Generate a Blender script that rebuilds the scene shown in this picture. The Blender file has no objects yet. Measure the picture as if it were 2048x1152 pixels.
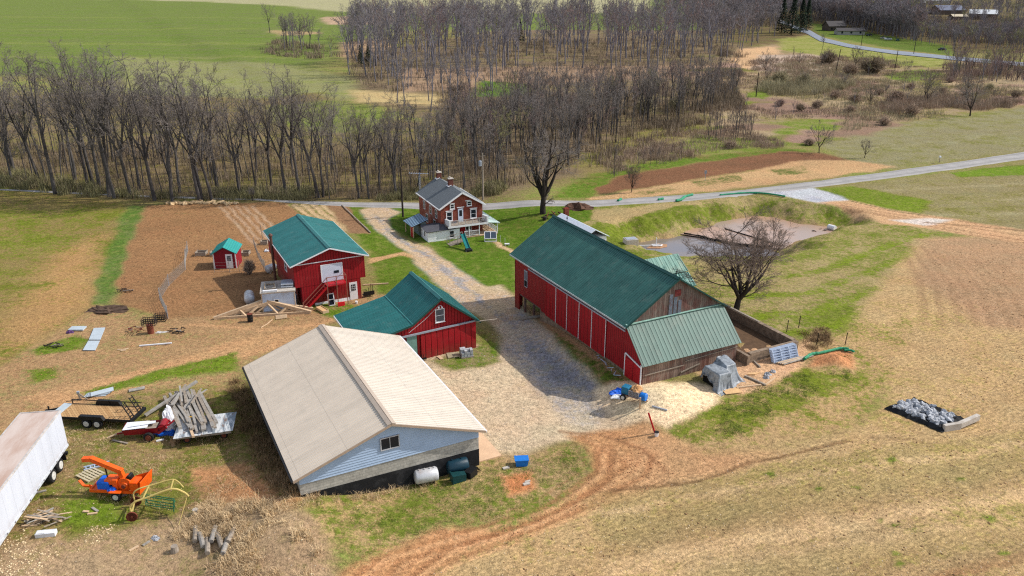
import bpy, math, random
import numpy as np
from mathutils import Vector, Matrix
random.seed(7)
C = bpy.context.scene.collection
R = math.radians
# ---------------------------------------------------------------- frame of reference
CAM_H, FOC = 34.0, 1600.0
TH = math.atan(621 / FOC)
CT, ST = math.cos(TH), math.sin(TH)
AX = (-.454, .891); BX = (.891, .454)          # the long and the short axis of the farm buildings
ROT = math.atan2(.454, .891)

def W(b, a): return (AX[0]*a + BX[0]*b, AX[1]*a + BX[1]*b)

def S(t, a, b):
    u = np.clip((t - a) / (b - a), 0, 1)
    return u*u*(3 - 2*u)

# value noise
_rng = np.random.RandomState(3)
_LAT = _rng.rand(256, 256)
def vnoise(x, y):
    x = np.asarray(x, float); y = np.asarray(y, float)
    xi = np.floor(x).astype(int); yi = np.floor(y).astype(int)
    fx = x - xi; fy = y - yi
    fx = fx*fx*(3-2*fx); fy = fy*fy*(3-2*fy)
    a = _LAT[xi & 255, yi & 255]; b = _LAT[(xi+1) & 255, yi & 255]
    c = _LAT[xi & 255, (yi+1) & 255]; d = _LAT[(xi+1) & 255, (yi+1) & 255]
    return (a*(1-fx)+b*fx)*(1-fy) + (c*(1-fx)+d*fx)*fy
def fbm(x, y, s, o=4):
    v = 0; amp = .5; t = 0
    for i in range(o):
        v = v + amp*vnoise(np.asarray(x)*s + 17*i, np.asarray(y)*s + 31*i); t += amp; amp *= .5; s *= 2.1
    return v/t

def sdf(x, y, poly):
    """signed distance to a polygon (negative inside), metres"""
    x = np.asarray(x, float); y = np.asarray(y, float)
    d = np.full(x.shape, 1e9); ins = np.zeros(x.shape, bool)
    n = len(poly)
    for i in range(n):
        x0, y0 = poly[i]; x1, y1 = poly[(i+1) % n]
        ex, ey = x1-x0, y1-y0
        wx, wy = x-x0, y-y0
        t = np.clip((wx*ex + wy*ey) / (ex*ex + ey*ey + 1e-9), 0, 1)
        d = np.minimum(d, (wx-ex*t)**2 + (wy-ey*t)**2)
        c = (y0 > y) != (y1 > y)
        xs = x0 + (y - y0) * ex / (ey if abs(ey) > 1e-9 else 1e-9)
        ins ^= c & (x < xs)
    d = np.sqrt(d)
    return np.where(ins, -d, d)
def sdl(x, y, line):
    d = np.full(np.shape(x), 1e9)
    for (x0, y0), (x1, y1) in zip(line[:-1], line[1:]):
        ex, ey = x1-x0, y1-y0
        t = np.clip(((x-x0)*ex + (y-y0)*ey) / (ex*ex + ey*ey + 1e-9), 0, 1)
        d = np.minimum(d, (x-x0-ex*t)**2 + (y-y0-ey*t)**2)
    return np.sqrt(d)

# rays from the place the photograph was taken (used only to survey ground points)
def rayz(px, py, z):
    u = (px-1024)/FOC; v = (py-576)/FOC
    rx, ry, rz = u, CT - v*ST, -ST - v*CT
    t = (z - CAM_H)/rz
    return rx*t, ry*t
PONDZ, PONDZ2 = -3.1, -2.9
POND1 = [rayz(*p, PONDZ) for p in ((1268,488),(1330,478),(1395,472),(1440,486),(1545,498),(1560,515),(1490,530),(1400,534),(1340,522),(1300,502))]
POND2 = [rayz(*p, PONDZ2) for p in ((1388,466),(1450,448),(1510,434),(1560,440),(1600,450),(1668,455),(1650,466),(1600,478),(1568,492),(1500,484),(1430,472))]
def terrain(x, y):
    x = np.asarray(x, float); y = np.asarray(y, float)
    a = AX[0]*x + AX[1]*y; b = BX[0]*x + BX[1]*y
    h = -1.8*S(y, 78, 112)
    kf = S(a, 41, 49); h = h + 1.2*(kf*S(b, 32.5, 37.0) + (1-kf)*S(b, 24, 47))*(1 - S(a, 60, 71)*(1 - S(b, 50, 62)))
    h = h + 1.55*np.exp(-(((b-6.6)/4.5)**2 + ((a-46.5)/7)**2))
    h = h + .5*S(-x, 20, 30)*(1-S(y, 60, 80))
    # berm north of the ponds, pond basins
    for P, z in ((POND1, PONDZ), (POND2, PONDZ2)):
        cx = sum(p[0] for p in P)/len(P); cy = sum(p[1] for p in P)/len(P)
        near = (abs(x-cx) < 40) & (abs(y-cy) < 40)
        if np.ndim(x) == 0:
            if near:
                d = float(sdf(x, y, P)) + (float(fbm(x, y, .28, 3))-.5)*3.2; k = S(d, -.5, 5.5); h = (z-.25)*(1-k) + h*k
        elif near.any():
            d = sdf(x[near], y[near], P) + (fbm(x[near], y[near], .28, 3)-.5)*3.2; k = S(d, -.5, 5.5)
            hh = h[near]; h = h.copy(); h[near] = (z-.25)*(1-k) + hh*k
    far = S(np.hypot(x, y), 170, 600)
    h = h + far*7*(fbm(x, y, .004, 3)-.5) + (fbm(x, y, .16, 3)-.5)*.22
    return h
def G(px, py, dz=0.0):
    z = 0.0
    for _ in range(14):
        x, y = rayz(px, py, z + dz)
        z = .5*z + .5*float(terrain(x, y))
    x, y = rayz(px, py, z + dz)
    return x, y, z
def GL(*pts): return [G(px, py)[:2] for px, py in pts]

# ---------------------------------------------------------------- mesh collector
class MB:
    def __init__(s): s.v = []; s.f = []; s.m = []; s.mi = 0; s.sm = False
    def add(s, vs, fs):
        o = len(s.v); s.v += [tuple(p) for p in vs]
        for f in fs: s.f.append(tuple(i+o for i in f)); s.m.append(s.mi)
        return s
    def box(s, x0, x1, y0, y1, z0, z1):
        return s.add([(x0,y0,z0),(x1,y0,z0),(x1,y1,z0),(x0,y1,z0),(x0,y0,z1),(x1,y0,z1),(x1,y1,z1),(x0,y1,z1)],
            [(3,2,1,0),(4,5,6,7),(0,1,5,4),(1,2,6,5),(2,3,7,6),(3,0,4,7)])
    def quad(s, a, b, c, d): return s.add([a,b,c,d], [(0,1,2,3)])
    def slab(s, a, b, c, d, t):
        """thick sheet: quad a b c d (ccw from above) with thickness t downward along its normal"""
        A,B_,Cc,D = map(Vector, (a,b,c,d)); n = (B_-A).cross(D-A).normalized()*t
        return s.add([A,B_,Cc,D,A-n,B_-n,Cc-n,D-n], [(0,1,2,3),(7,6,5,4),(0,4,5,1),(1,5,6,2),(2,6,7,3),(3,7,4,0)])
    def bar(s, p, q, w, h=None, up=(0,0,1)):
        """rectangular bar from p to q"""
        h = h or w; p = Vector(p); q = Vector(q); d = (q-p).normalized(); u = Vector(up)
        if abs(d.dot(u)) > .98: u = Vector((1,0,0))
        sx = d.cross(u).normalized()*w/2; sy = sx.cross(d).normalized()*h/2
        return s.add([p-sx-sy,p+sx-sy,p+sx+sy,p-sx+sy,q-sx-sy,q+sx-sy,q+sx+sy,q-sx+sy],
            [(3,2,1,0),(4,5,6,7),(0,1,5,4),(1,2,6,5),(2,3,7,6),(3,0,4,7)])
    def tube(s, pts, r, n=8, cap=True):
        pts = [Vector(p) for p in pts]; rs = r if isinstance(r, (list, tuple)) else [r]*len(pts)
        vs = []; fs = []
        for i, p in enumerate(pts):
            d = (pts[min(i+1, len(pts)-1)] - pts[max(i-1, 0)]).normalized()
            u = Vector((0,0,1)) if abs(d.z) < .95 else Vector((1,0,0))
            sx = d.cross(u).normalized(); sy = sx.cross(d).normalized()
            for k in range(n):
                t = 2*math.pi*k/n; vs.append(p + sx*math.cos(t)*rs[i] + sy*math.sin(t)*rs[i])
        for i in range(len(pts)-1):
            for k in range(n):
                k2 = (k+1) % n; fs.append((i*n+k, i*n+k2, (i+1)*n+k2, (i+1)*n+k))
        if cap: fs.append(tuple(range(n))[::-1]); fs.append(tuple((len(pts)-1)*n+k for k in range(n)))
        return s.add(vs, fs)
    def lathe(s, prof, cx=0, cy=0, cz=0, n=20, axis='z'):
        vs = []; fs = []
        for r, h in prof:
            for k in range(n):
                t = 2*math.pi*k/n; c, q = r*math.cos(t), r*math.sin(t)
                vs.append({'z': (cx+c, cy+q, cz+h), 'x': (cx+h, cy+c, cz+q), 'y': (cx+c, cy+h, cz+q)}[axis])
        for i in range(len(prof)-1):
            for k in range(n):
                k2 = (k+1) % n; fs.append((i*n+k, i*n+k2, (i+1)*n+k2, (i+1)*n+k))
        fs.append(tuple(range(n))[::-1]); fs.append(tuple((len(prof)-1)*n+k for k in range(n)))
        return s.add(vs, fs)
    def prism(s, poly, z0, z1):
        n = len(poly); vs = [(x,y,z0) for x,y in poly] + [(x,y,z1) for x,y in poly]
        return s.add(vs, [tuple(range(n))[::-1], tuple(range(n, 2*n))] + [(i,(i+1)%n,(i+1)%n+n,i+n) for i in range(n)])
    def wallx(s, x0, x1, y, prof_z, t=.12):
        """wall in a plane y=const, polygon (x,z) list prof_z, thickness t towards +y"""
        n = len(prof_z); vs = [(x,y,z) for x,z in prof_z] + [(x,y+t,z) for x,z in prof_z]
        return s.add(vs, [tuple(range(n)), tuple(range(n,2*n))[::-1]] + [((i+1)%n,i,i+n,(i+1)%n+n) for i in range(n)])
    def wally(s, x, prof, t=.12):
        n = len(prof); vs = [(x,y,z) for y,z in prof] + [(x+t,y,z) for y,z in prof]
        return s.add(vs, [tuple(range(n)), tuple(range(n,2*n))[::-1]] + [((i+1)%n,i,i+n,(i+1)%n+n) for i in range(n)])
    def blob(s, cx, cy, cz, rx, ry, rz, rough=.2, n=10, m=7, half=False, rnd=random):
        vs = []; fs = []; seed = rnd.random()*50
        for i in range(m+1):
            ph = math.pi*i/m*(.5 if half else 1)
            for k in range(n):
                t = 2*math.pi*k/n
                q = 1 + rough*2*(float(vnoise(seed+math.cos(t)*1.7+3, math.sin(t)*1.7+ph*1.5))-.5) + rough*(rnd.random()-.5)*.5
                vs.append((cx+rx*q*math.sin(ph)*math.cos(t), cy+ry*q*math.sin(ph)*math.sin(t), cz+rz*q*math.cos(ph)))
        for i in range(m):
            for k in range(n):
                k2 = (k+1) % n; fs.append((i*n+k, (i+1)*n+k, (i+1)*n+k2, i*n+k2))
        return s.add(vs, fs)
    def build(s, name, mat, parent=None, loc=None, rot=None, smooth=False, bevel=0):
        me = bpy.data.meshes.new(name); me.from_pydata(s.v, [], s.f)
        ms = mat if isinstance(mat, (list, tuple)) else [mat]
        for m in ms: me.materials.append(m)
        if len(ms) > 1: me.polygons.foreach_set('material_index', s.m)
        if smooth: me.polygons.foreach_set('use_smooth', [True]*len(s.f))
        me.validate(); me.update()
        o = bpy.data.objects.new(name, me); C.objects.link(o)
        if parent: o.parent = parent
        if loc: o.location = loc
        if rot is not None: o.rotation_euler = (0,0,rot) if not isinstance(rot, (tuple, list)) else rot
        if bevel:
            b = o.modifiers.new('bevel', 'BEVEL'); b.width = bevel; b.segments = 2; b.limit_method = 'ANGLE'
        return o

def tag(o, label=None, cat=None, group=None, kind=None):
    if label: o['label'] = label
    if cat: o['category'] = cat
    if group: o['group'] = group
    if kind: o['kind'] = kind
    return o
def thing(name, label, cat, loc=(0,0,0), rot=0, group=None):
    o = bpy.data.objects.new(name, None); C.objects.link(o); o.location = loc
    o.rotation_euler = (0,0,rot) if not isinstance(rot, (tuple, list)) else rot
    o.empty_display_size = .3
    return tag(o, label, cat, group)
def dup(root, loc, rot=0, scale=1, label=None, group=None):
    r = root.copy(); C.objects.link(r); r.location = loc; r.rotation_euler = (0,0,rot) if not isinstance(rot, (tuple, list)) else rot
    r.scale = (scale,)*3 if not isinstance(scale, (tuple, list)) else scale
    if label: r['label'] = label
    if group: r['group'] = group
    for ch in list(root.children):
        c = ch.copy(); C.objects.link(c); c.parent = r
        for g in list(ch.children):
            d = g.copy(); C.objects.link(d); d.parent = c
    return r

# ---------------------------------------------------------------- materials
def lin(rgb): return tuple(((c/255)/12.92 if c/255 <= .04045 else ((c/255+.055)/1.055)**2.4) for c in rgb)
class NT:
    def __init__(s, name):
        s.m = bpy.data.materials.new(name); s.m.use_nodes = True; s.t = s.m.node_tree
        s.b = s.t.nodes['Principled BSDF']
    def n(s, typ, **kw):
        x = s.t.nodes.new(typ)
        for k, v in kw.items():
            if k.startswith('i_'): x.inputs[k[2:]].default_value = v
            else: setattr(x, k, v)
        return x
    def l(s, a, b): s.t.links.new(a, b)
    def math(s, op, a, b=None, c=None):
        x = s.n('ShaderNodeMath', operation=op)
        for i, v in enumerate((a, b, c)):
            if v is None: continue
            if isinstance(v, (int, float)): x.inputs[i].default_value = v
            else: s.l(v, x.inputs[i])
        return x.outputs[0]
    def noise(s, scale, detail=4, rough=.55, vec=None, dim='3D'):
        x = s.n('ShaderNodeTexNoise'); x.inputs['Scale'].default_value = scale
        x.inputs['Detail'].default_value = detail; x.inputs['Roughness'].default_value = rough
        if vec is not None: s.l(vec, x.inputs['Vector'])
        return x.outputs['Fac']
    def obj(s): return s.n('ShaderNodeTexCoord').outputs['Object']
    def geo(s): return s.n('ShaderNodeNewGeometry').outputs['Position']
    def map(s, vec, sc=(1,1,1), rot=(0,0,0)):
        x = s.n('ShaderNodeMapping'); x.inputs['Scale'].default_value = sc; x.inputs['Rotation'].default_value = rot
        s.l(vec, x.inputs['Vector']); return x.outputs[0]
    def sep(s, vec):
        x = s.n('ShaderNodeSeparateXYZ'); s.l(vec, x.inputs[0]); return x.outputs
    def mix(s, f, a, b, mode='MIX'):
        x = s.n('ShaderNodeMix', data_type='RGBA', blend_type=mode)
        for sock, v in ((x.inputs[0], f), (x.inputs[6], a), (x.inputs[7], b)):
            if isinstance(v, (int, float)): sock.default_value = v
            elif isinstance(v, tuple): sock.default_value = (*v[:3], 1)
            else: s.l(v, sock)
        return x.outputs[2]
    def rng(s, v, a, b, c, d, smooth=False):
        x = s.n('ShaderNodeMapRange'); x.interpolation_type = 'SMOOTHSTEP' if smooth else 'LINEAR'
        s.l(v, x.inputs[0])
        for i, q in enumerate((a,b,c,d)): x.inputs[i+1].default_value = q
        return x.outputs[0]
    def mulv(s, col, f):
        """multiply a colour by a value"""
        x = s.n('ShaderNodeVectorMath', operation='SCALE')
        if isinstance(col, tuple): x.inputs[0].default_value = col[:3]
        else: s.l(col, x.inputs[0])
        s.l(f, x.inputs[3]); return x.outputs[0]
    def out(s, col, rough=.8, metal=0, bump=None, bd=.02, spec=.3):
        if isinstance(col, tuple): s.b.inputs['Base Color'].default_value = (*col[:3], 1)
        else: s.l(col, s.b.inputs['Base Color'])
        if isinstance(rough, (int, float)): s.b.inputs['Roughness'].default_value = rough
        else: s.l(rough, s.b.inputs['Roughness'])
        s.b.inputs['Metallic'].default_value = metal
        s.b.inputs['Specular IOR Level'].default_value = spec
        if bump is not None:
            x = s.n('ShaderNodeBump'); x.inputs['Distance'].default_value = bd; x.inputs['Strength'].default_value = 1
            s.l(bump, x.inputs['Height']); s.l(x.outputs[0], s.b.inputs['Normal'])
        return s.m
def M_plain(name, rgb, rough=.7, var=.25, scale=3, metal=0, dirt=None, dscale=1.2, damt=.5, spec=.3):
    t = NT(name); v = t.obj(); c = lin(rgb)
    n = t.noise(scale, 5, .6, v); n2 = t.noise(scale*9, 3, .6, v)
    f = t.math('ADD', t.rng(n, .3, .7, 1-var, 1+var), t.rng(n2, .3, .7, -var*.4, var*.4))
    col = t.mulv(c, f)
    if dirt:
        m = t.rng(t.noise(dscale, 6, .65, v), .48, .68, 0, damt, True); col = t.mix(m, col, lin(dirt))
    return t.out(col, rough, metal, bump=n2, bd=.01, spec=spec)
def M_metal_roof(name, rgb, axis, var=.12, rough=.45, stain=None, period=.3, ln=.55):
    """painted ribbed sheet: 'axis' is the local axis across the ribs"""
    t = NT(name); v = t.obj(); x = t.sep(v)['XYZ'.index(axis)]; c = lin(rgb)
    pan = t.n('ShaderNodeTexWhiteNoise', noise_dimensions='1D'); t.l(t.math('FLOOR', t.math('MULTIPLY', x, 1/.92)), pan.inputs['W'])
    n = t.noise(.7, 5, .6, v)
    sc = (1.5, .15, .15) if axis == 'X' else (.15, 1.5, .15)
    st = t.noise(2.2, 4, .6, t.map(v, sc))
    f = t.math('ADD', t.rng(pan.outputs[0], 0, 1, 1-var*.35, 1+var*.35), t.rng(n, .3, .7, -var*.6, var*.6))
    f = t.math('ADD', f, t.rng(st, .3, .7, -var*.7, var*.7))
    col = t.mulv(c, f)
    w = t.math('ABSOLUTE', t.math('SUBTRACT', t.math('FRACT', t.math('MULTIPLY', x, 1/period)), .5))
    line = t.rng(w, .4, .5, 0, ln, True)
    col = t.mix(line, col, t.mulv(col, t.math('ADD', .45, 0)))
    seam = t.sep(v)['XYZ'.index('X' if axis == 'Y' else 'Y')]; sm_ = t.math('ABSOLUTE', t.math('SUBTRACT', t.math('FRACT', t.math('MULTIPLY', seam, 1/3.3)), .5)); col = t.mix(t.rng(sm_, .488, .5, 0, .22, True), col, (.02,.03,.03))
    col = t.mix(t.rng(t.noise(1.1, 7, .75, t.map(v, (1,1,1))), .52, .75, 0, .22, True), col, lin((150,150,140)))
    if stain: col = t.mix(t.rng(t.noise(.5, 6, .7, v), .5, .7, 0, .5, True), col, lin(stain))
    return t.out(col, rough, 0, bump=w, bd=.02, spec=.4)
def M_batten(name, rgb, per=.3, dark=.5, var=.15, light=False):
    t = NT(name); v = t.obj(); s = t.sep(v); u = t.math('ADD', s[0], s[1]); c = lin(rgb)
    fr = t.math('ABSOLUTE', t.math('SUBTRACT', t.math('FRACT', t.math('MULTIPLY', u, 1/per)), .5))
    n = t.noise(1.2, 5, .6, t.map(v, (1,1,.35))); n2 = t.noise(14, 3, .6, t.map(v, (1,1,.2)))
    f = t.math('ADD', t.rng(n, .3, .7, 1-var, 1+var), t.rng(n2, .3, .7, -var*.5, var*.5))
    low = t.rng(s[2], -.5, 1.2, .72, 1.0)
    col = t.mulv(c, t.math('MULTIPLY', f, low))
    col = t.mix(t.rng(t.noise(.8, 5, .7, t.map(v, (1,1,1))), .5, .72, 0, .35, True), col, lin((150,60,58)))
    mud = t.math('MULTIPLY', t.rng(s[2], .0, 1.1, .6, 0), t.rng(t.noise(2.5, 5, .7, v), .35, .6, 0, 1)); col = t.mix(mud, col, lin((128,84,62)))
    col = t.mix(t.rng(fr, .4, .49, 0, 1-dark, True), col, t.mulv(col, t.math('ADD', .25, 0)))
    return t.out(col, .6, 0, bump=t.rng(fr, .38, .5, 1, 0), bd=.05, spec=.3)
def M_boards(name, rgb1, rgb2, per=.22, red=None):
    t = NT(name); v = t.obj(); s = t.sep(v); u = t.math('ADD', s[0], s[1])
    k = t.math('MULTIPLY', u, 1/per); wn = t.n('ShaderNodeTexWhiteNoise', noise_dimensions='1D'); t.l(t.math('FLOOR', k), wn.inputs['W'])
    fr = t.math('ABSOLUTE', t.math('SUBTRACT', t.math('FRACT', k), .5))
    g = t.noise(5, 5, .7, t.map(v, (2,2,.25))); g2 = t.noise(22, 3, .7, t.map(v, (1,1,.12)))
    col = t.mix(wn.outputs[0], lin(rgb1), lin(rgb2))
    if red: col = t.mix(t.rng(t.noise(.9, 5, .7, t.map(v, (1,1,.6))), .45, .62, 0, .5, True), col, lin(red))
    col = t.mulv(col, t.math('ADD', t.rng(g, .3, .7, .65, 1.3), t.rng(g2, .3, .7, -.2, .2)))
    col = t.mix(t.rng(fr, .43, .5, 0, .95, True), col, (.008,.007,.006))
    return t.out(col, .9, 0, bump=g2, bd=.02, spec=.1)
def M_brick(name, rgb1, rgb2, mortar, sx=4.4, sz=13, patch=None, flip=False):
    t = NT(name); v = t.obj(); s = t.sep(v)
    cb = t.n('ShaderNodeCombineXYZ'); t.l(t.math('ADD', s[0], s[1]), cb.inputs[0]); t.l(s[2], cb.inputs[1])
    br = t.n('ShaderNodeTexBrick'); t.l(cb.outputs[0], br.inputs['Vector'])
    br.inputs['Scale'].default_value = 1; br.inputs['Brick Width'].default_value = 1/sx; br.inputs['Row Height'].default_value = 1/sz
    br.inputs['Mortar Size'].default_value = .12/sz; br.inputs['Color1'].default_value = (*lin(rgb1),1)
    br.inputs['Color2'].default_value = (*lin(rgb2),1); br.inputs['Mortar'].default_value = (*lin(mortar),1)
    n = t.noise(1.5, 6, .65, v); col = t.mulv(br.outputs[0], t.rng(n, .3, .7, .7, 1.25))
    if patch: col = t.mix(t.rng(t.noise(.6, 5, .6, v), .5, .6, 0, .6, True), col, lin(patch))
    return t.out(col, .9, 0, bump=n, bd=.02, spec=.15)
# ================================================================= GROUND
def axis_lines(lo, fine0, fine1, hi, step, growth, maxstep):
    v = list(np.arange(fine0, fine1 + 1e-6, step)); s = step
    while v[-1] < hi: s = min(s*growth, maxstep); v.append(v[-1] + s)
    s = step
    while v[0] > lo: s = min(s*growth, maxstep); v.insert(0, v[0] - s)
    return np.array(v)
gx = axis_lines(-4000, -45, 47, 4000, .27, 1.022, 120)
gy = axis_lines(-400, 37, 118, 5200, .27, 1.02, 120)
GX, GY = np.meshgrid(gx, gy)
vx, vy = GX.ravel(), GY.ravel()
vz = terrain(vx, vy)
NV = len(vx)
_g0 = 0
colA = np.tile(np.array(lin((132,120,76))), (NV,1)); colB = np.tile(np.array(lin((106,120,54))), (NV,1))
cov = np.full(NV, .4); rows = np.zeros(NV); speck = np.full(NV, .3)
dist = np.hypot(vx, vy)
# organic edges: warp the lookup position
wamp = np.clip(dist*.0055, .45, 6)
wx = vx + (fbm(vx, vy, .22, 4)-.5)*2.6*wamp; wy = vy + (fbm(vx+91, vy+40, .22, 4)-.5)*2.6*wamp

def paint(pts, A=None, B=None, cv=None, rw=None, sp=None, feather=.6, hard=False, world=False):
    P = pts if world else GL(*pts)
    xs = [p[0] for p in P]; ys = [p[1] for p in P]; m = feather*2 + 8
    sel = np.where((vx > min(xs)-m) & (vx < max(xs)+m) & (vy > min(ys)-m) & (vy < max(ys)+m))[0]
    if not len(sel): return
    px, py = (vx[sel], vy[sel]) if hard else (wx[sel], wy[sel])
    k = 1 - S(sdf(px, py, P), -feather, feather)
    blend(sel, k, A, B, cv, rw, sp)
def blend(sel, k, A, B, cv, rw, sp):
    k1 = k[:, None]
    if A is not None: colA[sel] = colA[sel]*(1-k1) + np.array(lin(A))*k1
    if B is not None:
        if B[1] > B[0] and B[1] > B[2]+15: B = (B[0]*.93, B[1]*.9, B[2]*.72)      # spring grass leans yellow
        colB[sel] = colB[sel]*(1-k1) + np.array(lin(B))*k1
    if cv is not None: cov[sel] = cov[sel]*(1-k) + cv*k
    if rw is not None: rows[sel] = rows[sel]*(1-k) + rw*k
    if sp is not None: speck[sel] = speck[sel]*(1-k) + sp*k
def stroke(pts, w, A=None, B=None, cv=None, k=1.0, rw=None, dz=0, world=False, soft=.5):
    P = pts if world else GL(*pts)
    xs = [p[0] for p in P]; ys = [p[1] for p in P]; m = w*2 + 1
    sel = np.where((vx > min(xs)-m) & (vx < max(xs)+m) & (vy > min(ys)-m) & (vy < max(ys)+m))[0]
    if not len(sel): return
    jit = (fbm(vx[sel], vy[sel], .5, 3)-.5)*w*.9
    d = sdl(vx[sel]+jit, vy[sel]+jit, P)
    kk = (1 - S(d, w*.5*(1-soft), w*.5*(1+soft)))*k
    blend(sel, kk, A, B, cv, rw, None)
    if dz: vz[sel] += dz*kk
GRS = (98,122,44)
F = 8.0
# ---- far country
paint([(-1400,-30),(1500,-30),(1500,60),(760,60),(640,130),(560,165),(0,150),(-1400,150)], (116,118,76), (98,122,58), .6, feather=14, rw=.5)
paint([(-1400,-40),(1300,-40),(1300,26),(760,28),(640,20),(420,4),(0,-8),(-1400,-16)], (158,152,120), (128,142,86), .3, feather=10)
paint([(640,34),(790,31),(790,48),(652,49)], (168,142,118), cv=.05, feather=4)
paint([(680,84),(770,78),(800,112),(740,135),(680,112)], (158,130,104), cv=.15, feather=3)
paint([(530,60),(640,64),(640,68),(560,72)], (158,136,100), cv=.2, feather=3)
paint([(230,112),(560,128),(740,160),(720,200),(250,195)], (134,132,92), (112,128,66), .35, feather=6)
paint([(-700,190),(0,185),(500,196),(640,185),(700,230),(900,250),(900,400),(640,402),(300,405),(120,388),(0,372),(-700,330)], (122,104,78), (104,106,60), .42, feather=3, sp=.1)
paint([(540,210),(680,200),(780,230),(760,262),(620,262),(540,240)], (128,126,80), (102,124,56), .5, feather=3)
paint([(360,345),(560,340),(640,360),(600,380),(420,375)], (122,108,74), cv=.45, feather=2)
paint([(700,112),(1000,60),(1420,60),(1520,100),(1440,160),(1480,220),(1300,290),(1180,345),(1000,402),(880,402),(880,250),(720,200)], (120,102,82), (100,104,62), .34, feather=4, sp=.1)
paint([(800,138),(1000,133),(1440,130),(1440,152),(1000,172),(800,185)], (150,124,102), cv=.2, feather=3)
paint([(960,162),(1055,168),(1050,190),(940,195)], (120,120,60), (84,124,44), .75, feather=2)
paint([(700,180),(900,190),(870,212),(720,205)], (178,156,112), cv=.2, feather=3)
paint([(1380,0),(2600,-10),(2600,110),(1900,105),(1640,70),(1500,95),(1400,70)], (104,86,64), (86,98,48), .4, feather=8)
paint([(1440,110),(1540,88),(1900,112),(2100,140),(2600,170),(2600,215),(2050,213),(1760,250),(1640,290),(1480,285),(1330,295),(1450,222)], (150,128,104), (114,116,62), .4, feather=3, sp=.5)
paint([(1430,150),(1480,98),(1550,92),(1560,108),(1500,140),(1440,170)], (188,154,118), cv=.08, feather=2)
paint([(1470,188),(1600,202),(1650,228),(1500,236)], (138,112,98), cv=.25, feather=2)
paint([(1520,110),(1660,108),(1700,130),(1600,150),(1500,140)], (170,150,134), cv=.1, feather=2)
paint([(1330,305),(1430,252),(1560,243),(1650,238),(1770,248),(1700,284),(1560,297),(1420,308)], (140,132,84), (104,128,48), .6, feather=2)
paint([(1560,78),(1630,70),(1720,98),(1890,116),(1905,135),(1770,130),(1650,112),(1560,100)], (150,144,88), (112,128,54), .5, feather=2)
paint([(1760,150),(1850,138),(1890,150),(1800,168)], B=(100,128,46), cv=.75, feather=2)
paint([(1470,200),(1520,175),(1560,160),(1570,172),(1530,198),(1480,212)], B=(104,130,46), cv=.8, feather=1.5)
paint([(1720,260),(1790,212),(1800,214),(1740,264)], B=(104,130,46), cv=.85, feather=1)
paint([(1620,45),(1720,62),(1900,92),(1910,112),(1780,96),(1640,72)], (110,108,60), (80,108,40), .7, feather=3)
paint([(1630,290),(1760,252),(2048,216),(2700,180),(2700,265),(2048,302),(1780,337),(1690,318)], (136,128,98), (112,116,70), .42, feather=1.5, rw=.4, sp=.3)
paint([(1150,335),(1210,285),(1330,250),(1450,222),(1350,285),(1240,325),(1180,350)], (132,116,78), (106,114,54), .42, feather=2)
paint([(1100,395),(1180,350),(1300,322),(1560,296),(1620,302),(1400,325),(1230,356),(1190,395)], (120,108,60), (88,118,42), .6, feather=1)
paint([(1190,380),(1240,352),(1400,326),(1560,303),(1640,306),(1690,318),(1500,342),(1330,369),(1200,388)], (118,84,62), cv=0, rw=.8, feather=.6)
paint([(1176,396),(1330,369),(1500,344),(1600,320),(1700,319),(1792,333),(1700,349),(1500,374),(1330,391),(1180,400)], (178,144,106), (96,108,62), .1, feather=.6, rw=.3)
for q in (((1380,362),(1480,350),(1500,362),(1400,375)), ((1540,340),(1610,330),(1620,346),(1560,352)), ((1260,385),(1340,372),(1360,382),(1280,391))):
    paint(q, cv=.5, B=(94,104,62), feather=.8)
# ---- road verge and the right-hand fields
paint([(1600,385),(2048,325),(2800,240),(2800,520),(2048,475),(1900,440),(1700,400)], (138,126,92), (108,110,58), .36, feather=1.2, rw=.3)
paint([(1615,378),(1700,372),(1860,402),(1840,424),(1700,404)], (132,132,64), (108,130,42), .8, feather=.8)
paint([(1890,345),(2048,330),(2300,318),(2048,351),(1920,354)], B=(104,134,38), cv=.85, feather=.6)
paint([(1040,415),(1180,408),(1350,398),(1560,390),(1680,425),(1880,452),(1870,600),(1760,720),(1560,660),(1400,640),(1180,470),(1060,470)], (160,140,100), (104,120,46), .5, feather=1)
paint([(1180,424),(1330,410),(1400,406),(1420,420),(1250,452),(1190,446)], cv=.08, feather=1.2)
paint([(1230,452),(1360,410),(1580,396),(1600,404),(1560,415),(1400,436),(1290,478),(1250,476)], cv=.8, feather=1)
paint([(1190,440),(1250,470),(1250,500),(1310,520),(1240,510),(1180,460)], cv=.85, feather=1)
for y0 in (0, 38, 80, 120, 165):
    stroke([(1500,560+y0*.9),(1620,548+y0),(1720,512+y0),(1800,482+y0),(1850,470+y0*.9)], 1.6, cv=.66+.001*y0, B=(112,132,40), k=.9)
paint([(1560,630),(1700,600),(1780,640),(1740,700),(1600,665)], cv=.62, feather=1.5)
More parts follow.
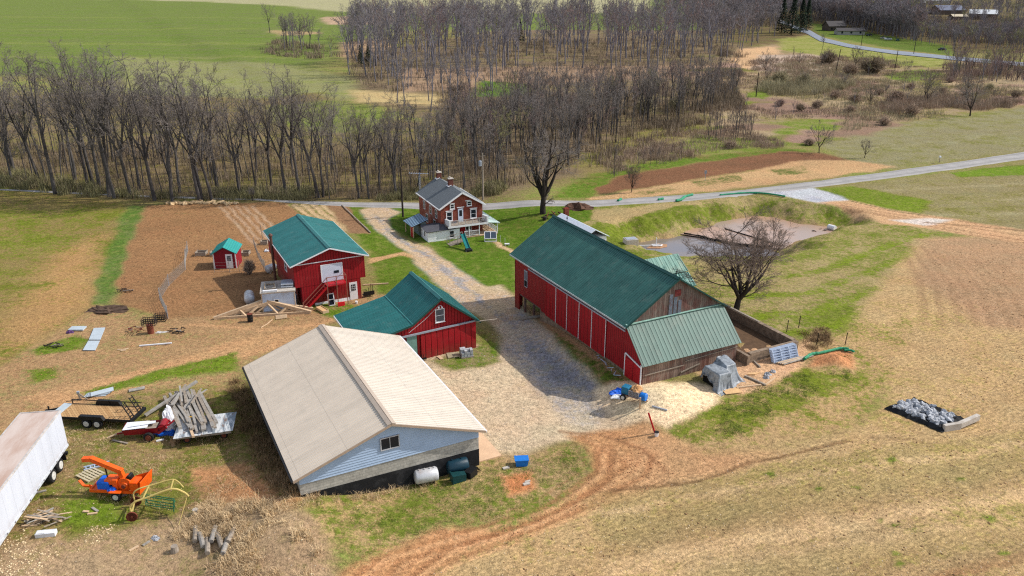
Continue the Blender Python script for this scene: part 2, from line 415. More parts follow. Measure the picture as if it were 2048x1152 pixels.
# long soft bands in the far fields
for i, (ya, yb, g_) in enumerate(((20,14,1),(34,30,0),(46,44,1),(60,52,0),(72,74,1),(86,84,0),(100,100,1),(114,110,0))):
    stroke([(-600,ya+6),(0,ya),(300,(ya+yb)/2+3),(640,yb+6)], 7+2*(i%3), A=((150,148,96),(112,126,62))[g_], B=((120,134,72),(84,116,40))[g_], k=.55)
for i in range(7):
    stroke([(1700+40*i,300-3*i),(1850+40*i,282-4*i),(2048+60*i,262-5*i)], 1.6, A=((124,116,84),(150,142,112))[i%2], k=.5)
    stroke([(1700+30*i,372+12*i),(1850+40*i,362+13*i),(2100+40*i,350+14*i)], 1.4, A=((126,118,76),(160,148,116))[i%2], k=.45)
for i in range(9):
    stroke([(20+22*i,392),(0+14*i,470),(-60+4*i,600),(-140,700)], 1.1, A=((126,112,64),(164,136,92))[i%2], cv=(.66,.25)[i%2], k=.5)
for P_ in (POND1, POND2): paint(P_, (150,116,86), cv=.05, feather=2.2, world=True, sp=.3)
# patchy scrub ground of the marsh
_r = random.Random(77)
for i in range(46):
    cx, cy = _r.uniform(1440,2060), _r.uniform(135,285)
    if cy > 300-(cx-1440)*.12: continue
    w_, h_ = _r.uniform(25,90), _r.uniform(4,12); A_, c_ = _r.choice((((146,118,104),.15),((176,152,122),.15),((128,112,76),.6),((160,140,112),.25),((132,108,92),.1)))
    paint([(cx-w_,cy+_r.uniform(-3,3)),(cx-w_*.4,cy-h_),(cx+w_*.5,cy-h_*.8),(cx+w_,cy+_r.uniform(-3,3)),(cx+w_*.3,cy+h_),(cx-w_*.5,cy+h_*.9)], A_, cv=c_, feather=1.6)
# ---- lawns round the house
paint([(686,413),(722,413),(740,440),(800,485),(915,600),(880,605),(760,590),(735,500),(700,440)], (124,116,60), (90,116,40), .8, feather=.6)
paint([(752,424),(830,408),(1110,414),(1190,402),(1180,440),(1090,480),(1030,525),(1030,586),(980,578),(900,525),(862,490),(830,482),(775,452)], (120,116,56), (86,116,38), .84, feather=.5)
paint([(735,516),(800,505),(880,530),(850,520),(790,512),(740,528)], (182,146,106), cv=.1, feather=.5)
paint([(985,482),(1000,484),(1030,505),(1025,512)], (198,166,130), cv=0, feather=.3)
# ---- left field, strip, garden
paint([(-1200,330),(0,374),(130,392),(262,408),(240,430),(205,560),(190,612),(120,650),(40,715),(0,740),(-500,800),(-1200,700)], (142,120,78), (104,114,46), .5, feather=.8, rw=.35)
paint([(0,400),(120,400),(200,440),(120,520),(0,560),(-200,560)], B=(106,122,44), cv=.55, feather=4)
paint([(120,500),(200,470),(200,600),(60,700),(0,720),(0,650)], (166,130,88), cv=.3, feather=3)
paint([(284,411),(575,404),(640,440),(690,466),(560,500),(545,600),(520,625),(330,642),(232,604),(236,560),(250,500),(270,440)], (144,108,76), (122,100,68), .2, rw=.6, feather=.5, sp=.25)
paint([(258,411),(292,411),(272,440),(252,500),(236,560),(216,608),(186,608),(204,540),(222,480),(242,430)], (118,122,74), (86,116,58), .64, feather=.5)
for k in range(5):
    stroke([(440+16*k,412),(470+17*k,445),(512+18*k,490)], .5, A=(178,152,128), k=.7, dz=-.05)
paint([(572,407),(642,407),(700,465),(660,455),(600,425)], (176,148,112), (104,112,60), .22, rw=.5, feather=.4)
for k in range(4): stroke([(588+18*k,409),(640+20*k,455)], .6, A=(190,164,128), cv=0, k=.9)
for k in range(4): stroke([(580+18*k,409),(632+20*k,452)], .5, B=(96,108,56), cv=.7, k=.8)
paint([(645,409),(688,411),(742,469),(700,467)], (138,106,80), cv=.1, rw=.7, feather=.4)
# ---- yards
paint([(-400,900),(-500,770),(0,735),(60,700),(190,610),(330,640),(520,622),(600,600),(735,585),(850,590),(890,610),(640,650),(480,740),(460,790),(240,790),(0,880)], (162,128,94), (130,118,76), .38, feather=.8, sp=.6)
paint([(60,790),(300,735),(480,680),(640,640),(640,665),(480,720),(300,770),(100,830)], (176,138,100), cv=.05, feather=.8)
paint([(150,785),(330,738),(480,702),(470,742),(310,765),(170,795)], B=(100,124,42), cv=.66, feather=.6)
paint([(70,700),(150,668),(178,680),(160,700),(80,712)], B=(96,122,40), cv=.7, feather=.5)
paint([(55,740),(110,735),(120,755),(60,768)], B=(100,124,42), cv=.65, feather=.5)
paint([(610,608),(700,604),(740,620),(690,640),(640,630)], B=(92,122,38), cv=.66, feather=.5)
paint([(0,870),(240,785),(470,775),(570,1000),(640,1300),(-300,1300),(-300,900)], (146,118,86), (104,112,54), .48, feather=.8, sp=.7)
paint([(380,940),(520,925),(600,1000),(540,1040),(430,1000)], (176,128,90), cv=.2, feather=.8)
paint([(120,1000),(250,985),(260,1040),(130,1050)], B=(98,122,40), cv=.7, feather=.6)
paint([(180,1065),(420,1010),(640,1040),(720,1300),(-100,1300),(0,1090)], (160,134,106), (122,110,72), .3, feather=.8, sp=1)
paint([(455,770),(520,780),(610,985),(560,1005),(500,930)], (120,100,66), (96,104,48), .5, feather=.6)
paint([(600,1000),(700,980),(960,905),(1165,892),(1180,960),(1110,1012),(1000,1042),(880,1042),(770,1112),(700,1104),(640,1070)], (172,142,104), (100,116,50), .52, feather=.6, sp=.8)
paint([(1000,950),(1060,940),(1070,975),(1010,985)], (190,126,84), cv=.1, feather=.5)
paint([(1700,655),(1840,478),(2048,470),(2900,480),(2900,1400),(600,1400),(760,1130),(1000,1075),(1200,1005),(1300,940),(1500,905),(1700,862),(1770,800),(1740,720)], (178,148,108), (142,128,74), .34, feather=1.2, rw=1, sp=1.2)
paint([(1840,478),(2048,468),(2500,470),(2500,700),(1960,650),(1830,560)], (164,132,102), (126,112,70), .15, rw=.3, sp=1.5, feather=1.5)
paint([(1480,690),(1640,690),(1720,640),(1840,640),(1760,780),(1700,860),(1500,905),(1400,905),(1320,880),(1400,825),(1450,795),(1580,745)], (178,146,106), (108,122,46), .42, feather=.8)
paint([(1320,872),(1400,825),(1460,795),(1540,765),(1640,705),(1730,700),(1720,760),(1560,830),(1480,870),(1380,895)], cv=.6, feather=.8)
paint([(1395,745),(1500,690),(1590,700),(1640,660),(1600,740),(1480,790)], (196,158,124), cv=.06, feather=.6, sp=1)
paint([(1620,735),(1640,705),(1700,702),(1705,735)], (192,134,94), cv=.02, feather=.4)
paint([(780,670),(950,690),(990,720),(1005,670),(950,620),(905,590),(1000,570),(1035,605),(1060,640),(1120,690),(1190,760),(1240,800),(1290,850),(1160,875),(1050,905),(940,905),(880,780)], (196,174,146), (176,150,122), .3, feather=.7, sp=.35)
paint([(1000,640),(1040,610),(1110,680),(1190,760),(1225,800),(1190,860),(1130,845),(1060,760),(1000,700)], (190,172,150), (146,142,142), .5, feather=.9, sp=.6)
paint([(1080,690),(1190,765),(1200,790),(1100,760)], B=(126,124,128), cv=.75, feather=.8)
paint([(716,420),(770,413),(800,424),(772,438),(800,478),(860,498),(975,574),(1035,598),(1035,640),(985,650),(930,620),(870,560),(800,497),(735,448)], (188,162,132), (156,148,142), .35, feather=.5, sp=.6)
stroke([(745,430),(790,470),(860,515),(950,590),(1020,650),(1100,740)], .9, B=(134,132,136), cv=.65, k=.7)
paint([(855,722),(905,705),(960,690),(990,700),(1005,722),(960,735),(900,742)], (150,134,96), (92,120,38), .6, feather=.5)
paint([(950,650),(985,680),(1000,715),(960,700)], B=(92,120,38), cv=.55, feather=.5)
paint([(1030,585),(1075,625),(1240,745),(1278,775),(1225,772),(1180,742),(1080,650)], (168,130,96), (78,98,38), .28, feather=.4)
paint([(1100,660),(1150,690),(1265,770),(1220,770),(1150,725)], cv=.65, feather=.4)
paint([(1190,780),(1255,762),(1340,765),(1400,765),(1445,780),(1425,812),(1335,858),(1270,846),(1205,815)], (226,200,164), cv=0, feather=.5, sp=1)
# ---- the dirt lane
paint([(500,1400),(700,1130),(880,1058),(1000,1060),(1130,1012),(1200,945),(1180,895),(1140,868),(1290,848),(1390,905),(1320,975),(1200,1012),(1000,1082),(840,1156),(700,1400)], (184,138,98), (168,134,100), .25, feather=.6, sp=.6)
paint([(1290,850),(1420,905),(1560,900),(1500,930),(1330,975),(1240,1000)], (184,144,106), cv=.05, feather=.8)
lane = [((660,1300),(800,1120),(950,1080),(1110,1030),(1215,960),(1225,905),(1160,872)), ((700,1330),(880,1130),(1030,1075),(1180,1010),(1290,950),(1310,905),(1230,868)),
        ((760,1200),(900,1095),(1060,1045),(1180,985),(1255,930),(1220,890)), ((600,1260),(760,1112),(900,1070),(1080,1018),(1190,945),(1195,905))]
for i, l in enumerate(lane):
    stroke(l, .5, A=(156,110,76), k=.62, dz=-.04); stroke([(x+14,y+5) for x,y in l], .35, A=(204,158,116), k=.65, dz=.02); stroke([(x-22,y-7) for x,y in l], .22, A=(154,110,78), k=.55)
stroke([(1200,985),(1300,972),(1400,962),(1500,925),(1600,905),(1700,880)], .35, A=(120,90,64), k=.8, dz=-.1)
stroke([(1740,875),(1830,880),(1890,895)], .3, A=(130,104,76), k=.7)
stroke([(1120,862),(1200,868),(1290,900),(1330,940)], .35, A=(140,100,72), k=.7)
stroke([(1700,1160),(1800,1110),(1900,1075),(2048,1068),(2300,1050)], 1.0, A=(150,116,82), k=.8)
stroke([(1850,1170),(1960,1130),(2100,1105),(2300,1090)], .8, A=(150,112,80), k=.8)
stroke([(380,650),(520,660),(640,650),(760,600)], .8, A=(196,150,110), k=.6)
_r = random.Random(12)
for k in range(13):
    y0 = 925+k*20; stroke([(1180+k*8,y0+85),(1500,y0+30),(1800,y0-20),(2100,y0-60),(2400,y0-95)], _r.uniform(.8,2.4), A=_r.choice(((196,166,126),(156,130,94),(150,132,88))), cv=_r.choice((.2,.45)), k=.5)
for k in range(9): stroke([(1790+k*26,480+k*6),(1840+k*30,560+k*4),(1850+k*34,650)], .8, A=(146,116,88), k=.5)
for k in range(12):
    px_, py_ = _r.uniform(1500,2040), _r.uniform(900,1140); paint([(px_-14,py_),(px_,py_-5),(px_+14,py_),(px_,py_+5)], B=(92,118,40), cv=.8, feather=.25)
# ---- gravel entrance, haul road
paint([(1535,384),(1625,375),(1700,402),(1650,408),(1590,398)], (190,190,196), (150,154,166), .5, feather=.5, sp=1)
paint([(1640,406),(1700,400),(1800,420),(1900,438),(2048,460),(2700,520),(2700,560),(2048,488),(1850,456),(1760,446),(1700,428)], (190,152,116), (160,132,104), .2, feather=.6, sp=1)
for dy in (-6, 4, 12, 18): stroke([(1680,408+dy*.4),(1800,428+dy*.6),(1920,448+dy),(2048,468+dy),(2300,500+dy)], .5, A=(146,112,84), k=.75, dz=-.08)
paint([(1780,440),(1850,435),(1900,440),(1850,450)], (196,186,178), cv=0, feather=.6)
stroke([(1850,445),(1950,452),(2048,462)], .5, A=(120,96,70), k=.8)
stroke([(1700,402),(1760,415),(1850,432)], .5, A=(84,84,50), k=.8)

# sand heap, dirt mounds
def mound(px, py, r, h, stretch=1.0):
    x0, y0, _ = G(px, py)
    d = np.hypot((vx-x0)/stretch, vy-y0)
    s = np.where(d < r*2)[0]
    global vz
    vz[s] += h*np.exp(-(d[s]/(r*.55))**2)*(.75+.5*fbm(vx[s], vy[s], .8, 3))
mound(1330, 800, 3.4, .7, 1.5)
mound(1665, 725, 1.8, .8, 1.3)
# small clod relief near the camera
near = S(130-dist, 0, 60)
vz += near*((fbm(vx, vy, 1.1, 3)-.5)*.12)

def grid_mesh(name, gx, gy, vx, vy, vz, mat):
    nx, ny = len(gx), len(gy)
    me = bpy.data.meshes.new(name)
    me.vertices.add(nx*ny); me.vertices.foreach_set('co', np.stack([vx, vy, vz], 1).ravel())
    i = np.arange(ny-1)[:, None]*nx + np.arange(nx-1)[None, :]; i = i.ravel()
    q = np.stack([i, i+1, i+nx+1, i+nx], 1)
    me.loops.add(q.size); me.polygons.add(len(q))
    me.loops.foreach_set('vertex_index', q.ravel()); me.polygons.foreach_set('loop_start', np.arange(len(q))*4)
    me.update(calc_edges=True); me.polygons.foreach_set('use_smooth', np.ones(len(q), bool))
    me.materials.append(mat)
    o = bpy.data.objects.new(name, me); C.objects.link(o); return o
def M_ground():
    t = NT('ground_soil_and_grass'); p = t.geo()
    at = lambda n: t.n('ShaderNodeAttribute', attribute_name=n)
    A = at('soil').outputs['Color']; B = at('grass').outputs['Color']; K = t.sep(at('mask').outputs['Vector'])
    cv, rw, sp = K[0], K[1], K[2]
    p2 = t.map(p, (1,1,0))
    n0 = t.noise(.028, 5, .6, t.map(p, (1,2.2,0), (0,0,.2))); n1 = t.noise(.22, 6, .6, p2); n2 = t.noise(1.5, 5, .65, p2); n3 = t.noise(7, 4, .65, p2); n4 = t.noise(24, 2, .6, p2)
    f = t.math('MULTIPLY_ADD', n1, 1.5, t.math('MULTIPLY_ADD', n2, 1.6, t.math('MULTIPLY', n3, .9)))   # mean 2.0
    f = t.math('ADD', t.math('MULTIPLY_ADD', cv, 1.35, -.68), t.math('MULTIPLY_ADD', t.math('SUBTRACT', n0, .5), 1.2, t.math('SUBTRACT', f, 2.0)))
    m = t.rng(f, -.3, .32, 0, 1, True)
    # colour life of its own
    g1 = t.noise(1.1, 10, .82, p2); g2 = t.noise(5.5, 6, .8, t.map(p, (1,1,0), (0,0,.7)))
    g3 = t.noise(3.1, 2, .6, t.map(p, (1,1,0), (0,0,.3))); g4 = t.noise(9.5, 2, .6, t.map(p, (1,1,0), (0,0,1.2)))
    grit = t.math('ADD', t.math('ADD', t.rng(g1, .32, .68, -.3, .3), t.rng(g2, .3, .7, -.2, .2)), t.math('ADD', t.rng(g3, .3, .7, -.38, .38), t.rng(g4, .28, .72, -.5, .5)))
    A2 = t.mulv(A, t.math('ADD', t.rng(n2, .3, .7, .92, 1.2), t.math('MULTIPLY', grit, .8)))
    hue = t.mix(t.rng(n1, .35, .65, 0, 1), (.93,.97,.93), (1.08,1.02,.98)); A2 = t.mix(1.0, A2, hue, 'MULTIPLY')
    B2 = t.mulv(B, t.math('ADD', t.rng(n2, .3, .7, .88, 1.3), t.math('MULTIPLY', grit, .9)))
    B2 = t.mix(t.rng(t.noise(.8, 4, .6, t.map(p, (1,1,0), (0,0,1))), .45, .7, 0, .4, True), B2, lin((148,140,80)))
    col = t.mix(m, A2, B2)
    # drill rows and stubble
    q = t.map(p, (1,1,0), (0,0,R(-27))); s = t.sep(q)
    wv = t.math('ADD', s[1], t.math('MULTIPLY', n1, 3.0))
    wave = t.math('SINE', t.math('MULTIPLY', wv, 2*math.pi/.42)); wave2 = t.math('SINE', t.math('MULTIPLY', wv, 2*math.pi/6.1))
    rr = t.math('MULTIPLY', rw, t.math('ADD', t.math('MULTIPLY', wave, t.rng(n2, .35, .65, .0, .22)), t.math('MULTIPLY', wave2, .035)))
    col = t.mulv(col, t.math('ADD', 1.0, rr))
    # straw and stone flecks, dark clods
    vo = t.n('ShaderNodeTexVoronoi'); vo.inputs['Scale'].default_value = 4.2; t.l(t.map(p, (1,1,0)), vo.inputs['Vector'])
    pick = t.sep(vo.outputs['Color'])
    fl = t.math('MULTIPLY', t.rng(vo.outputs['Distance'], .1, .2, 1, 0), t.math('GREATER_THAN', pick[0], .78))
    fd = t.math('MULTIPLY', t.rng(vo.outputs['Distance'], .12, .28, 1, 0), t.math('LESS_THAN', pick[0], .16))
    nb = t.rng(t.noise(.5, 3, .6, p2), .4, .6, .3, 1)
    sp2 = t.math('MULTIPLY', sp, nb)
    col = t.mix(t.math('MULTIPLY', fl, t.math('MULTIPLY', sp2, .5)), col, lin((224,212,196)))
    col = t.mix(t.math('MULTIPLY', fd, t.math('MULTIPLY', sp2, .55)), col, lin((84,64,46)))
    col = t.mulv(col, t.math('MULTIPLY', t.rng(n4, .3, .7, .88, 1.12), t.rng(n0, .3, .7, .88, 1.12)))
    bump = t.math('ADD', t.math('MULTIPLY', n3, .6), t.math('ADD', t.math('MULTIPLY', n4, .5), t.math('ADD', t.math('MULTIPLY', n2, .8), t.math('MULTIPLY', rr, .8))))
    return t.out(col, .95, 0, bump=bump, bd=.09, spec=.05)
g = grid_mesh('ground', gx, gy, vx, vy, vz, M_ground())
tag(g, kind='structure')
for nm, arr in (('soil', colA), ('grass', colB)):
    a = g.data.color_attributes.new(nm, 'FLOAT_COLOR', 'POINT')
    a.data.foreach_set('color', np.concatenate([arr, np.ones((NV,1))], 1).astype(np.float32).ravel())
a = g.data.attributes.new('mask', 'FLOAT_VECTOR', 'POINT')
a.data.foreach_set('vector', np.stack([cov, rows, speck], 1).astype(np.float32).ravel())
from mathutils.bvhtree import BVHTree
def hz(x, y):
    """height of the finished ground sheet at x, y"""
    i = min(max(np.searchsorted(gx, x)-1, 0), len(gx)-2); j = min(max(np.searchsorted(gy, y)-1, 0), len(gy)-2)
    u = (x-gx[i])/(gx[i+1]-gx[i]); v = (y-gy[j])/(gy[j+1]-gy[j]); n = len(gx)
    return float((vz[j*n+i]*(1-u)+vz[j*n+i+1]*u)*(1-v) + (vz[(j+1)*n+i]*(1-u)+vz[(j+1)*n+i+1]*u)*v)
def at(px, py, dz=0):
    x, y, _ = G(px, py); return (x, y, hz(x, y)+dz)

# ---------------------------------------------------------------- road sheets draped on the ground
def M_road(name, rgb, rgb2, tracks=True):
    t = NT(name); p = t.geo(); n = t.noise(.35, 6, .6, p); n2 = t.noise(9, 4, .6, p)
    col = t.mix(t.rng(n, .35, .65, 0, 1), lin(rgb), lin(rgb2)); col = t.mulv(col, t.rng(n2, .3, .7, .86, 1.12))
    cr = t.noise(1.4, 8, .75, p); col = t.mix(t.rng(t.math('ABSOLUTE', t.math('SUBTRACT', cr, .5)), 0, .012, .45, 0), col, (.05,.05,.05))
    if tracks:
        u = t.sep(t.n('ShaderNodeAttribute', attribute_name='across').outputs['Vector'])[0]
        w = t.math('ABSOLUTE', t.math('SUBTRACT', t.math('ABSOLUTE', u), .5))
        col = t.mulv(col, t.rng(w, 0, .3, .84, 1.06, True))
        col = t.mix(t.math('MULTIPLY', t.rng(t.math('ADD', t.math('ABSOLUTE', u), t.math('MULTIPLY', n, .25)), .98, 1.1, 0, 1), .8), col, lin((160,140,110)))
    return t.out(col, .9, 0, bump=n2, bd=.01, spec=.15)
def drape_strip(name, up, lo, mat, lift=.06, nacross=8, per=2.0):
    """road between two edge polylines given as ground points"""
    def resample(P, n):
        d = [0]
        for a, b in zip(P[:-1], P[1:]): d.append(d[-1]+math.dist(a, b))
        return [(float(np.interp(t, d, [p[0] for p in P])), float(np.interp(t, d, [p[1] for p in P]))) for t in np.linspace(0, d[-1], n)]
    L = sum(math.dist(a, b) for a, b in zip(up[:-1], up[1:])); n = max(8, int(L/per))
    U, V = resample(up, n), resample(lo, n); vs = []; fs = []; ac = []
    for a, b in zip(U, V):
        for k in range(nacross+1):
            t = k/nacross; x, y = a[0]*(1-t)+b[0]*t, a[1]*(1-t)+b[1]*t; e = abs(2*t-1)
            vs.append((x, y, hz(x, y)+lift+.05*(1-e*e) - (.12 if e > .99 else 0))); ac.append((2*t-1, 0, 0))
    m = nacross+1
    for i in range(n-1):
        for k in range(nacross): fs.append((i*m+k, (i+1)*m+k, (i+1)*m+k+1, i*m+k+1))
    o = MB().add(vs, fs).build(name, mat, smooth=True)
    q = o.data.attributes.new('across', 'FLOAT_VECTOR', 'POINT'); q.data.foreach_set('vector', np.array(ac, np.float32).ravel())
    return tag(o, kind='structure')
ROADM = M_road('worn_asphalt', (164,160,157), (148,145,142))
up = GL((-300,372),(0,378),(330,393),(500,397),(600,402.5),(640,403.5),(836,404.5),(1000,404.5),(1180,401),(1340,391),(1500,378),(1630,362),(1760,345),(1900,325),(2048,303),(2700,205))
lo = GL((-300,374.5),(0,380.5),(330,396),(500,400),(600,407),(640,411),(836,419),(1000,419),(1180,415),(1340,405),(1500,391),(1630,376),(1760,360),(1900,341),(2048,320),(2700,228))
drape_strip('road', up, lo, ROADM)
fr_u = GL((1560,40),(1600,55),(1622,62),(1650,77),(1700,89),(1790,102),(1890,112),(2050,126)); fr_l = GL((1556,44),(1592,60),(1614,68),(1640,83),(1694,95),(1788,109),(1890,119),(2050,134))
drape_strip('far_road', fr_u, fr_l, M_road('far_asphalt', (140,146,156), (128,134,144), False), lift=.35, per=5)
# ponds
def M_water(name, rgb, rgb2, rough):
    t = NT(name); p = t.geo(); n = t.noise(.12, 4, .6, p); col = t.mix(t.rng(n, .4, .6, 0, 1, True), lin(rgb), lin(rgb2))
    return t.out(col, rough, 0, bump=t.noise(3, 3, .6, p), bd=.006, spec=.5)
for nm, P, z, m in (('pond_water', POND1, PONDZ, M_water('sky_tinted_brown_water', (112,106,108), (132,114,100), .12)), ('muddy_water', POND2, PONDZ2, M_water('silty_water', (176,140,116), (160,138,124), .25))):  # pond water base colour includes grey sky reflection over the brown silt
    cx = sum(p[0] for p in P)/len(P); cy = sum(p[1] for p in P)/len(P)
    big = [(cx+(x-cx)*1.22, cy+(y-cy)*1.22) for x, y in P]
    o = MB().add([(x,y,z) for x,y in big], [tuple(range(len(big)))]).build(nm, m); tag(o, kind='structure')

# ================================================================= CAMERA, SUN, SKY
cam = bpy.data.cameras.new('camera'); co = bpy.data.objects.new('camera', cam); C.objects.link(co)
cam.sensor_width = 36; cam.lens = 36*FOC/2048; cam.clip_end = 9000; cam.clip_start = .5
co.location = (0,0,CAM_H); co.rotation_euler = (math.pi/2 - TH, 0, 0); bpy.context.scene.camera = co
SUN = Vector((5.7, 1.1, 5.0)).normalized()
sl = bpy.data.lights.new('sun', 'SUN'); sl.energy = 4.4; sl.angle = R(.6); sl.color = (1, .95, .88)
so = bpy.data.objects.new('sun', sl); C.objects.link(so); so.rotation_euler = SUN.to_track_quat('Z', 'Y').to_euler(); so.location = (60, 10, 80)
w = bpy.data.worlds.new('World'); bpy.context.scene.world = w; w.use_nodes = True
nt = w.node_tree; sky = nt.nodes.new('ShaderNodeTexSky'); sky.sky_type = 'NISHITA'; sky.sun_disc = False
sky.sun_elevation = math.asin(SUN.z); sky.sun_rotation = math.atan2(SUN.x, SUN.y)
hs = nt.nodes.new('ShaderNodeHueSaturation'); hs.inputs['Saturation'].default_value = .56; nt.links.new(sky.outputs[0], hs.inputs['Color']); nt.links.new(hs.outputs[0], nt.nodes['Background'].inputs[0]); nt.nodes['Background'].inputs[1].default_value = .195
sc = bpy.context.scene; sc.view_settings.view_transform = 'Standard'; sc.view_settings.look = 'None'; sc.view_settings.exposure = 0
sc.cycles.use_denoising = False; sc.cycles.pixel_filter_type = 'BLACKMAN_HARRIS'; sc.cycles.filter_width = 1.2
sc.cycles.max_bounces = 5; sc.cycles.diffuse_bounces = 3; sc.cycles.transparent_max_bounces = 4
# ================================================================= BUILDINGS
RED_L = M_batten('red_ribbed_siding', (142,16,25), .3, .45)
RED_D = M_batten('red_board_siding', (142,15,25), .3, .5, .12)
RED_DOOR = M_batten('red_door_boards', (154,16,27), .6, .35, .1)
ROOF_G = M_metal_roof('dark_green_ribbed_roof', (56,102,95), 'Y', .2, .5, (78,124,114))
ROOF_T = M_metal_roof('teal_ribbed_roof', (46,112,111), 'Y', .17, .5)
ROOF_LT = M_metal_roof('pale_green_ribbed_roof', (92,118,108), 'X', .16, .6, (120,130,118), period=.42, ln=.75)
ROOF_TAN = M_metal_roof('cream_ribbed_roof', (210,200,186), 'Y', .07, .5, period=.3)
ROOF_TANL = M_metal_roof('cream_ribbed_roof_shade_tint', (216,202,184), 'Y', .07, .5, period=.3)  # same cream sheet, look of the shaded slope put into its tint
OLDG = M_metal_roof('weathered_green_roof', (104,150,136), 'X', .2, .6, (150,160,140))
SHINGLE = M_plain('grey_roof_shingles', (104,112,120), .9, .2, 1.5, dirt=(84,90,98), dscale=.8)
WOODW = M_boards('weathered_barn_boards', (128,114,106), (98,86,80), .24, red=(104,48,44))
WOODG = M_boards('weathered_lean_to_boards', (142,122,110), (112,94,84), .24, red=(110,60,52))
WHITE = M_plain('white_painted_trim', (226,226,228), .5, .06, 3)
WHITEW = M_plain('whitewashed_wall', (240,242,246), .8, .08, 1, dirt=(190,190,190), dscale=2)
GREYT = M_plain('galvanised_track', (150,156,166), .4, .15, 4)
BLOCK = M_brick('grey_block_wall', (172,168,160), (160,157,150), (150,147,140), 2.2, 4.6)
TAR = M_plain('black_foundation_coating', (20,21,25), .75, .3, 2, dirt=(60,60,62))
STONE = M_plain('rubble_stone_wall', (134,116,98), .9, .45, 2.4, dirt=(84,72,60), dscale=3)
CONC = M_plain('pale_concrete', (186,178,168), .9, .15, 1.5, dirt=(140,122,100), dscale=2)
DARK = M_plain('dark_interior', (14,13,13), .9, .2)
BLK = M_plain('black_painted_steel', (22,22,24), .5, .3, 5)
GLASS = NT('dark_window_glass').out((.012,.018,.028), .22, 0, spec=.3)
GLASSB = NT('blue_grey_window_glass').out((.05,.07,.1), .08, 0, spec=.6)
REDP = M_plain('red_paint', (168,20,30), .5, .15, 3)
WOODN = M_plain('new_sawn_lumber', (198,170,138), .85, .12, 3, dirt=(160,134,104))
WOODO = M_plain('old_grey_lumber', (150,138,124), .9, .25, 4, dirt=(98,86,74), dscale=3)
BRICK = M_brick('red_house_brick', (132,54,40), (110,42,32), (150,110,94), patch=(116,44,34))
BRICKL = M_brick('faded_side_brick', (146,66,50), (126,52,40), (160,120,104), patch=(176,132,118))

def roof_slope(mb, e0, e1, r0, r1, t=.06, rib=.3, rh=.035, rw=.05):
    """sheet from eave e0-e1 up to ridge r0-r1, with raised ribs"""
    e0, e1, r0, r1 = map(Vector, (e0, e1, r0, r1)); n = (e1-e0).cross(r0-e0).normalized()
    if n.z < 0: n = -n
    if (e1-e0).cross(r0-e0).z > 0: mb.slab(e0, e1, r1, r0, t)
    else: mb.slab(e0, r0, r1, e1, t)
    L = (e1-e0).length; k = int(L/rib)
    for i in range(k+1):
        f = min(max((i*rib + (L-k*rib)/2)/L, .004), .996); p = e0.lerp(e1, f); q = r0.lerp(r1, f)
        mb.bar(p + n*(rh/2+.002), q + n*(rh/2+.002), rw, rh, up=n)
def frame_window(parent, mbface, x0, x1, z0, z1, y, depth=.05, mat=None, glass=None, mull=(1,1), name='window', fw=.07, sill=True):
    """window in a plane y=const facing -y; frame is the part, pane its sub-part"""
    f = MB()
    f.box(x0-fw, x0, y-depth, y+.02, z0-fw, z1+fw); f.box(x1, x1+fw, y-depth, y+.02, z0-fw, z1+fw)
    f.box(x0, x1, y-depth, y+.02, z0-fw, z0); f.box(x0, x1, y-depth, y+.02, z1, z1+fw)
    for i in range(1, mull[0]): xx = x0+(x1-x0)*i/mull[0]; f.box(xx-.02, xx+.02, y-depth*.8, y+.015, z0, z1)
    for j in range(1, mull[1]): zz = z0+(z1-z0)*j/mull[1]; f.box(x0, x1, y-depth*.7, y+.012, zz-.025, zz+.025)
    if sill: f.box(x0-fw*1.6, x1+fw*1.6, y-depth-.05, y, z0-fw-.05, z0-fw)
    fr = f.build(name, mat or WHITE, parent)
    MB().box(x0, x1, y-.02, y+.01, z0, z1).build('pane', glass or GLASS, fr)
    return fr
def frame_window_x(parent, y0, y1, z0, z1, x, mat=None, glass=None, mull=(1,2), fw=.08, depth=.05):
    """window in a plane x=const facing -x"""
    f = MB()
    f.box(x-depth, x+.02, y0-fw, y0, z0-fw, z1+fw); f.box(x-depth, x+.02, y1, y1+fw, z0-fw, z1+fw)
    f.box(x-depth, x+.02, y0, y1, z0-fw, z0); f.box(x-depth, x+.02, y0, y1, z1, z1+fw)
    for j in range(1, mull[1]): zz = z0+(z1-z0)*j/mull[1]; f.box(x-depth*.7, x+.012, y0, y1, zz-.025, zz+.025)
    fr = f.build('window', mat or WHITE, parent); MB().box(x-.02, x+.01, y0, y1, z0, z1).build('pane', glass or GLASS, fr)
    return fr
def bthing(name, label, cat, b, a, z=0, extra=0, group=None):
    x, y = W(b, a); return thing(name, label, cat, (x, y, z), ROT+extra, group)

# ---------------------------------------------------------------- long block building with the cream roof
bx, ay = 7.8, 46.55
T = bthing('storage_building', 'low block building with a wide cream metal roof and gable tinted shade blue', 'building', bx, ay)
Wd, Ln, EZ, RZ, mid = 13.15, 17.7, 3.12, 5.6, 6.45; SB = 2.45
def slope_z(x): return EZ + (RZ-EZ)*(1-abs(x-mid)/(mid+.45))
m = MB()
m.box(0, Wd, 0, .25, 1.4, EZ-.12); m.box(0, .25, .25, Ln, 1.4, EZ-.1); m.box(Wd-.25, Wd, .25, Ln, 1.4, EZ-.1); m.box(.25, Wd-.25, Ln-.25, Ln, 1.4, EZ-.1)
m.build('block_wall', BLOCK, T)
f = MB()   # tarred lower course, its upper edge steps down to the right
f.wallx(0, Wd, -.02, [(0,-1),(Wd+.02,-1),(Wd+.02,1.42),(Wd*.8,1.45),(Wd*.5,1.5),(.02,1.6),(0,1.6)], .3)
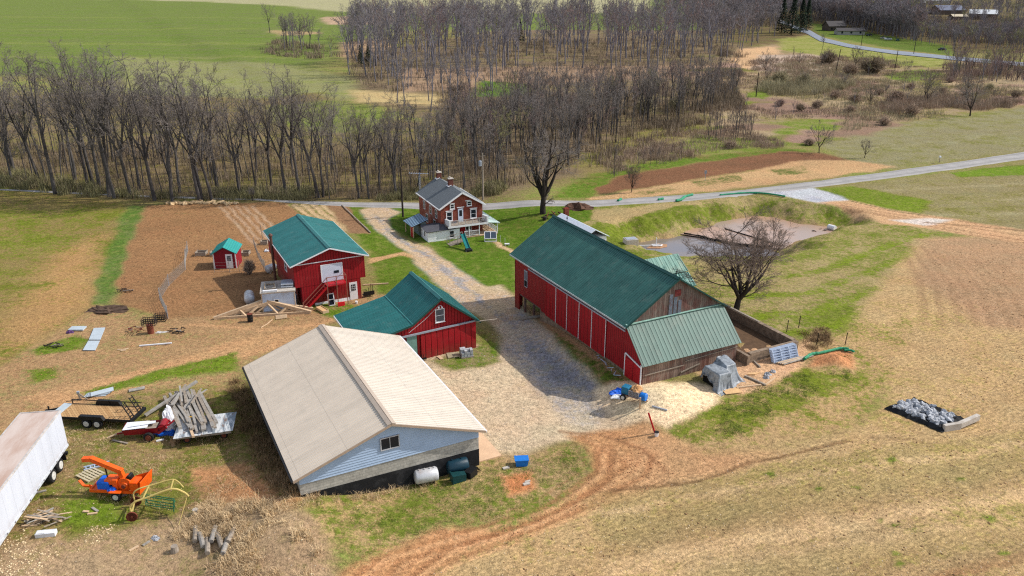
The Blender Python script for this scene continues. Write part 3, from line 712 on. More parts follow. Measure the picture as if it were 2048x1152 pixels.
f.box(-.02, .22, .28, Ln, -1, 1.5); f.box(Wd-.22, Wd+.02, .28, Ln, -1, 1.4); f.box(.22, Wd-.22, Ln-.3, Ln-.02, -1, 1.4)
f.build('foundation', TAR, T)
LAP = M_plain('shade_blue_lap_siding', (158,178,204), .5, .08, 1.2)  # blue of the shaded white gable is put into the siding colour
s = MB(); z = SB; hl = .2
while z < RZ-.1:
    zt = min(z+hl, RZ-.06)
    def half(zz):
        fr = min(1, max(0, 1-(zz-EZ+.1)/(RZ-EZ))); return mid*1.05*fr+.02
    xl0, xr0 = max(0, mid-half(z)), min(Wd, mid+half(z)); xl1, xr1 = max(0, mid-half(zt)), min(Wd, mid+half(zt))
    s.add([(xl0,-.06,z),(xr0,-.06,z),(xr1,-.012,zt),(xl1,-.012,zt),(xl0,.02,z),(xr0,.02,z)], [(0,1,2,3),(4,5,1,0)])
    z = zt
    if zt >= RZ-.07: break
s.build('gable_siding', LAP, T)
MB().wallx(0, Wd, .0, [(0,EZ-.12),(Wd,EZ-.12),(mid,RZ-.1)], .1).build('gable_backing', LAP, T)
MB().wallx(0, Wd, Ln-.1, [(0,EZ-.12),(Wd,EZ-.12),(mid,RZ-.1)], .1).build('gable_backing', LAP, T)
frame_window(T, None, 5.75, 7.0, 3.5, 4.35, -.07, mull=(2,1), mat=M_plain('pale_window_frame', (176,176,180), .6), sill=False)
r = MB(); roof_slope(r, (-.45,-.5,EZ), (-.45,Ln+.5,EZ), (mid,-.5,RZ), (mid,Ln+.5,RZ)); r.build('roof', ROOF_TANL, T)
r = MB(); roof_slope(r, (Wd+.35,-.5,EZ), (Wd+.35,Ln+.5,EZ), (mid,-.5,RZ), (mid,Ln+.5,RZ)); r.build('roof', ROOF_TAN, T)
c = MB(); c.bar((mid-.16,-.52,RZ+.03),(mid-.16,Ln+.52,RZ+.03),.3,.04,up=(-.35,0,1)); c.bar((mid+.16,-.52,RZ+.03),(mid+.16,Ln+.52,RZ+.03),.3,.04,up=(.35,0,1))
c.build('ridge_cap', M_plain('beige_ridge_cap', (176,160,144), .5, .1), T)
TRIM = M_plain('brown_beige_trim', (164,144,126), .5, .1)
for yy in (-.53, Ln+.5): c = MB(); c.bar((-.47,yy+.01,EZ-.06),(mid,yy+.01,RZ-.05),.05,.16); c.bar((Wd+.37,yy+.01,EZ-.06),(mid,yy+.01,RZ-.05),.05,.16); c.build('rake_trim', TRIM, T)
c = MB(); c.bar((-.53,-.5,EZ-.08),(-.53,Ln+.5,EZ-.08),.12,.12); c.tube([(-.5,-.44,EZ-.12),(-.2,-.1,EZ-.5),(-.06,-.06,1.9)], .04, 6); c.build('gutter', BLK, T)
c = MB(); c.bar((Wd+.42,-.5,EZ-.08),(Wd+.42,Ln+.5,EZ-.08),.12,.12); c.build('gutter', WHITE, T)
# apron beside it
x0, y0 = W(21.1, 46.2)
z0 = hz(x0, y0)
ap = MB().box(0, 2.0, 0, 9, -.3, .1).build('concrete_apron', M_plain('tan_concrete', (212,176,142), .9, .12, 1), None, (*W(21.0, 46.9), z0-.02), ROT)
tag(ap, 'tan concrete slab along the right wall of the cream roofed building', 'slab')

# ---------------------------------------------------------------- red shed with the steep gable and lean-to
bx, ay = 17.8, 65.3
T = bthing('small_red_barn', 'small red barn with teal roof, side lean-to and one gable window', 'barn', bx, ay)
Z0 = -.4; L = 7.3; w0, w1 = 4.9, 11.5; rx = 7.8; REZ, RRZ, LVZ = 3.05, 6.0, 3.9
m = MB()
m.wallx(0, 0, 0, [(0,Z0),(w1,Z0),(w1,REZ-.05),(rx,RRZ-.12),(w0,LVZ-.12),(0,2.8)], .12)
m.wallx(0, 0, L-.12, [(0,Z0),(w1,Z0),(w1,REZ-.05),(rx,RRZ-.12),(w0,LVZ-.12),(0,2.8)], .12)
m.box(w1-.12, w1, .12, L-.12, Z0, REZ-.02)
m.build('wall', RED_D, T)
MB().box(0, .12, .12, L-.12, Z0, 2.75).build('side_wall', M_plain('dark_grey_side', (70,72,80), .8, .25), T)  # side wall in one dark grey tone
r = MB(); roof_slope(r, (w1+.35,-.45,REZ-.2), (w1+.35,L+.35,REZ-.2), (rx,-.45,RRZ), (rx,L+.35,RRZ), rib=.23); r.build('roof', ROOF_T, T)
r = MB(); roof_slope(r, (w0,-.45,LVZ), (w0,L+.35,LVZ), (rx,-.45,RRZ), (rx,L+.35,RRZ), rib=.23); r.build('roof', ROOF_T, T)
r = MB(); roof_slope(r, (-.4,-.45,2.78), (-.4,L+.35,2.78), (w0,-.45,LVZ+.01), (w0,L+.35,LVZ+.01), rib=.23); r.build('lean_to_roof', ROOF_T, T)
c = MB(); c.bar((rx-.12,-.46,RRZ+.02),(rx-.12,L+.36,RRZ+.02),.26,.04,up=(-.65,0,1)); c.bar((rx+.12,-.46,RRZ+.02),(rx+.12,L+.36,RRZ+.02),.26,.04,up=(.7,0,1))
c.bar((w0,-.45,LVZ+.04),(w0,L+.35,LVZ+.04),.12,.05); c.build('ridge_cap', ROOF_T, T)
DTRIM = M_plain('dark_green_trim', (24,66,62), .5, .1)
c = MB()
for (xa, za), (xb, zb) in (((w1+.36,REZ-.27),(rx,RRZ-.07)), ((w0,LVZ-.07),(rx,RRZ-.07)), ((-.4,2.71),(w0,LVZ-.07))): c.bar((xa,-.47,za),(xb,-.47,zb),.05,.17)
c.build('rake_trim', DTRIM, T)
c = MB(); c.bar((-.46,-.4,2.7),(-.46,L+.3,2.7),.05,.16); c.bar((-.42,L+.37,2.72),(1.2,L+.37,3.0),.05,.14); c.build('fascia', WHITE, T)
c = MB(); c.bar((1.5,-.16,2.62),(w1+.15,-.16,2.95),.14,.16); c.build('door_track', GREYT, T)
c = MB(); c.wallx(0,0,-.14,[(5.75,-.15),(w1-.05,-.15),(w1-.05,2.82),(5.75,2.66)],.06); c.build('sliding_door', RED_DOOR, T)
c = MB(); c.wallx(0,0,-.08,[(4.35,-.3),(5.35,-.3),(5.35,2.6),(4.35,2.55)],.06); c.build('side_door', M_plain('faded_teal_door', (112,148,140), .6, .15), T)
frame_window(T, None, rx-.42, rx+.38, 3.55, 4.75, -.03, mull=(1,2), glass=GLASSB)
c = MB(); c.tube([(rx-.1,-.05,5.15),(rx-.12,-.25,5.22),(rx-.22,-.3,5.12)], .03, 6); c.tube([(rx,-.05,5.15),(rx+.05,-.25,5.2),(rx+.12,-.3,5.1)], .03, 6); c.lathe([(.09,0),(.05,.12)], rx-.22,-.3,5.02,8); c.lathe([(.09,0),(.05,.12)], rx+.12,-.3,5.0,8)
c.build('gable_lamp', WHITE, T)
c = MB(); c.tube([(rx-.1,-.04,5.15),(rx-1.6,-.03,3.95),(rx-3.2,-.03,2.95)], .018, 5); c.build('cable', WHITE, T)

# ---------------------------------------------------------------- two storey red workshop
bx, ay = 15.9, 83.45
T = bthing('red_workshop', 'two storey red workshop with teal roof and outside stair', 'workshop', bx, ay)
Wd, Ln, EZ, RZ, BZ = 7.95, 14.1, 5.0, 6.5, 2.3; mid = Wd/2+.05
m = MB()
g5 = [(0,BZ),(Wd,BZ),(Wd,EZ-.04),(mid,RZ-.1),(0,EZ-.04)]
m.wallx(0,0,0,g5,.12); m.wallx(0,0,Ln-.12,g5,.12); m.box(0,.12,.12,Ln-.12,BZ,EZ); m.box(Wd-.12,Wd,.12,Ln-.12,BZ,EZ); m.box(0.12,Wd-.12,.12,Ln-.12,BZ,BZ+.1)
m.build('upper_wall', RED_L, T)
m = MB(); m.box(.7, Wd-.6, .02, .2, -1.2, BZ); m.box(.7,.85,.2,Ln-.2,-1.6,BZ); m.box(Wd-.75,Wd-.6,.2,Ln-.2,-1.6,BZ); m.box(.85,Wd-.75,Ln-.35,Ln-.2,-1.6,BZ); m.build('lower_wall', RED_L, T)
r = MB(); roof_slope(r, (-.4,-.45,EZ), (-.4,Ln+.3,EZ), (mid,-.45,RZ), (mid,Ln+.3,RZ), rib=.3, rh=.02); r.build('roof', ROOF_T, T)
r = MB(); roof_slope(r, (Wd+.4,-.45,EZ), (Wd+.4,Ln+.3,EZ), (mid,-.45,RZ), (mid,Ln+.3,RZ), rib=.3, rh=.02); r.build('roof', ROOF_T, T)
c = MB(); c.bar((mid-.13,-.46,RZ+.02),(mid-.13,Ln+.31,RZ+.02),.27,.04,up=(-.36,0,1)); c.bar((mid+.13,-.46,RZ+.02),(mid+.13,Ln+.31,RZ+.02),.27,.04,up=(.36,0,1)); c.build('ridge_cap', ROOF_T, T)
c = MB(); c.bar((-.41,-.47,EZ-.1),(mid,-.47,RZ-.09),.05,.13); c.bar((Wd+.41,-.47,EZ-.1),(mid,-.47,RZ-.09),.05,.13); c.bar((-.44,-.4,EZ-.1),(-.44,Ln+.3,EZ-.1),.05,.14); c.bar((Wd+.44,-.4,EZ-.1),(Wd+.44,Ln+.3,EZ-.1),.05,.14)
c.bar((0,-.03,EZ-.1),(Wd,-.03,EZ-.1),.05,.09); c.build('fascia', WHITE, T)
c = MB(); c.box(3.05,5.3,-.05,.0,2.45,4.42); d = c.build('loft_door', M_plain('white_overhead_door', (200,206,220), .5, .05), T)
c = MB(); c.box(4.4,4.95,-.075,-.045,3.35,3.65); c.build('pane', GLASS, d)
c = MB(); c.box(2.95,3.05,-.06,.0,2.45,4.5); c.box(5.3,5.4,-.06,.0,2.45,4.5); c.box(3.05,5.3,-.06,.0,4.42,4.5); c.build('loft_door_frame', WHITE, T)
gz = hz(*W(bx+6, ay))
c = MB(); c.box(6.0,6.9,-.04,.03,gz+.02,gz+2.1); d = c.build('entry_door', WHITE, T); MB().box(6.2,6.7,-.06,-.035,gz+1.1,gz+1.85).build('pane', GLASS, d)
c = MB(); [c.box(6.2+.165*i-.012,6.2+.165*i+.012,-.075,-.058,gz+1.1,gz+1.85) for i in (1,2)]; [c.box(6.2,6.7,-.075,-.058,gz+1.1+.25*i-.012,gz+1.1+.25*i+.012) for i in (1,2)]; c.build('glazing_bars', WHITE, d)
MB().lathe([(.03,0),(.03,.05)],6.1,-.1,gz+1.0,8,'y').build('handle', BLK, d)
MB().box(2.0, 5.9, -.03, .02, gz-.2, gz+.35).build('plinth', WHITEW, T)
frame_window_x(T, 3.6, 4.5, 3.1, 4.1, -.01)
# landing and stair
st = MB(); st.box(3.2,5.45,-1.25,-.06,2.3,2.42); 
n = 11
for i in range(n):
    f = (i+.5)/n; xx = 3.2 - f*2.75; zz = 2.3 - f*(2.3-gz); st.box(xx-.13, xx+.13, -1.2, -.3, zz-.03, zz+.03)
st.bar((3.2,-1.22,2.28),(.45,-1.22,gz),.06,.24); st.bar((3.2,-.28,2.28),(.45,-.28,gz),.06,.24)
stm = st.build('stair', REDP, T)
h = MB()
for xx in (3.25,4.3,5.4): h.bar((xx,-1.22,gz if xx<5.5 else 2.3),(xx,-1.22,3.4),.08)
h.bar((3.25,-1.22,3.38),(5.4,-1.22,3.38),.06); h.bar((3.25,-1.22,2.9),(5.4,-1.22,2.9),.05); h.bar((5.4,-1.2,3.38),(5.4,-.05,3.38),.05)
h.bar((3.25,-1.22,3.38),(.45,-1.22,gz+1.1),.06); h.bar((3.25,-1.22,2.9),(.45,-1.22,gz+.6),.05); h.bar((.45,-1.22,gz-.1),(.45,-1.22,gz+1.15),.09)
h.build('handrail', M_plain('reddish_wood_rail', (142,92,76), .8, .2), T)
c = MB(); c.tube([(-.55,8.6,-.3),(-.55,8.6,5.9)], .16, 10); c.lathe([(.26,0),(.26,.12),(.1,.3)], -.55,8.6,5.95,10); c.build('chimney_pipe', M_plain('rusty_stove_pipe', (96,64,54), .6, .3, 4), T)

# ---------------------------------------------------------------- garden shed
sx, sy, sz = at(429, 538)
T = thing('garden_shed', 'tiny red garden shed with teal roof and white door', 'shed', (sx+.05, sy, sz), R(7))
Wd, Ln = 2.75, 3.4
m = MB(); g5 = [(0,-.3),(Wd,-.3),(Wd,2.1),(Wd/2,2.85),(0,2.1)]; m.wallx(0,0,0,g5,.08); m.wallx(0,0,Ln,g5,.08); m.box(0,.08,.08,Ln,-.3,2.1); m.box(Wd-.08,Wd,.08,Ln,-.3,2.1); m.build('wall', M_plain('dark_red_panel', (128,14,34), .6, .12), T)
r = MB(); roof_slope(r,(-.25,-.3,2.05),(-.25,Ln+.3,2.05),(Wd/2,-.3,2.98),(Wd/2,Ln+.3,2.98),rib=.4,rh=.03); roof_slope(r,(Wd+.25,-.3,2.05),(Wd+.25,Ln+.3,2.05),(Wd/2,-.3,2.98),(Wd/2,Ln+.3,2.98),rib=.4,rh=.03); r.build('roof', M_metal_roof('bright_teal_shed_roof', (52,156,150), 'Y', .08), T)
c = MB(); c.box(1.5,2.35,-.04,.0,.05,1.95); d = c.build('door', WHITE, T); MB().box(1.7,2.15,-.055,-.035,1.05,1.7).build('pane', GLASS, d)
c = MB(); [c.box(1.7+.15*i-.01,1.7+.15*i+.01,-.07,-.05,1.05,1.7) for i in (1,2)]; [c.box(1.7,2.15,-.07,-.05,1.05+.22*i-.01,1.05+.22*i+.01) for i in (1,2)]; c.build('glazing_bars', WHITE, d)
c = MB(); [MB().box(x-.06,x+.06,-.03,.05,-.1,2.1).build('corner_trim', WHITE, T) for x in (0.02,Wd-.02)]

# ---------------------------------------------------------------- the big barn
bx, ay = 37.6, 51.9
T = bthing('big_red_barn', 'long red bank barn with dark green roof and grey board gable', 'barn', bx, ay)
Wd, Ln, EZ, RZ = 10.5, 21.2, 6.0, 9.5; mid = 5.15; SZ = 1.6
m = MB(); m.box(0,.15,0,15.3,SZ,EZ-.02); m.box(0,.15,15.3,Ln,1.85,EZ-.02); m.box(0,.15,Ln-1.0,Ln,-1,1.85); m.box(0,Wd,Ln-.15,Ln-.001,1.85,EZ-.02); m.box(.15,.9,Ln-.16,Ln-.01,-1,1.85)
m.wallx(0,0,Ln-.14,[(0,EZ-.02),(Wd,EZ-.02),(mid,RZ-.1)],.13)
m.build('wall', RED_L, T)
m = MB(); m.wallx(0,0,0,[(.15,3.0),(Wd,3.0),(Wd,EZ-.03),(mid,RZ-.12),(.15,EZ-.03)],.15); m.build('board_gable', WOODW, T)
m = MB(); m.box(Wd-.15,Wd,0.15,Ln-.15,-1.2,EZ-.05); m.build('rear_wall', WOODW, T)
m = MB(); m.box(.1,.5,-.2,15.2,-1.2,SZ); m.box(.1,Wd,15.2,15.6,-1.2,1.85); m.build('stone_foundation', STONE, T)
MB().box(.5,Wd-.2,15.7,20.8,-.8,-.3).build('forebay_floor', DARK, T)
MB().box(.5,Wd-.2,15.3,Ln-.2,1.86,2.0).build('forebay_ceiling', WOODW, T)
c = MB()
for yy in (17.2, 19.2): c.bar((.25,yy,-.9),(.25,yy,1.85),.2)
c.bar((.2,15.5,1.75),(.2,Ln-.2,1.75),.22,.22); c.build('forebay_post', WOODW, T)
r = MB(); roof_slope(r, (-.3,-.3,EZ-.1), (-.3,Ln+.7,EZ-.1), (mid,-.3,RZ), (mid,Ln+.7,RZ), rib=.3); r.build('roof', ROOF_G, T)
r = MB(); roof_slope(r, (Wd+.3,-.3,EZ-.1), (Wd+.3,Ln+.7,EZ-.1), (mid,-.3,RZ), (mid,Ln+.7,RZ), rib=.3); r.build('roof', ROOF_G, T)
c = MB(); c.bar((mid-.12,-.32,RZ+.03),(mid-.12,Ln+.72,RZ+.03),.27,.05,up=(-.6,0,1)); c.bar((mid+.12,-.32,RZ+.03),(mid+.12,Ln+.72,RZ+.03),.27,.05,up=(.6,0,1)); c.build('ridge_cap', DTRIM, T)
for yy in (Ln-2.2, .2):
    c = MB(); c.bar((mid,yy,RZ),(mid,yy,RZ+.75),.04); c.lathe([(.07,0),(.1,.06),(.07,.12)], mid, yy, RZ+.42, 8); c.build('lightning_rod', BLK, T)
c = MB()
for xe, ze in ((-.32,EZ-.15),(Wd+.32,EZ-.15)): c.bar((xe,-.31,ze),(mid,-.31,RZ-.05),.05,.13)
c.build('rake_trim', DTRIM, T); c = MB()
c.bar((-.33,-.25,EZ-.17),(-.33,Ln+.65,EZ-.17),.05,.14); c.build('eave_strip', M_plain('pale_grey_fascia', (170,176,176), .6), T)
# sliding doors
for i, (y0, y1) in enumerate(((3.05,5.35),(5.4,7.6),(7.65,9.85),(9.9,12.0),(12.05,14.1))):
    c = MB(); c.box(-.09,-.02,y0,y1,SZ-.05,EZ-.65); d = c.build('sliding_door', RED_DOOR, T)
    e = MB(); e.box(-.12,-.085,y0-.01,y0+.045,SZ-.05,EZ-.62); e.build('door_edge_trim', WHITE, d)
    if i == 4: e = MB(); e.box(-.12,-.085,y1-.04,y1+.01,SZ-.05,EZ-.62); e.box(-.115,-.085,y1-.95,y1-.9,SZ,SZ+2.2); e.box(-.115,-.085,y1-.95,y1-.1,SZ+2.15,SZ+2.2); e.build('wicket_trim', REDP, d)
c = MB(); c.bar((-.16,-.0,EZ-.55),(-.16,17.8,EZ-.55),.1,.12); c.build('door_track', GREYT, T)
f = MB(); f.box(-.05,.02,18.25,18.95,3.1,5.0); fr = f.build('window', GREYT, T)
MB().box(-.06,-.045,18.32,18.88,3.2,3.85).build('opening', DARK, fr); MB().box(-.065,-.045,18.32,18.88,3.95,4.85).build('slatted_shutter', M_plain('grey_shutter', (110,112,120), .8), fr)
# patched opening in the gable
f = MB()
for i in range(3): f.box(mid-.75+.5*i, mid-.4+.5*i, -.05, -.005, 5.5-.3*(i%2), 8.0-.35*i)
f.build('gable_shutter', M_plain('peeling_blue_grey_boards', (96,106,118), .8, .4, 5, dirt=(110,60,52), dscale=3), T)
MB().box(mid-.2, mid+.45, -.06, -.006, 7.75, 8.35).build('gable_hatch', M_plain('dull_red_hatch', (110,46,44), .8, .3, 4), T)
# lean-to in front of the gable
LZ = 3.3; LY = -2.5
m = MB(); m.box(.0,Wd,LY,LY+.12,.2,LZ-.02); m.box(Wd-.12,Wd,LY+.12,-.0,.2,3.3); m.wally(Wd-.12,[(LY+.12,3.3),(0,3.3),(0,EZ-.1)],.118)
m.build('lean_to_wall', WOODG, T)
m = MB(); m.wally(-.002,[(LY,.2),(0,.2),(0,EZ-.15),(LY,LZ-.05)],.15); m.build('lean_to_side', RED_D, T)
r = MB(); roof_slope(r,(-.15,LY-.3,LZ-.1),(Wd+.25,LY-.3,LZ-.1),(-.15,-.02,EZ+.02),(Wd+.1,-.02,EZ+.02),rib=.42,rh=.02,rw=.03); r.build('lean_to_roof', ROOF_LT, T)
c = MB(); c.bar((-.15,-.08,EZ+.06),(Wd+.1,-.08,EZ+.06),.22,.05); c.build('flashing', M_plain('pale_teal_flashing', (140,176,164), .5), T)
gz = .95
c = MB(); c.box(-.06,-.005,LY+.1,-.1,gz,3.0); d = c.build('double_door', REDP, T); MB().box(-.075,-.058,LY+1.18,LY+1.22,gz,2.98).build('meeting_strip', M_plain('dark_red_strip', (90,14,20), .6), d)
c = MB(); c.box(-.08,-.01,LY-.01,LY+.11,.5,LZ-.1); c.box(-.08,-.01,-.1,.0,gz,3.35); c.bar((-.06,LY+.1,2.95),(-.06,-.1,3.4),.06,.12); c.build('door_frame', WHITE, T)
c = MB(); c.bar((.3,LY-.06,2.2),(4.5,LY-.06,2.25),.05,.07); c.bar((4.6,LY-.06,2.6),(Wd,LY-.06,2.75),.05,.07); c.bar((4.2,LY-.06,1.6),(6.3,LY-.06,2.0),.06,.1); c.build('wall_rail', WOODO, T)
# rear wing
wx0, wx1 = Wd, Wd+4.6; ry = 12.4
m = MB(); m.wally(wx1-.12,[(ry-2.7,-1.5),(ry+2.7,-1.5),(ry+2.7,3.8),(ry,6.3),(ry-2.7,3.8)],.12); m.box(wx0,wx1-.12,ry-2.7,ry-2.58,-1.5,3.8); m.box(wx0,wx1-.12,ry+2.58,ry+2.7,-1.5,3.8); m.build('wing_wall', WOODW, T)
r = MB(); roof_slope(r,(mid+.5,ry-1.6,4.95),(wx1+.3,ry-1.6,4.95),(mid+.5,ry,6.45),(wx1,ry,6.45),rib=.5,rh=.02); roof_slope(r,(wx0-.5,ry+3,3.7),(wx1+.3,ry+3,3.7),(wx0-.5,ry,6.45),(wx1,ry,6.45),rib=.5,rh=.02); r.build('wing_roof', OLDG, T)
r = MB(); roof_slope(r,(wx0-.5,ry-3.0,3.75),(wx1+.4,ry-3.0,3.75),(wx0-.5,ry-1.6,4.85),(wx1+.3,ry-1.6,4.85),rib=.4,rh=.03); r.build('wing_lower_roof', M_metal_roof('newer_teal_roof', (60,140,128), 'X', .1), T)

# ---------------------------------------------------------------- brick farmhouse
HZ = float(hz(*W(44, 106)))-.3
hx, hy = W(42.0, 105.4)
T = thing('brick_farmhouse', 'two storey red brick farmhouse with grey roof and white porch', 'house', (hx, hy, HZ), ROT-R(2.7))
Wd, Ln, EZ, RZ = 6.6, 10.2, 4.75, 6.75; mid = 3.3
m = MB(); g5 = [(0,-1),(Wd,-1),(Wd,EZ),(mid,RZ-.1),(0,EZ)]; m.wallx(0,0,0,g5,.25); m.wallx(0,0,Ln-.25,g5,.25); m.box(Wd-.25,Wd,.25,Ln-.25,-1,EZ); m.build('wall', BRICK, T)
MB().box(0,.25,.25,Ln-.25,-1,EZ).build('side_wall', BRICKL, T)
r = MB(); roof_slope(r,(-.35,-.4,EZ-.1),(-.35,Ln+.3,EZ-.1),(mid,-.4,RZ+.1),(mid,Ln+.3,RZ+.1),t=.14,rib=99); roof_slope(r,(Wd+.35,-.4,EZ-.1),(Wd+.35,Ln+.3,EZ-.1),(mid,-.4,RZ+.1),(mid,Ln+.3,RZ+.1),t=.14,rib=99)
SH = NT('grey_shingle_courses'); v = SH.obj(); s3 = SH.sep(v)
fr = SH.math('FRACT', SH.math('MULTIPLY', s3[0], 4.5)); cc = SH.mulv(lin((110,115,118)), SH.math('ADD', SH.rng(fr, 0, .25, .72, 1.0), SH.rng(SH.noise(3, 5, .7, v), .3, .7, -.2, .2))); SH.out(cc, .9, 0)
rf = r.build('roof', SH.m, T)
c = MB(); c.bar((-.36,-.42,EZ-.16),(mid,-.42,RZ+.03),.06,.24); c.bar((Wd+.36,-.42,EZ-.16),(mid,-.42,RZ+.03),.06,.24); c.bar((-.4,-.35,EZ-.15),(-.4,Ln+.25,EZ-.15),.08,.16); c.bar((Wd+.4,-.35,EZ-.15),(Wd+.4,Ln+.25,EZ-.15),.08,.16); c.build('cornice', WHITE, T)
for yy, hh in ((4.6, 1.05), (Ln-.35, .9)):
    c = MB(); c.box(mid-.35,mid+.35,yy-.3,yy+.3,RZ-.3,RZ+hh); ch = c.build('chimney', M_plain('sooty_chimney_brick', (104,62,52), .9, .3, 5), rf)
    c = MB(); c.box(mid-.42,mid+.42,yy-.37,yy+.37,RZ+hh,RZ+hh+.1); c.lathe([(.14,0),(.16,.22)],mid-.1,yy,RZ+hh+.1,8); c.build('chimney_cap', CONC, ch)
    c = MB(); c.slab((mid-.55,yy-.5,RZ-.05),(mid+.0,yy-.5,RZ+.17),(mid+.0,yy+.5,RZ+.17),(mid-.55,yy+.5,RZ-.05),.04); c.build('flashing', WHITE, ch)
for x0, x1, z0, z1 in ((1.1,1.5,4.55,5.0),(3.75,4.2,4.75,5.2)): frame_window(T,None,x0+.45,x1+.55,z0-.05,z1+.05,-.02,mull=(1,2),fw=.1)
for x0 in (.95, 4.75): 
    frame_window(T,None,x0,x0+.75,2.75,3.95,-.02,mull=(1,2),fw=.12)
for x0 in (1.9,3.9): frame_window(T,None,x0,x0+.75,.95,2.1,-.02,mull=(1,2),fw=.1)
for xx, zz, wd in ((1.32,4.17,1.2),(5.12,4.17,1.2),(1.75,5.2,.8),(4.22,5.4,.8),(3.15,4.55,1.1)):
    pass
c = MB()
for xx, zz, wd in ((1.325,4.12,1.15),(5.125,4.12,1.15),(1.8,5.2,.8),(4.25,5.4,.8),(3.1,4.5,1.1)): MB().box(xx-wd/2,xx+wd/2,-.12,0,zz,zz+.1).build('window_hood', WHITE, T)
c = MB(); c.box(2.7,3.5,-.05,0,2.35,4.35); d = c.build('balcony_door', M_plain('pale_blue_white_door', (196,208,224), .5, .05), T); MB().box(2.88,3.32,-.065,-.045,3.2,4.1).build('pane', GLASS, d)
c = MB(); c.box(3.0,3.9,-.05,0,.55,2.2); c.build('front_door', REDP, T)
for y0, z0 in ((1.6,2.8),(4.2,2.8),(7.2,2.8),(2.6,1.0),(6.0,1.0)): frame_window_x(T,y0,y0+.75,z0,z0+1.15,-.01)
# whitewashed kitchen annex at the front left
PZ = 2.3
m = MB(); m.box(-2.6,2.3,-1.6,-1.45,-.6,1.95); m.box(-2.6,-2.45,-1.45,2.0,-.6,1.95); m.box(2.15,2.3,-1.45,-.05,-.6,1.95); m.box(-2.45,-.02,1.85,2.0,-.6,1.95); m.build('kitchen_annex', WHITEW, T)
r = MB(); r.slab((-2.85,-1.85,1.9),(2.4,-1.85,2.02),(2.4,-.02,2.5),(-2.85,1.0,2.2),.1); r.slab((-2.85,1.0,2.2),(-.02,.44,2.4),(-.02,2.3,1.95),(-2.85,2.3,1.85),.1); r.build('annex_roof', M_plain('dark_annex_shingles', (78,78,84), .9, .15, 2), T)
frame_window(T,None,.75,1.35,.65,1.6,-1.62,mull=(1,2),fw=.09)
frame_window_x(T,-.5,-.05,.9,1.6,-2.62,fw=.05)
# porch with balcony
c = MB(); c.box(2.4,Wd+1.7,-1.9,-.02,.35,.5); c.box(Wd+.02,Wd+1.7,-.02,5.0,.35,.5); c.build('porch_deck', WOODN, T)
c = MB(); c.box(2.5,Wd+1.6,-1.8,-1.6,-.5,.35); c.box(Wd+1.4,Wd+1.6,-1.6,4.9,-.5,.35); c.build('porch_skirt', BLOCK, T)
c = MB(); c.box(.4,Wd+.1,-1.95,-.02,2.22,2.36); c.build('balcony_floor', WOODO, T); MB().box(.4,Wd+.1,-2.02,-1.95,2.12,2.38).build('balcony_fascia', WHITE, T)
c = MB(); c.slab((Wd+.1,-2.0,2.36),(Wd+2.0,-2.0,2.05),(Wd+2.0,5.2,2.05),(Wd+.1,5.2,2.75),.1); c.build('porch_roof', M_plain('pale_green_porch_roof', (176,196,188), .5, .1), T)
c = MB()
for px_, py_ in ((3.7,-1.85),(5.3,-1.85),(Wd+1.6,-1.85),(Wd+1.6,1.4),(Wd+1.6,4.8)): MB().bar((px_,py_,.5),(px_,py_,2.15),.12).build('porch_post', WHITE, T)
c = MB(); c.bar((2.9,-1.85,1.3),(5.3,-1.85,1.3),.07); c.bar((2.9,-1.85,.65),(5.3,-1.85,.65),.06)
for i in range(14): c.bar((2.95+i*.18,-1.85,.65),(2.95+i*.18,-1.85,1.3),.04)
c.bar((Wd+1.6,-1.5,1.3),(Wd+1.6,4.8,1.3),.07); c.bar((Wd+1.6,-1.5,.65),(Wd+1.6,4.8,.65),.06)
for i in range(32): c.bar((Wd+1.6,-1.4+i*.195,.65),(Wd+1.6,-1.4+i*.195,1.3),.04)
c.build('porch_railing', WHITE, T)
c = MB()
for i in range(5):
    xa, xb = .95+i*1.08, .95+(i+1)*1.08
    c.bar((xa,-1.92,2.42),(xb,-1.92,3.1),.05,.04); c.bar((xa,-1.94,3.1),(xb,-1.94,2.42),.05,.04); c.bar((xa,-1.92,2.36),(xa,-1.92,3.15),.08)
c.bar((.9,-1.92,3.15),(6.4,-1.92,3.15),.08,.06); c.build('balcony_railing', M_plain('grey_wood_railing', (170,164,158), .8, .2), T)
[MB().wally(xx,[(-2.02,2.36),(-.1,2.36),(-.1,3.05),(-2.02,3.3)],.25).build('balcony_end_panel', WHITE, T) for xx in (.55,Wd-.15)]

# little lean-to shelter left of the house
x, y = W(38.1, 106.9)
T = thing('woodshed_shelter', 'small open shelter with dark striped metal roof beside the annex', 'shelter', (x, y, HZ), ROT)
c = MB(); c.slab((-.2,-.2,2.1),(2.4,-.2,2.9),(2.4,3.6,2.9),(-.2,3.6,2.1),.06)
STR = NT('blue_striped_metal'); v = STR.obj(); q = STR.sep(v); w_ = STR.math('GREATER_THAN', STR.math('FRACT', STR.math('MULTIPLY', q[1], 2.1)), .7); STR.out(STR.mix(w_, lin((40,62,88)), lin((168,200,220))), .5)
c.build('roof', STR.m, T)
c = MB(); c.box(1.3,2.2,.1,3.4,-.5,2.5); c.build('wall', M_plain('grey_green_wall', (110,122,118), .8), T)
[MB().bar((.1,yy,-.4),(.1,yy,2.15),.12).build('post', WOODN, T) for yy in (.0,1.1,3.3)]
MB().box(.05,.12,.1,.95,0,1.9).build('red_panel', REDP, T)

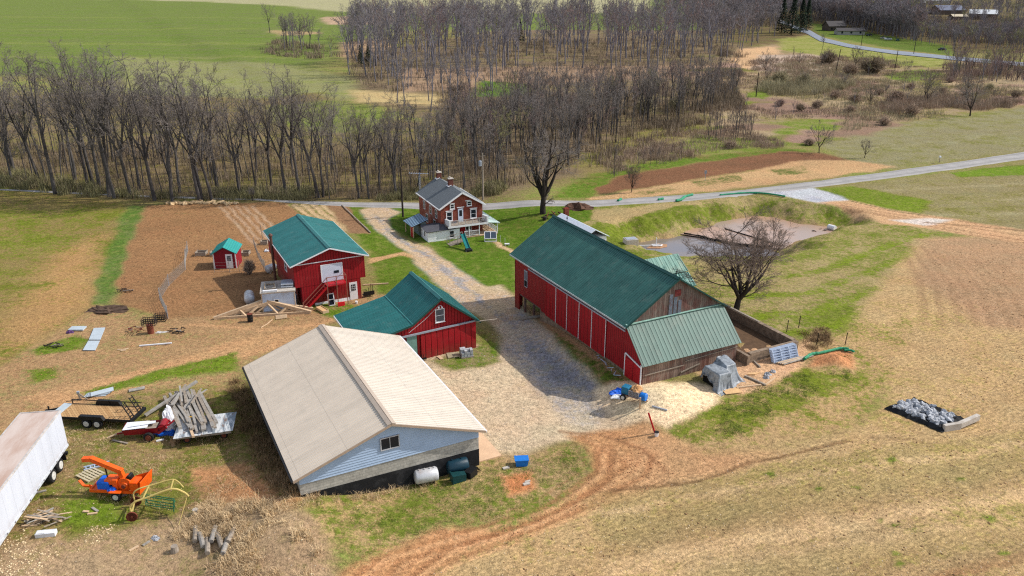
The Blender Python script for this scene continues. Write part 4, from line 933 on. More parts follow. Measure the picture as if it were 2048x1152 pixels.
# white shed roof seen behind the barn
x, y = W(55.0, 87.3)
z = hz(*W(57, 91))-.1
T = thing('white_shed', 'low white roofed shed showing behind the ridge of the big barn', 'shed', (x, y, z), ROT)
c = MB(); c.box(0,4,0,8.6,-.8,2.2); c.build('wall', WHITEW, T)
r = MB(); roof_slope(r,(-.3,-.3,2.15),(-.3,8.9,2.15),(2,-.3,3.4),(2,8.9,3.4)); roof_slope(r,(4.3,-.3,2.15),(4.3,8.9,2.15),(2,-.3,3.4),(2,8.9,3.4)); r.build('roof', M_plain('white_metal_roof', (214,220,228), .4, .06), T)
MB().box(1.0,1.8,8.6,8.66,.2,2.0).build('door', DARK, T)
# ================================================================= VEGETATION
def np_mesh(name, verts, faces, mats, idx=None):
    me = bpy.data.meshes.new(name); verts = np.asarray(verts, np.float32); faces = np.asarray(faces, np.int32); k = faces.shape[1]
    me.vertices.add(len(verts)); me.vertices.foreach_set('co', verts.ravel())
    me.loops.add(faces.size); me.polygons.add(len(faces))
    me.loops.foreach_set('vertex_index', faces.ravel()); me.polygons.foreach_set('loop_start', np.arange(len(faces))*k)
    me.update(calc_edges=True)
    for m in (mats if isinstance(mats, (list, tuple)) else [mats]): me.materials.append(m)
    if idx is not None: me.polygons.foreach_set('material_index', idx)
    return me
def obj_of(name, me, parent=None):
    o = bpy.data.objects.new(name, me); C.objects.link(o)
    if parent: o.parent = parent
    return o
class Twigs:
    """many tapered tubes collected as arrays"""
    def __init__(s): s.V = []; s.Q = []; s.n = 0
    def path(s, pts, r0, r1, sides):
        pts = np.array(pts); m = len(pts); rs = np.linspace(r0, r1, m)
        d = np.gradient(pts, axis=0); d /= np.linalg.norm(d, axis=1)[:, None] + 1e-9
        up = np.where(np.abs(d[:, 2:3]) < .9, np.array([[0,0,1.]]), np.array([[1.,0,0]]))
        sx = np.cross(d, up); sx /= np.linalg.norm(sx, axis=1)[:, None] + 1e-9; sy = np.cross(sx, d)
        t = np.arange(sides)*2*math.pi/sides
        ring = pts[:, None, :] + rs[:, None, None]*(sx[:, None, :]*np.cos(t)[None, :, None] + sy[:, None, :]*np.sin(t)[None, :, None])
        s.V.append(ring.reshape(-1, 3)); i = np.arange(m-1)[:, None]*sides; k = np.arange(sides)[None, :]; k2 = (k+1) % sides
        s.Q.append((np.stack([i+k, i+k2, i+sides+k2, i+sides+k], -1).reshape(-1, 4)) + s.n); s.n += m*sides
    def arrays(s): return np.concatenate(s.V), np.concatenate(s.Q)
def grow_tree(seed, H=20, fork=.4, spread=.32, n1=13, n2=7, n3=5, n4=2, r=.24, crownw=1.0, leaders=3, tw=.02, lean=.03, clear=.35):
    rn = np.random.RandomState(seed); tr = Twigs(); cr = Twigs()
    def path(p, d, L, m, wob, upb):
        pts = [p]; d = d/np.linalg.norm(d)
        for i in range(m):
            d = d + rn.randn(3)*wob + np.array([0,0,upb]); d /= np.linalg.norm(d); pts.append(pts[-1] + d*L/m)
        return np.array(pts)
    def side(d, ang):
        a = rn.rand()*2*math.pi; u = np.cross(d, [0,0,1.]) if abs(d[2]) < .95 else np.array([1.,0,0]); u /= np.linalg.norm(u); v = np.cross(d, u)
        return d*math.cos(ang) + (u*math.cos(a) + v*math.sin(a))*math.sin(ang)
    def at_(P, t):
        k = t*(len(P)-1); i = min(int(k), len(P)-2); f = k-i; return P[i]*(1-f)+P[i+1]*f, (P[i+1]-P[i])/np.linalg.norm(P[i+1]-P[i])
    def branch(p, d, L, rad, lev):
        m = (0, 7, 5, 3, 2)[lev] if lev < 5 else 2
        P = path(p, d, L, m, (0,.12,.15,.18,.2)[min(lev,4)], (0,.07,.06,.04,.02)[min(lev,4)]*(1.4-crownw*.5))
        if lev == 1: tr.path(P, rad, max(tw, rad*.25), 5)
        else: cr.path(P, rad, tw*(.75 if lev > 2 else 1), 3 if lev > 2 else 4)
        n = (0, n2, n3, n4, 0)[min(lev,4)]
        for i in range(n):
            t = .22 + .76*(i+rn.rand()*.8)/n; q, dd = at_(P, min(t, .99))
            branch(q, side(dd, .45+.4*rn.rand()), L*(.34+.22*rn.rand())*(1.2-.5*t), max(tw, rad*(.42)*(1.1-t*.5)), lev+1)
    d0 = np.array([lean*rn.randn(), lean*rn.randn(), 1.0])
    fk = H*fork; T0 = path(np.array([0,0,-.4]), d0, fk+.4, 6, .035, .03); tr.path(T0, r*1.15, r*.82, 8)
    tops = []
    for k in range(leaders):
        a = 2*math.pi*(k+rn.rand()*.5)/leaders; s_ = spread*(.6+.6*rn.rand()); dd = np.array([math.cos(a)*s_, math.sin(a)*s_, 1]); L = (H-fk)*(.75+.25*rn.rand())
        if k == 0: dd = np.array([math.cos(a)*s_*.35, math.sin(a)*s_*.35, 1]); L = (H-fk)*.98
        P = path(T0[-1] - np.array([0,0,.3]), dd, L, 8, .075, .035); tr.path(P, r*(.72 if k else .78), tw*1.2, 6); tops.append((P, L))
    for P, L in tops:
        for i in range(n1//leaders + 1):
            t = .1 + .86*(i+rn.rand()*.7)/(n1//leaders+1); q, dd = at_(P, min(t,.98)); branch(q, side(dd, .5+.35*rn.rand()*crownw), (H-fk)*(.5-.3*t)*crownw*(.75+.5*rn.rand()), r*.34*(1-t*.6), 1)
    for i in range(3):
        t = clear/fork + (1-clear/fork)*rn.rand()
        if t < 1: q, dd = at_(T0, max(.3, t)); branch(q, side(dd, 1.0), (H-fk)*.34*crownw*rn.rand()+.5, r*.22, 1 if i < 2 else 2)
    return tr.arrays(), cr.arrays()
def M_bark(name, rgb, rgb2=None, var=.3):
    t = NT(name); v = t.geo(); n = t.noise(.11, 3, .6, v); n2 = t.noise(2.5, 4, .65, t.map(v, (1,1,.3)))
    c = t.mix(t.rng(n, .4, .6, 0, 1), lin(rgb), lin(rgb2 or rgb)); return t.out(t.mulv(c, t.rng(n2, .3, .7, 1-var, 1+var)), .95, 0, spec=.1)
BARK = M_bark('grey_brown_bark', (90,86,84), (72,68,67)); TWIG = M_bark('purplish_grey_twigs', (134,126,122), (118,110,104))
TWIG_R = M_bark('reddish_twigs', (140,118,114), (126,108,102)); TWIG_O = M_bark('olive_budding_twigs', (146,142,96), (130,126,96)); BARK_F = M_bark('haze_tinted_far_bark', (124,121,128), (108,105,112)); TWIG_F = M_bark('haze_tinted_far_twigs', (138,131,134), (122,115,114))  # far bark and twigs have pale bluish distance haze mixed into their colour
TWIG_Y = M_bark('yellow_green_buds', (156,160,50)); TWIG_W = M_bark('pale_blossom_twigs', (176,168,156)); BARK_D = M_bark('dark_bark', (66,58,54), (56,50,46))
PROTO = {}
def proto_tree(key, seed, bark, twig, **kw):
    (tv, tq), (cv_, cq) = grow_tree(seed, **kw)
    PROTO[key] = (np_mesh('trunk', tv, tq, bark), np_mesh('crown', cv_, cq, twig), (tv, tq, cv_, cq), kw.get('H', 20))
for i in range(5): proto_tree(('wood', i), 10+i, BARK, TWIG, H=20, fork=.3+.05*i, spread=.3, n1=14, r=.25, clear=.25, leaders=3+(i%2), tw=.014, n4=3)
for i in range(4): proto_tree(('slim', i), 30+i, BARK, [TWIG, TWIG_R, TWIG, TWIG_O][i], H=16, fork=.5, spread=.22, n1=10, n2=6, n3=4, r=.14, leaders=2, tw=.015, crownw=.75, clear=.45)
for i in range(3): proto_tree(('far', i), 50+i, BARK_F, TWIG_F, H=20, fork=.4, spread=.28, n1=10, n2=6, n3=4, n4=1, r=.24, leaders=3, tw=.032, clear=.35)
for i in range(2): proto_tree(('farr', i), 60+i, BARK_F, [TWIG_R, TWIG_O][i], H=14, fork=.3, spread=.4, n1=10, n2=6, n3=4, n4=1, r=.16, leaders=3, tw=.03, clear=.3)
for i in range(2): proto_tree(('round', i), 70+i, BARK_D, TWIG, H=8, fork=.22, spread=.75, n1=12, n2=6, n3=5, r=.14, leaders=4, tw=.016, crownw=1.25)
GROUPS = {}
def put_tree(key, x, y, h, name='bare_tree', label='', group=None, rot=None, sx=1.0, cat='tree', z=None):
    tm, cm, _, PH = PROTO[key]
    r = thing(name, label, cat, (x, y, (hz(x, y) if z is None else z)-.05), (0, 0, random.random()*6.28 if rot is None else rot), group)
    s = h/PH; r.scale = (s*sx, s*sx, s); r.rotation_euler.x = random.gauss(0,.035); r.rotation_euler.y = random.gauss(0,.035); obj_of('trunk', tm, r); obj_of('crown', cm, r); return r
def ztop(x, y, py):
    v = (py-576)/FOC; return CAM_H - y*(ST + v*CT)/(CT - v*ST)
def tree_px(key, px, py, ptop, **kw):
    x, y, z = G(px, py); return put_tree(key, x, y, ztop(x, y, ptop)-z, **kw)

# --- single trees one can tell apart
(tv, tq), (cv_, cq) = grow_tree(5, H=10.8, fork=.2, spread=.6, n1=20, n2=10, n3=7, n4=5, r=.3, leaders=5, tw=.011, crownw=1.6, clear=.15)
PROTO['pond'] = (np_mesh('trunk', tv, tq, BARK_D), np_mesh('crown', cv_, cq, M_bark('brown_grey_twigs', (124,108,98))), None, 10.8)
tree_px('pond', 1470, 628, 452, name='bare_tree', label='wide spreading bare tree behind the big barn in front of the pond', rot=1.0, sx=1.22)
(tv, tq), (cv_, cq) = grow_tree(8, H=13, fork=.2, spread=.42, n1=16, n2=8, n3=6, n4=3, r=.36, leaders=5, tw=.012, crownw=1.15, clear=.1)
PROTO['road'] = (np_mesh('trunk', tv, tq, BARK_D), np_mesh('crown', cv_, cq, TWIG), None, 13)
tree_px('road', 1086, 427, 246, name='bare_tree', label='bare round crowned tree beside the road between farmhouse and dirt mound', rot=.5, sx=1.15)
tree_px(('wood',1), 540, 66, 5, label='lone bare tree at the edge of the far green field', name='bare_tree')
tree_px(('round',0), 1638, 306, 245, label='small bare tree at the corner of the ploughed strip', name='bare_tree')
tree_px(('round',1), 1729, 316, 277, label='small round bare tree beside the upper end of the tan plot', name='bare_tree')
tree_px(('round',0), 1940, 232, 155, label='multi stemmed bare tree on the edge of the grey green field', name='bare_tree', sx=1.1)
tree_px(('round',1), 1740, 210, 172, label='small bare tree in the middle of the marsh near the green path', name='bare_tree')
tree_px(('round',0), 1848, 200, 140, label='slender bare tree right of the marsh path', name='bare_tree', sx=.7)
tree_px(('wood',3), 1643, 106, 66, label='bare tree standing below the bend of the far road', name='bare_tree', sx=.8)
tree_px(('round',1), 1710, 135, 92, label='open bare tree left of the dark thicket in the marsh', name='bare_tree')
tree_px(('round',0), 1530, 150, 100, label='dark bare tree by the tan clearing of the marsh', name='bare_tree', sx=.8)
tree_px(('slim',1), 1582, 132, 92, label='thin leaning bare tree at the left end of the reed bed', name='bare_tree')
tree_px('pond', 1262, 385, 330, label='low twisted bare tree by the green ditch near the road', name='bare_tree', sx=.5)
tree_px(('slim',0), 1228, 355, 280, label='thin bare sapling on the bright green ditch bank', name='bare_tree')
for i, (px, py) in enumerate(((1276,338),(1288,336),(1300,334),(1312,333),(1340,326),(1362,318))):
    tree_px(('slim',i%3), px, py, py-44, label='one of the row of thin saplings along the green ditch', name='sapling', group='saplings along the ditch', cat='sapling')
tree_px('road', 505, 402, 372, label='small dark bush at the road edge behind the garden', name='shrub', cat='shrub')

# --- front row of the left wood
front = [(-60,378,110,0),(30,352,95,0),(110,388,96,4),(78,360,120,1),(176,374,98,1),(186,372,104,2),(200,378,92,0),(219,394,94,2),(229,396,100,3),(262,396,116,1),(310,401,104,0),(345,403,130,3),(400,405,118,2),(404,404,128,0),(425,403,150,1),(434,374,140,3),(150,360,120,2),(543,372,160,1),(572,388,140,0),(600,388,150,3),(638,396,170,1),(646,394,185,2),(665,340,180,0),(280,380,140,2),(360,385,150,1),(480,390,150,0)]
GL1 = 'tall bare tree in the front row of the wood left of the farmhouse'
for px, py, pt, k in front: tree_px(('wood',k), px, py, pt+random.uniform(-8,8), label=GL1, group='tall bare trees along the front of the left wood', name='bare_tree', sx=.95)
for px, py, pt, k in ((718,396,200,1),(738,397,240,3),(793,394,190,0),(895,330,205,2),(953,358,190,4),(964,352,240,1),(1001,338,225,0),(1010,376,300,3),(1155,315,160,2),(835,380,210,1),(870,386,250,2),(760,380,230,2)):
    tree_px(('wood',k), px, py, pt, label='large bare tree in the wood right behind the farmhouse', group='large bare trees behind the farmhouse', name='bare_tree')
def fill(polypx, n, keys, hr, mind, label, group, name='bare_tree', seed=0, sxr=(.8,1.1), cat='tree'):
    P = GL(*polypx); rn = random.Random(seed); xs = [p[0] for p in P]; ys = [p[1] for p in P]; got = []
    k = 0
    while len(got) < n and k < n*60:
        k += 1; x, y = rn.uniform(min(xs), max(xs)), rn.uniform(min(ys), max(ys))
        if sdf(x, y, P) > 0 or any((x-a)**2+(y-b)**2 < mind*mind for a, b in got): continue
        got.append((x, y))
        if keys: put_tree(rn.choice(keys), x, y, rn.uniform(*hr), name=name, label=label, group=group, rot=rn.random()*6.28, sx=rn.uniform(*sxr), cat=cat)
    return got
WD = [('wood',i) for i in range(5)]; SL = [('slim',i) for i in range(4)]; FR = [('far',i) for i in range(3)]; FRR = [('farr',0),('farr',1)]
fill([(-250,300),(300,300),(640,330),(640,380),(300,396),(100,380),(-250,360)], 44, SL+WD[:2], (12,18), 3, 'thin bare tree deeper in the wood left of the farmhouse', 'thin bare trees inside the left wood', seed=1)
fill([(1850,50),(2060,60),(2060,90),(1850,84)], 9, FR, (14,19), 12, 'taller bare tree standing before the far right houses', 'taller trees before the far houses', seed=66)
fill([(640,330),(860,300),(1010,300),(1010,380),(860,398),(640,398)], 34, SL, (10,15), 2.5, 'thin bare tree in the wood behind the farmhouse', 'thin bare trees behind the farmhouse', seed=2)
fill([(1000,260),(1200,225),(1420,205),(1440,225),(1320,255),(1210,290),(1140,330),(1000,345)], 50, SL+WD[:2], (11,16), 3.5, 'bare tree in the dense wood right of and behind the farmhouse', 'bare trees of the dense middle wood', seed=3)
fill([(700,165),(800,150),(990,175),(980,215),(900,230),(760,205)], 18, FR, (12,17), 4, 'bare tree in the clump left of the small green clearing', 'bare trees left of the clearing', seed=4)
fill([(700,70),(1000,70),(1430,75),(1480,110),(1430,140),(1000,160),(700,165)], 70, FR, (21,29), 5, 'tall bare tree in the band of wood across the far middle', 'tall bare trees of the far middle wood', seed=5)
fill([(560,75),(600,85),(680,108),(670,115),(560,108)], 9, FR+FRR, (9,16), 4, 'bare tree in the small copse on the far green field', 'bare trees of the field copse', seed=6)
fill([(545,78),(600,85),(650,95),(600,104),(560,100)], 7, WD, (15,22), 5, 'tall bare tree in the copse on the far green field', 'tall trees of the field copse', seed=61)
fill([(1450,150),(1650,120),(1900,135),(2050,160),(2050,205),(1760,240),(1560,250),(1450,220)], 46, FRR+[('round',0),('round',1)], (2.5,6.5), 5, 'small bare scrub tree scattered in the marsh', 'small scrub trees of the marsh', name='scrub_tree', seed=62)
fill([(1900,140),(2060,150),(2060,170),(1900,160)], 10, FRR, (9,13), 4, 'bare tree in the brown belt at the right edge of the marsh', 'bare trees of the right belt', seed=7)
fill([(1480,60),(1640,40),(1760,50),(1840,84),(1840,40),(1700,20),(1480,20)], 26, FR, (16,24), 10, 'bare tree on the far wooded hillside by the road', 'bare trees on the far wooded hillside', seed=8)

# --- woods that read as one mass
def wood_mass(name, label, polypx, n, keys, hr, mind, seed, mats):
    pts = fill(polypx, n, None, hr, mind, '', '', seed=seed); rn = np.random.RandomState(seed); V = []; Q = []; I = []; off = 0
    for x, y in pts:
        tv, tq, cv_, cq = PROTO[keys[rn.randint(len(keys))]][2]; H = 20 if keys[0][0] != 'farr' else 14
        s = rn.uniform(*hr)/H; a = rn.rand()*6.28; c_, s_ = math.cos(a), math.sin(a)
        mt = rn.randint(1, len(mats)) if len(mats) > 1 else 0
        for vv, qq, mi in ((tv, tq, 0), (cv_, cq, mt)):
            w_ = vv*s; V.append(np.stack([w_[:,0]*c_-w_[:,1]*s_+x, w_[:,0]*s_+w_[:,1]*c_+y, w_[:,2]+hz(x,y)], 1)); Q.append(qq+off); I.append(np.full(len(qq), mi)); off += len(vv)
    o = obj_of(name, np_mesh(name, np.concatenate(V), np.concatenate(Q), mats, np.concatenate(I))); return tag(o, label, 'woodland', kind='stuff')
# light versions for the masses
def light_proto(key, seed, H, **kw):
    (tv, tq), (cv_, cq) = grow_tree(seed, H=H, **kw); PROTO[key] = (None, None, (tv, tq, cv_, cq), H)
for i in range(3): light_proto(('mass', i), 90+i, 20, fork=.35, spread=.3, n1=9, n2=5, n3=4, n4=0, r=.2, leaders=3, tw=.032, clear=.35)
for i in range(2): light_proto(('sap', i), 95+i, 20, fork=.5, spread=.2, n1=7, n2=5, n3=3, n4=0, r=.16, leaders=2, tw=.024, crownw=.7, clear=.4)
MK = [('mass',i) for i in range(3)]; SK = [('sap',i) for i in range(2)]
for i in range(3): light_proto(('dist', i), 120+i, 20, fork=.3, spread=.34, n1=7, n2=4, n3=3, n4=0, r=.24, leaders=3, tw=.085, clear=.3, crownw=1.15)
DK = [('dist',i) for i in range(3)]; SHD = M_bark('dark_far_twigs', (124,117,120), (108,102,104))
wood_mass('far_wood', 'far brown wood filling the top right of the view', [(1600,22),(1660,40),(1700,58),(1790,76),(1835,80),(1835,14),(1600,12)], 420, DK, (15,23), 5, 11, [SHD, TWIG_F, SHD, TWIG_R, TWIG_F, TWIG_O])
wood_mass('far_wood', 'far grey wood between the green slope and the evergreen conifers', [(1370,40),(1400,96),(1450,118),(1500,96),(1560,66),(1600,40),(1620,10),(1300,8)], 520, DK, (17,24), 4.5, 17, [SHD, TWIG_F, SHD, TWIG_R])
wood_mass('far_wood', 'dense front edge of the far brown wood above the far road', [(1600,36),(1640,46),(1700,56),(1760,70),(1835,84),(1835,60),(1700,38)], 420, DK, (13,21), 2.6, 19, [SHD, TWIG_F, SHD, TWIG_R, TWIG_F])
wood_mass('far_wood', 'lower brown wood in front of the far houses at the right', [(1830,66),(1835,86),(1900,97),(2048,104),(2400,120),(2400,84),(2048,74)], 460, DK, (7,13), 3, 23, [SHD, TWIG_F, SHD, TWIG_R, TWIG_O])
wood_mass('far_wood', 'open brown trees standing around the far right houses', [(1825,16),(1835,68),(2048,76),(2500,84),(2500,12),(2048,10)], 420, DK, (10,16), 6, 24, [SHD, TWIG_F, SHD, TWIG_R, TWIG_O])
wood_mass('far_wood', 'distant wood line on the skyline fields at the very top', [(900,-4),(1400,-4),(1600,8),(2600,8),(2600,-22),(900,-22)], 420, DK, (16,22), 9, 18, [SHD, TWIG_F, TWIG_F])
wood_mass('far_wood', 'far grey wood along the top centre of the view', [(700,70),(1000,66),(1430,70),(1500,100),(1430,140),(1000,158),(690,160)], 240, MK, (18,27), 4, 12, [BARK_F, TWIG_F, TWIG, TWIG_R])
wood_mass('middle_wood', 'dense reddish grey young wood behind the farmhouse', [(880,255),(1060,215),(1200,200),(1440,170),(1500,190),(1440,228),(1320,258),(1210,292),(1140,332),(1000,350),(900,300)], 150, SK+MK, (9,14), 2, 13, [BARK, TWIG, TWIG_R, TWIG])
wood_mass('left_wood', 'mass of thin saplings inside the wood left of the farmhouse', [(-400,290),(300,290),(640,290),(860,280),(1000,300),(1000,385),(860,398),(640,398),(300,396),(100,380),(-400,350)], 150, SK, (7,13), 2, 14, [BARK, TWIG, TWIG_R, TWIG])
wood_mass('willow_thicket', 'pale upright thicket of young stems right of the green path', [(1400,262),(1480,250),(1505,262),(1500,282),(1420,284)], 70, SK, (4,6), .7, 15, [BARK, TWIG, TWIG_R])
wood_mass('brown_belt', 'brown belt of young trees at the right edge of the marsh', [(1890,135),(2048,138),(2700,150),(2700,190),(2048,165),(1900,158)], 160, SK+MK, (7,11), 2.2, 16, [BARK, TWIG_R, TWIG_R])

# --- brush
def blades(name, label, pts, n, hr, spread, wd, mat, seed, cat='undergrowth', droop=.3, kind='stuff', parent=None):
    rn = np.random.RandomState(seed); P = np.array([(x, y, hz(x, y)) for x, y in pts]); m = len(P)*n
    base = np.repeat(P, n, 0); ang = rn.rand(m)*6.283; rad = np.sqrt(rn.rand(m))*spread
    base[:,0] += np.cos(ang)*rad; base[:,1] += np.sin(ang)*rad; base[:,2] -= .05
    h = rn.uniform(hr[0], hr[1], m)*np.repeat(rn.uniform(.6, 1.2, len(P)), n); a2 = rn.rand(m)*6.283; ln = rn.rand(m)*droop
    d = np.stack([np.cos(a2)*ln*h, np.sin(a2)*ln*h, h], 1); mid = base + d*.55; mid[:,2] += h*.06; top = base + d*1.0 + np.stack([np.cos(a2)*ln*h*.5, np.sin(a2)*ln*h*.5, -ln*h*.35], 1)
    a3 = rn.rand(m)*6.283; sd = np.stack([np.cos(a3), np.sin(a3), np.zeros(m)], 1)*wd
    V = np.stack([base-sd, base+sd, mid+sd*.8, mid-sd*.8, top+sd*.25, top-sd*.25], 1).reshape(-1, 3); i = np.arange(m)[:,None]*6
    Q = np.concatenate([i+np.array([[0,1,2,3]]), i+np.array([[3,2,4,5]])]); o = obj_of(name, np_mesh(name, V, Q, mat), parent)
    return tag(o, label, cat, kind=kind) if not parent else o
def pts_in(polypx, n, seed, cluster=0):
    P = GL(*polypx); rn = np.random.RandomState(seed); xs = [p[0] for p in P]; ys = [p[1] for p in P]; out = []
    while len(out) < n:
        x = rn.uniform(min(xs), max(xs), n*4); y = rn.uniform(min(ys), max(ys), n*4); k = sdf(x, y, P) < 0
        if cluster: k &= fbm(x, y, cluster, 3) > .5
        out += list(zip(x[k], y[k]))
    return out[:n]
BR1 = M_bark('brown_brush', (142,126,108), (124,110,92), .4); BR2 = M_bark('olive_brush', (144,138,98), (126,120,88), .4); BR4 = M_bark('light_olive_brush', (168,158,126), (146,136,108), .3); BR5 = M_bark('light_brown_brush', (166,144,126), (146,128,110), .3)
BR3 = M_bark('dull_mauve_brush', (156,134,124), (136,116,106), .3)
REED = M_bark('pale_reeds', (168,150,126), (150,128,112), .25); DRY = M_bark('dry_straw_grass', (216,190,150), (186,160,124), .35); WEED = M_bark('brown_weeds', (158,130,98), (136,112,82), .4)
blades('undergrowth', 'brown undergrowth on the floor of the left wood', pts_in([(-400,290),(640,290),(1000,300),(1000,392),(860,400),(640,400),(300,402),(100,385),(-400,355)], 1500, 1), 16, (.8,2.6), 1.1, .03, BR1, 1)
blades('undergrowth', 'olive green undergrowth along the front of the left wood', pts_in([(-300,335),(0,345),(160,372),(300,398),(150,392),(0,376),(-300,356)], 420, 2), 40, (.8,2.2), .9, .035, BR2, 2)
blades('undergrowth', 'olive undergrowth between the road and the left wood', pts_in([(300,385),(640,380),(1000,370),(1050,392),(900,400),(640,400),(300,398)], 500, 3, .1), 30, (.6,1.6), 1.0, .03, BR2, 3)
blades('undergrowth', 'brown undergrowth on the floor of the middle wood', pts_in([(880,200),(1200,190),(1460,160),(1490,220),(1300,290),(1180,345),(1000,380),(880,300)], 1200, 4), 16, (1,3), 1.4, .045, BR1, 4)
blades('undergrowth', 'olive brown undergrowth of the far middle wood', pts_in([(690,80),(1430,80),(1500,110),(1440,150),(1200,170),(880,200),(700,170)], 1500, 5), 14, (.8,2.4), 2.2, .07, BR1, 5)
blades('undergrowth', 'dark brown undergrowth of the far right wood', pts_in([(1400,40),(1560,60),(1640,45),(1900,84),(2048,95),(2600,110),(2600,50),(1400,30)], 2600, 6), 12, (1.5,4), 3.5, .12, BR1, 6)
blades('brush', 'mauve brown brush spread over the marsh', pts_in([(1440,150),(1640,140),(1900,130),(2300,150),(2300,210),(2048,208),(1760,245),(1640,235),(1480,240)], 2600, 7, .05), 18, (.25,1.1), 1.6, .04, BR5, 7)
blades('brush', 'brown brush on the slope between marsh and ditch', pts_in([(1180,320),(1320,262),(1480,250),(1560,290),(1300,318)], 420, 8, .08), 24, (.3,1.2), 1.2, .03, BR5, 8)
blades('reeds', 'pale reed bed across the far marsh', pts_in([(1500,120),(1640,112),(1780,118),(1800,135),(1600,150),(1500,142)], 420, 9), 26, (.8,1.6), 1.8, .06, REED, 9, 'reeds')
blades('undergrowth', 'brown hedge belt undergrowth on the right edge of the marsh', pts_in([(1890,130),(2700,150),(2700,185),(1900,160)], 420, 10), 24, (1.5,4), 1.8, .07, BR3, 10)
blades('undergrowth', 'brush under the copse on the far green field', pts_in([(525,95),(560,80),(680,100),(680,118),(600,118),(525,108)], 140, 11), 24, (1,3), 2, .07, BR1, 11)
blades('brush', 'olive brown thicket in the middle of the marsh', pts_in([(1510,180),(1560,145),(1680,150),(1710,172),(1640,190),(1540,192)], 520, 12, .04), 26, (.8,2.8), 1.4, .035, BR4, 12)
blades('brush', 'brown thicket along the upper edge of the grey green field', pts_in([(1755,215),(1790,190),(1870,190),(1960,205),(2040,200),(2040,212),(1860,236),(1800,246)], 520, 13, .05), 26, (.6,2.2), 1.4, .035, BR5, 13)
blades('brush', 'mixed tan brush patches all over the marsh', pts_in([(1440,150),(1640,118),(1900,128),(2300,150),(2300,205),(2048,205),(1700,262),(1480,262)], 2600, 71, .03), 16, (.5,1.7), 1.5, .035, BR4, 71)
blades('brush', 'grey brown hedge of brush along the green ditch', pts_in([(1190,330),(1330,285),(1450,262),(1570,285),(1560,296),(1400,312),(1220,350)], 360, 72, .12), 24, (.4,1.5), 1.0, .025, BR5, 72)
blades('brush', 'brown brush fringe where the middle wood meets the meadow', pts_in([(1440,100),(1500,120),(1470,180),(1490,230),(1340,262),(1300,250),(1430,200)], 520, 73, .06), 22, (.8,2.6), 1.5, .04, BR1, 73)
# individual bushes in the marsh: round twiggy masses
def bush_mesh(seed, mat, n=800, r=1.0, h=1.2, wd=.02, leafy=False):
    rn = np.random.RandomState(seed); T = Twigs()
    for i in range(n//8):
        a = rn.rand()*6.28; e = rn.uniform(.35, 1.5); d = np.array([math.cos(a)*math.cos(e), math.sin(a)*math.cos(e), math.sin(e)])
        q = np.array([r,r,h])*d*rn.uniform(.45,1.2); b = np.array([math.cos(a)*.2*r, math.sin(a)*.2*r, -.05]); md = b*.5+q*.5+np.array([0,0,.12*h])
        T.path([b, md, q], wd*1.6, wd*.7, 3)
        for k in range(7):
            s = md + (q-md)*rn.rand(); e2 = s + rn.randn(3)*.26*r + np.array([0,0,.16*h]); e2[2] = max(.05, e2[2]); T.path([s, e2], wd, wd*.5, 3)
    v, q = T.arrays(); return np_mesh('bush', v, q, mat)
BM = [bush_mesh(i, m, wd=.02) for i, m in enumerate((BR5, BR5, BR4, BR1, BR3))]
def bush(px, py, size, k, label, sz=1.0, group=None):
    x, y, _ = G(px, py); o = bpy.data.objects.new('bush', BM[k % 5]); C.objects.link(o); o.location = (x, y, hz(x, y)); size *= .85 if py < 320 else 1; o.scale = (size, size, size*sz); o.rotation_euler.z = random.random()*6; return tag(o, label, 'bush', group)
bush(1655,130,4.5,3,'large dark thorny bush at the left of the marsh thicket',1.1)
bush(1745,148,6.5,3,'largest dark brown thicket bush in the marsh',.8)
bush(1700,150,4.2,0,'dark bush joined to the left side of the large marsh thicket',.8)
bush(1668,198,2.6,0,'dark round bush right of the olive thicket in the marsh',.8)
bush(1634,216,2.4,0,'low dark bush in front of the olive thicket',.7)
bush(1710,206,2.8,1,'brown bush next to the small tree on the marsh path',.8)
bush(1768,250,2.4,1,'pale brown bush at the lower corner of the marsh',.7)
bush(1822,232,3.2,1,'wide brown bush on the upper edge of the grey green field',.8)
bush(1790,205,3.6,0,'tall grey bush left of the multi stemmed tree',.8)
bush(1460,296,2.0,0,'dark low bush by the ditch left of the ploughed strip',.6)
bush(1618,290,2.2,1,'low mauve bush beside the small tree above the ploughed strip',.5)
bush(1560,165,5.0,2,'olive green thicket bush in the middle of the marsh',.6)
bush(1610,168,4.4,2,'olive thicket bush to the right of its twin in the marsh',.6)
bush(1290,228,4.2,2,'large olive green bush at the edge of the middle wood',.8)
bush(1350,222,3.4,2,'smaller olive bush by the green clearing of the middle wood',.8)
bush(718,72,3.6,1,'round bare bush at the field corner left of the far wood',1.2)
for i,(px,py) in enumerate(((920,182),(905,185),(930,178),(735,122),(760,120))): bush(px,py,2.6,0,'round brown bush on the edge of the far clearings',.7,'round bushes by the far clearings')
for i,(px,py) in enumerate(((1820,178),(1700,225),(1680,180),(1600,222),(1560,212),(1885,188),(1930,195),(1980,180),(2030,195),(1900,165),(1760,190),(2010,212))): bush(px,py,2.0,i,'low scattered bush in the right half of the marsh',.8,'low bushes scattered over the marsh')
(tv,tq),(cv_,cq) = grow_tree(101,H=12,fork=.25,spread=.5,n1=14,n2=7,n3=6,n4=3,r=.18,leaders=4,tw=.07,crownw=1.1); PROTO['yellow'] = (np_mesh('trunk',tv,tq,BARK_F), np_mesh('crown',cv_,cq,TWIG_Y), None, 12)
PROTO['white'] = (PROTO['yellow'][0], np_mesh('crown',cv_,cq,TWIG_W), None, 12)
tree_px('yellow', 995, 74, 26, name='budding_tree', label='bright yellow green budding tree in the far middle wood')
tree_px('white', 1105, 92, 55, name='blossoming_tree', label='pale whitish blossoming tree in the far middle wood')
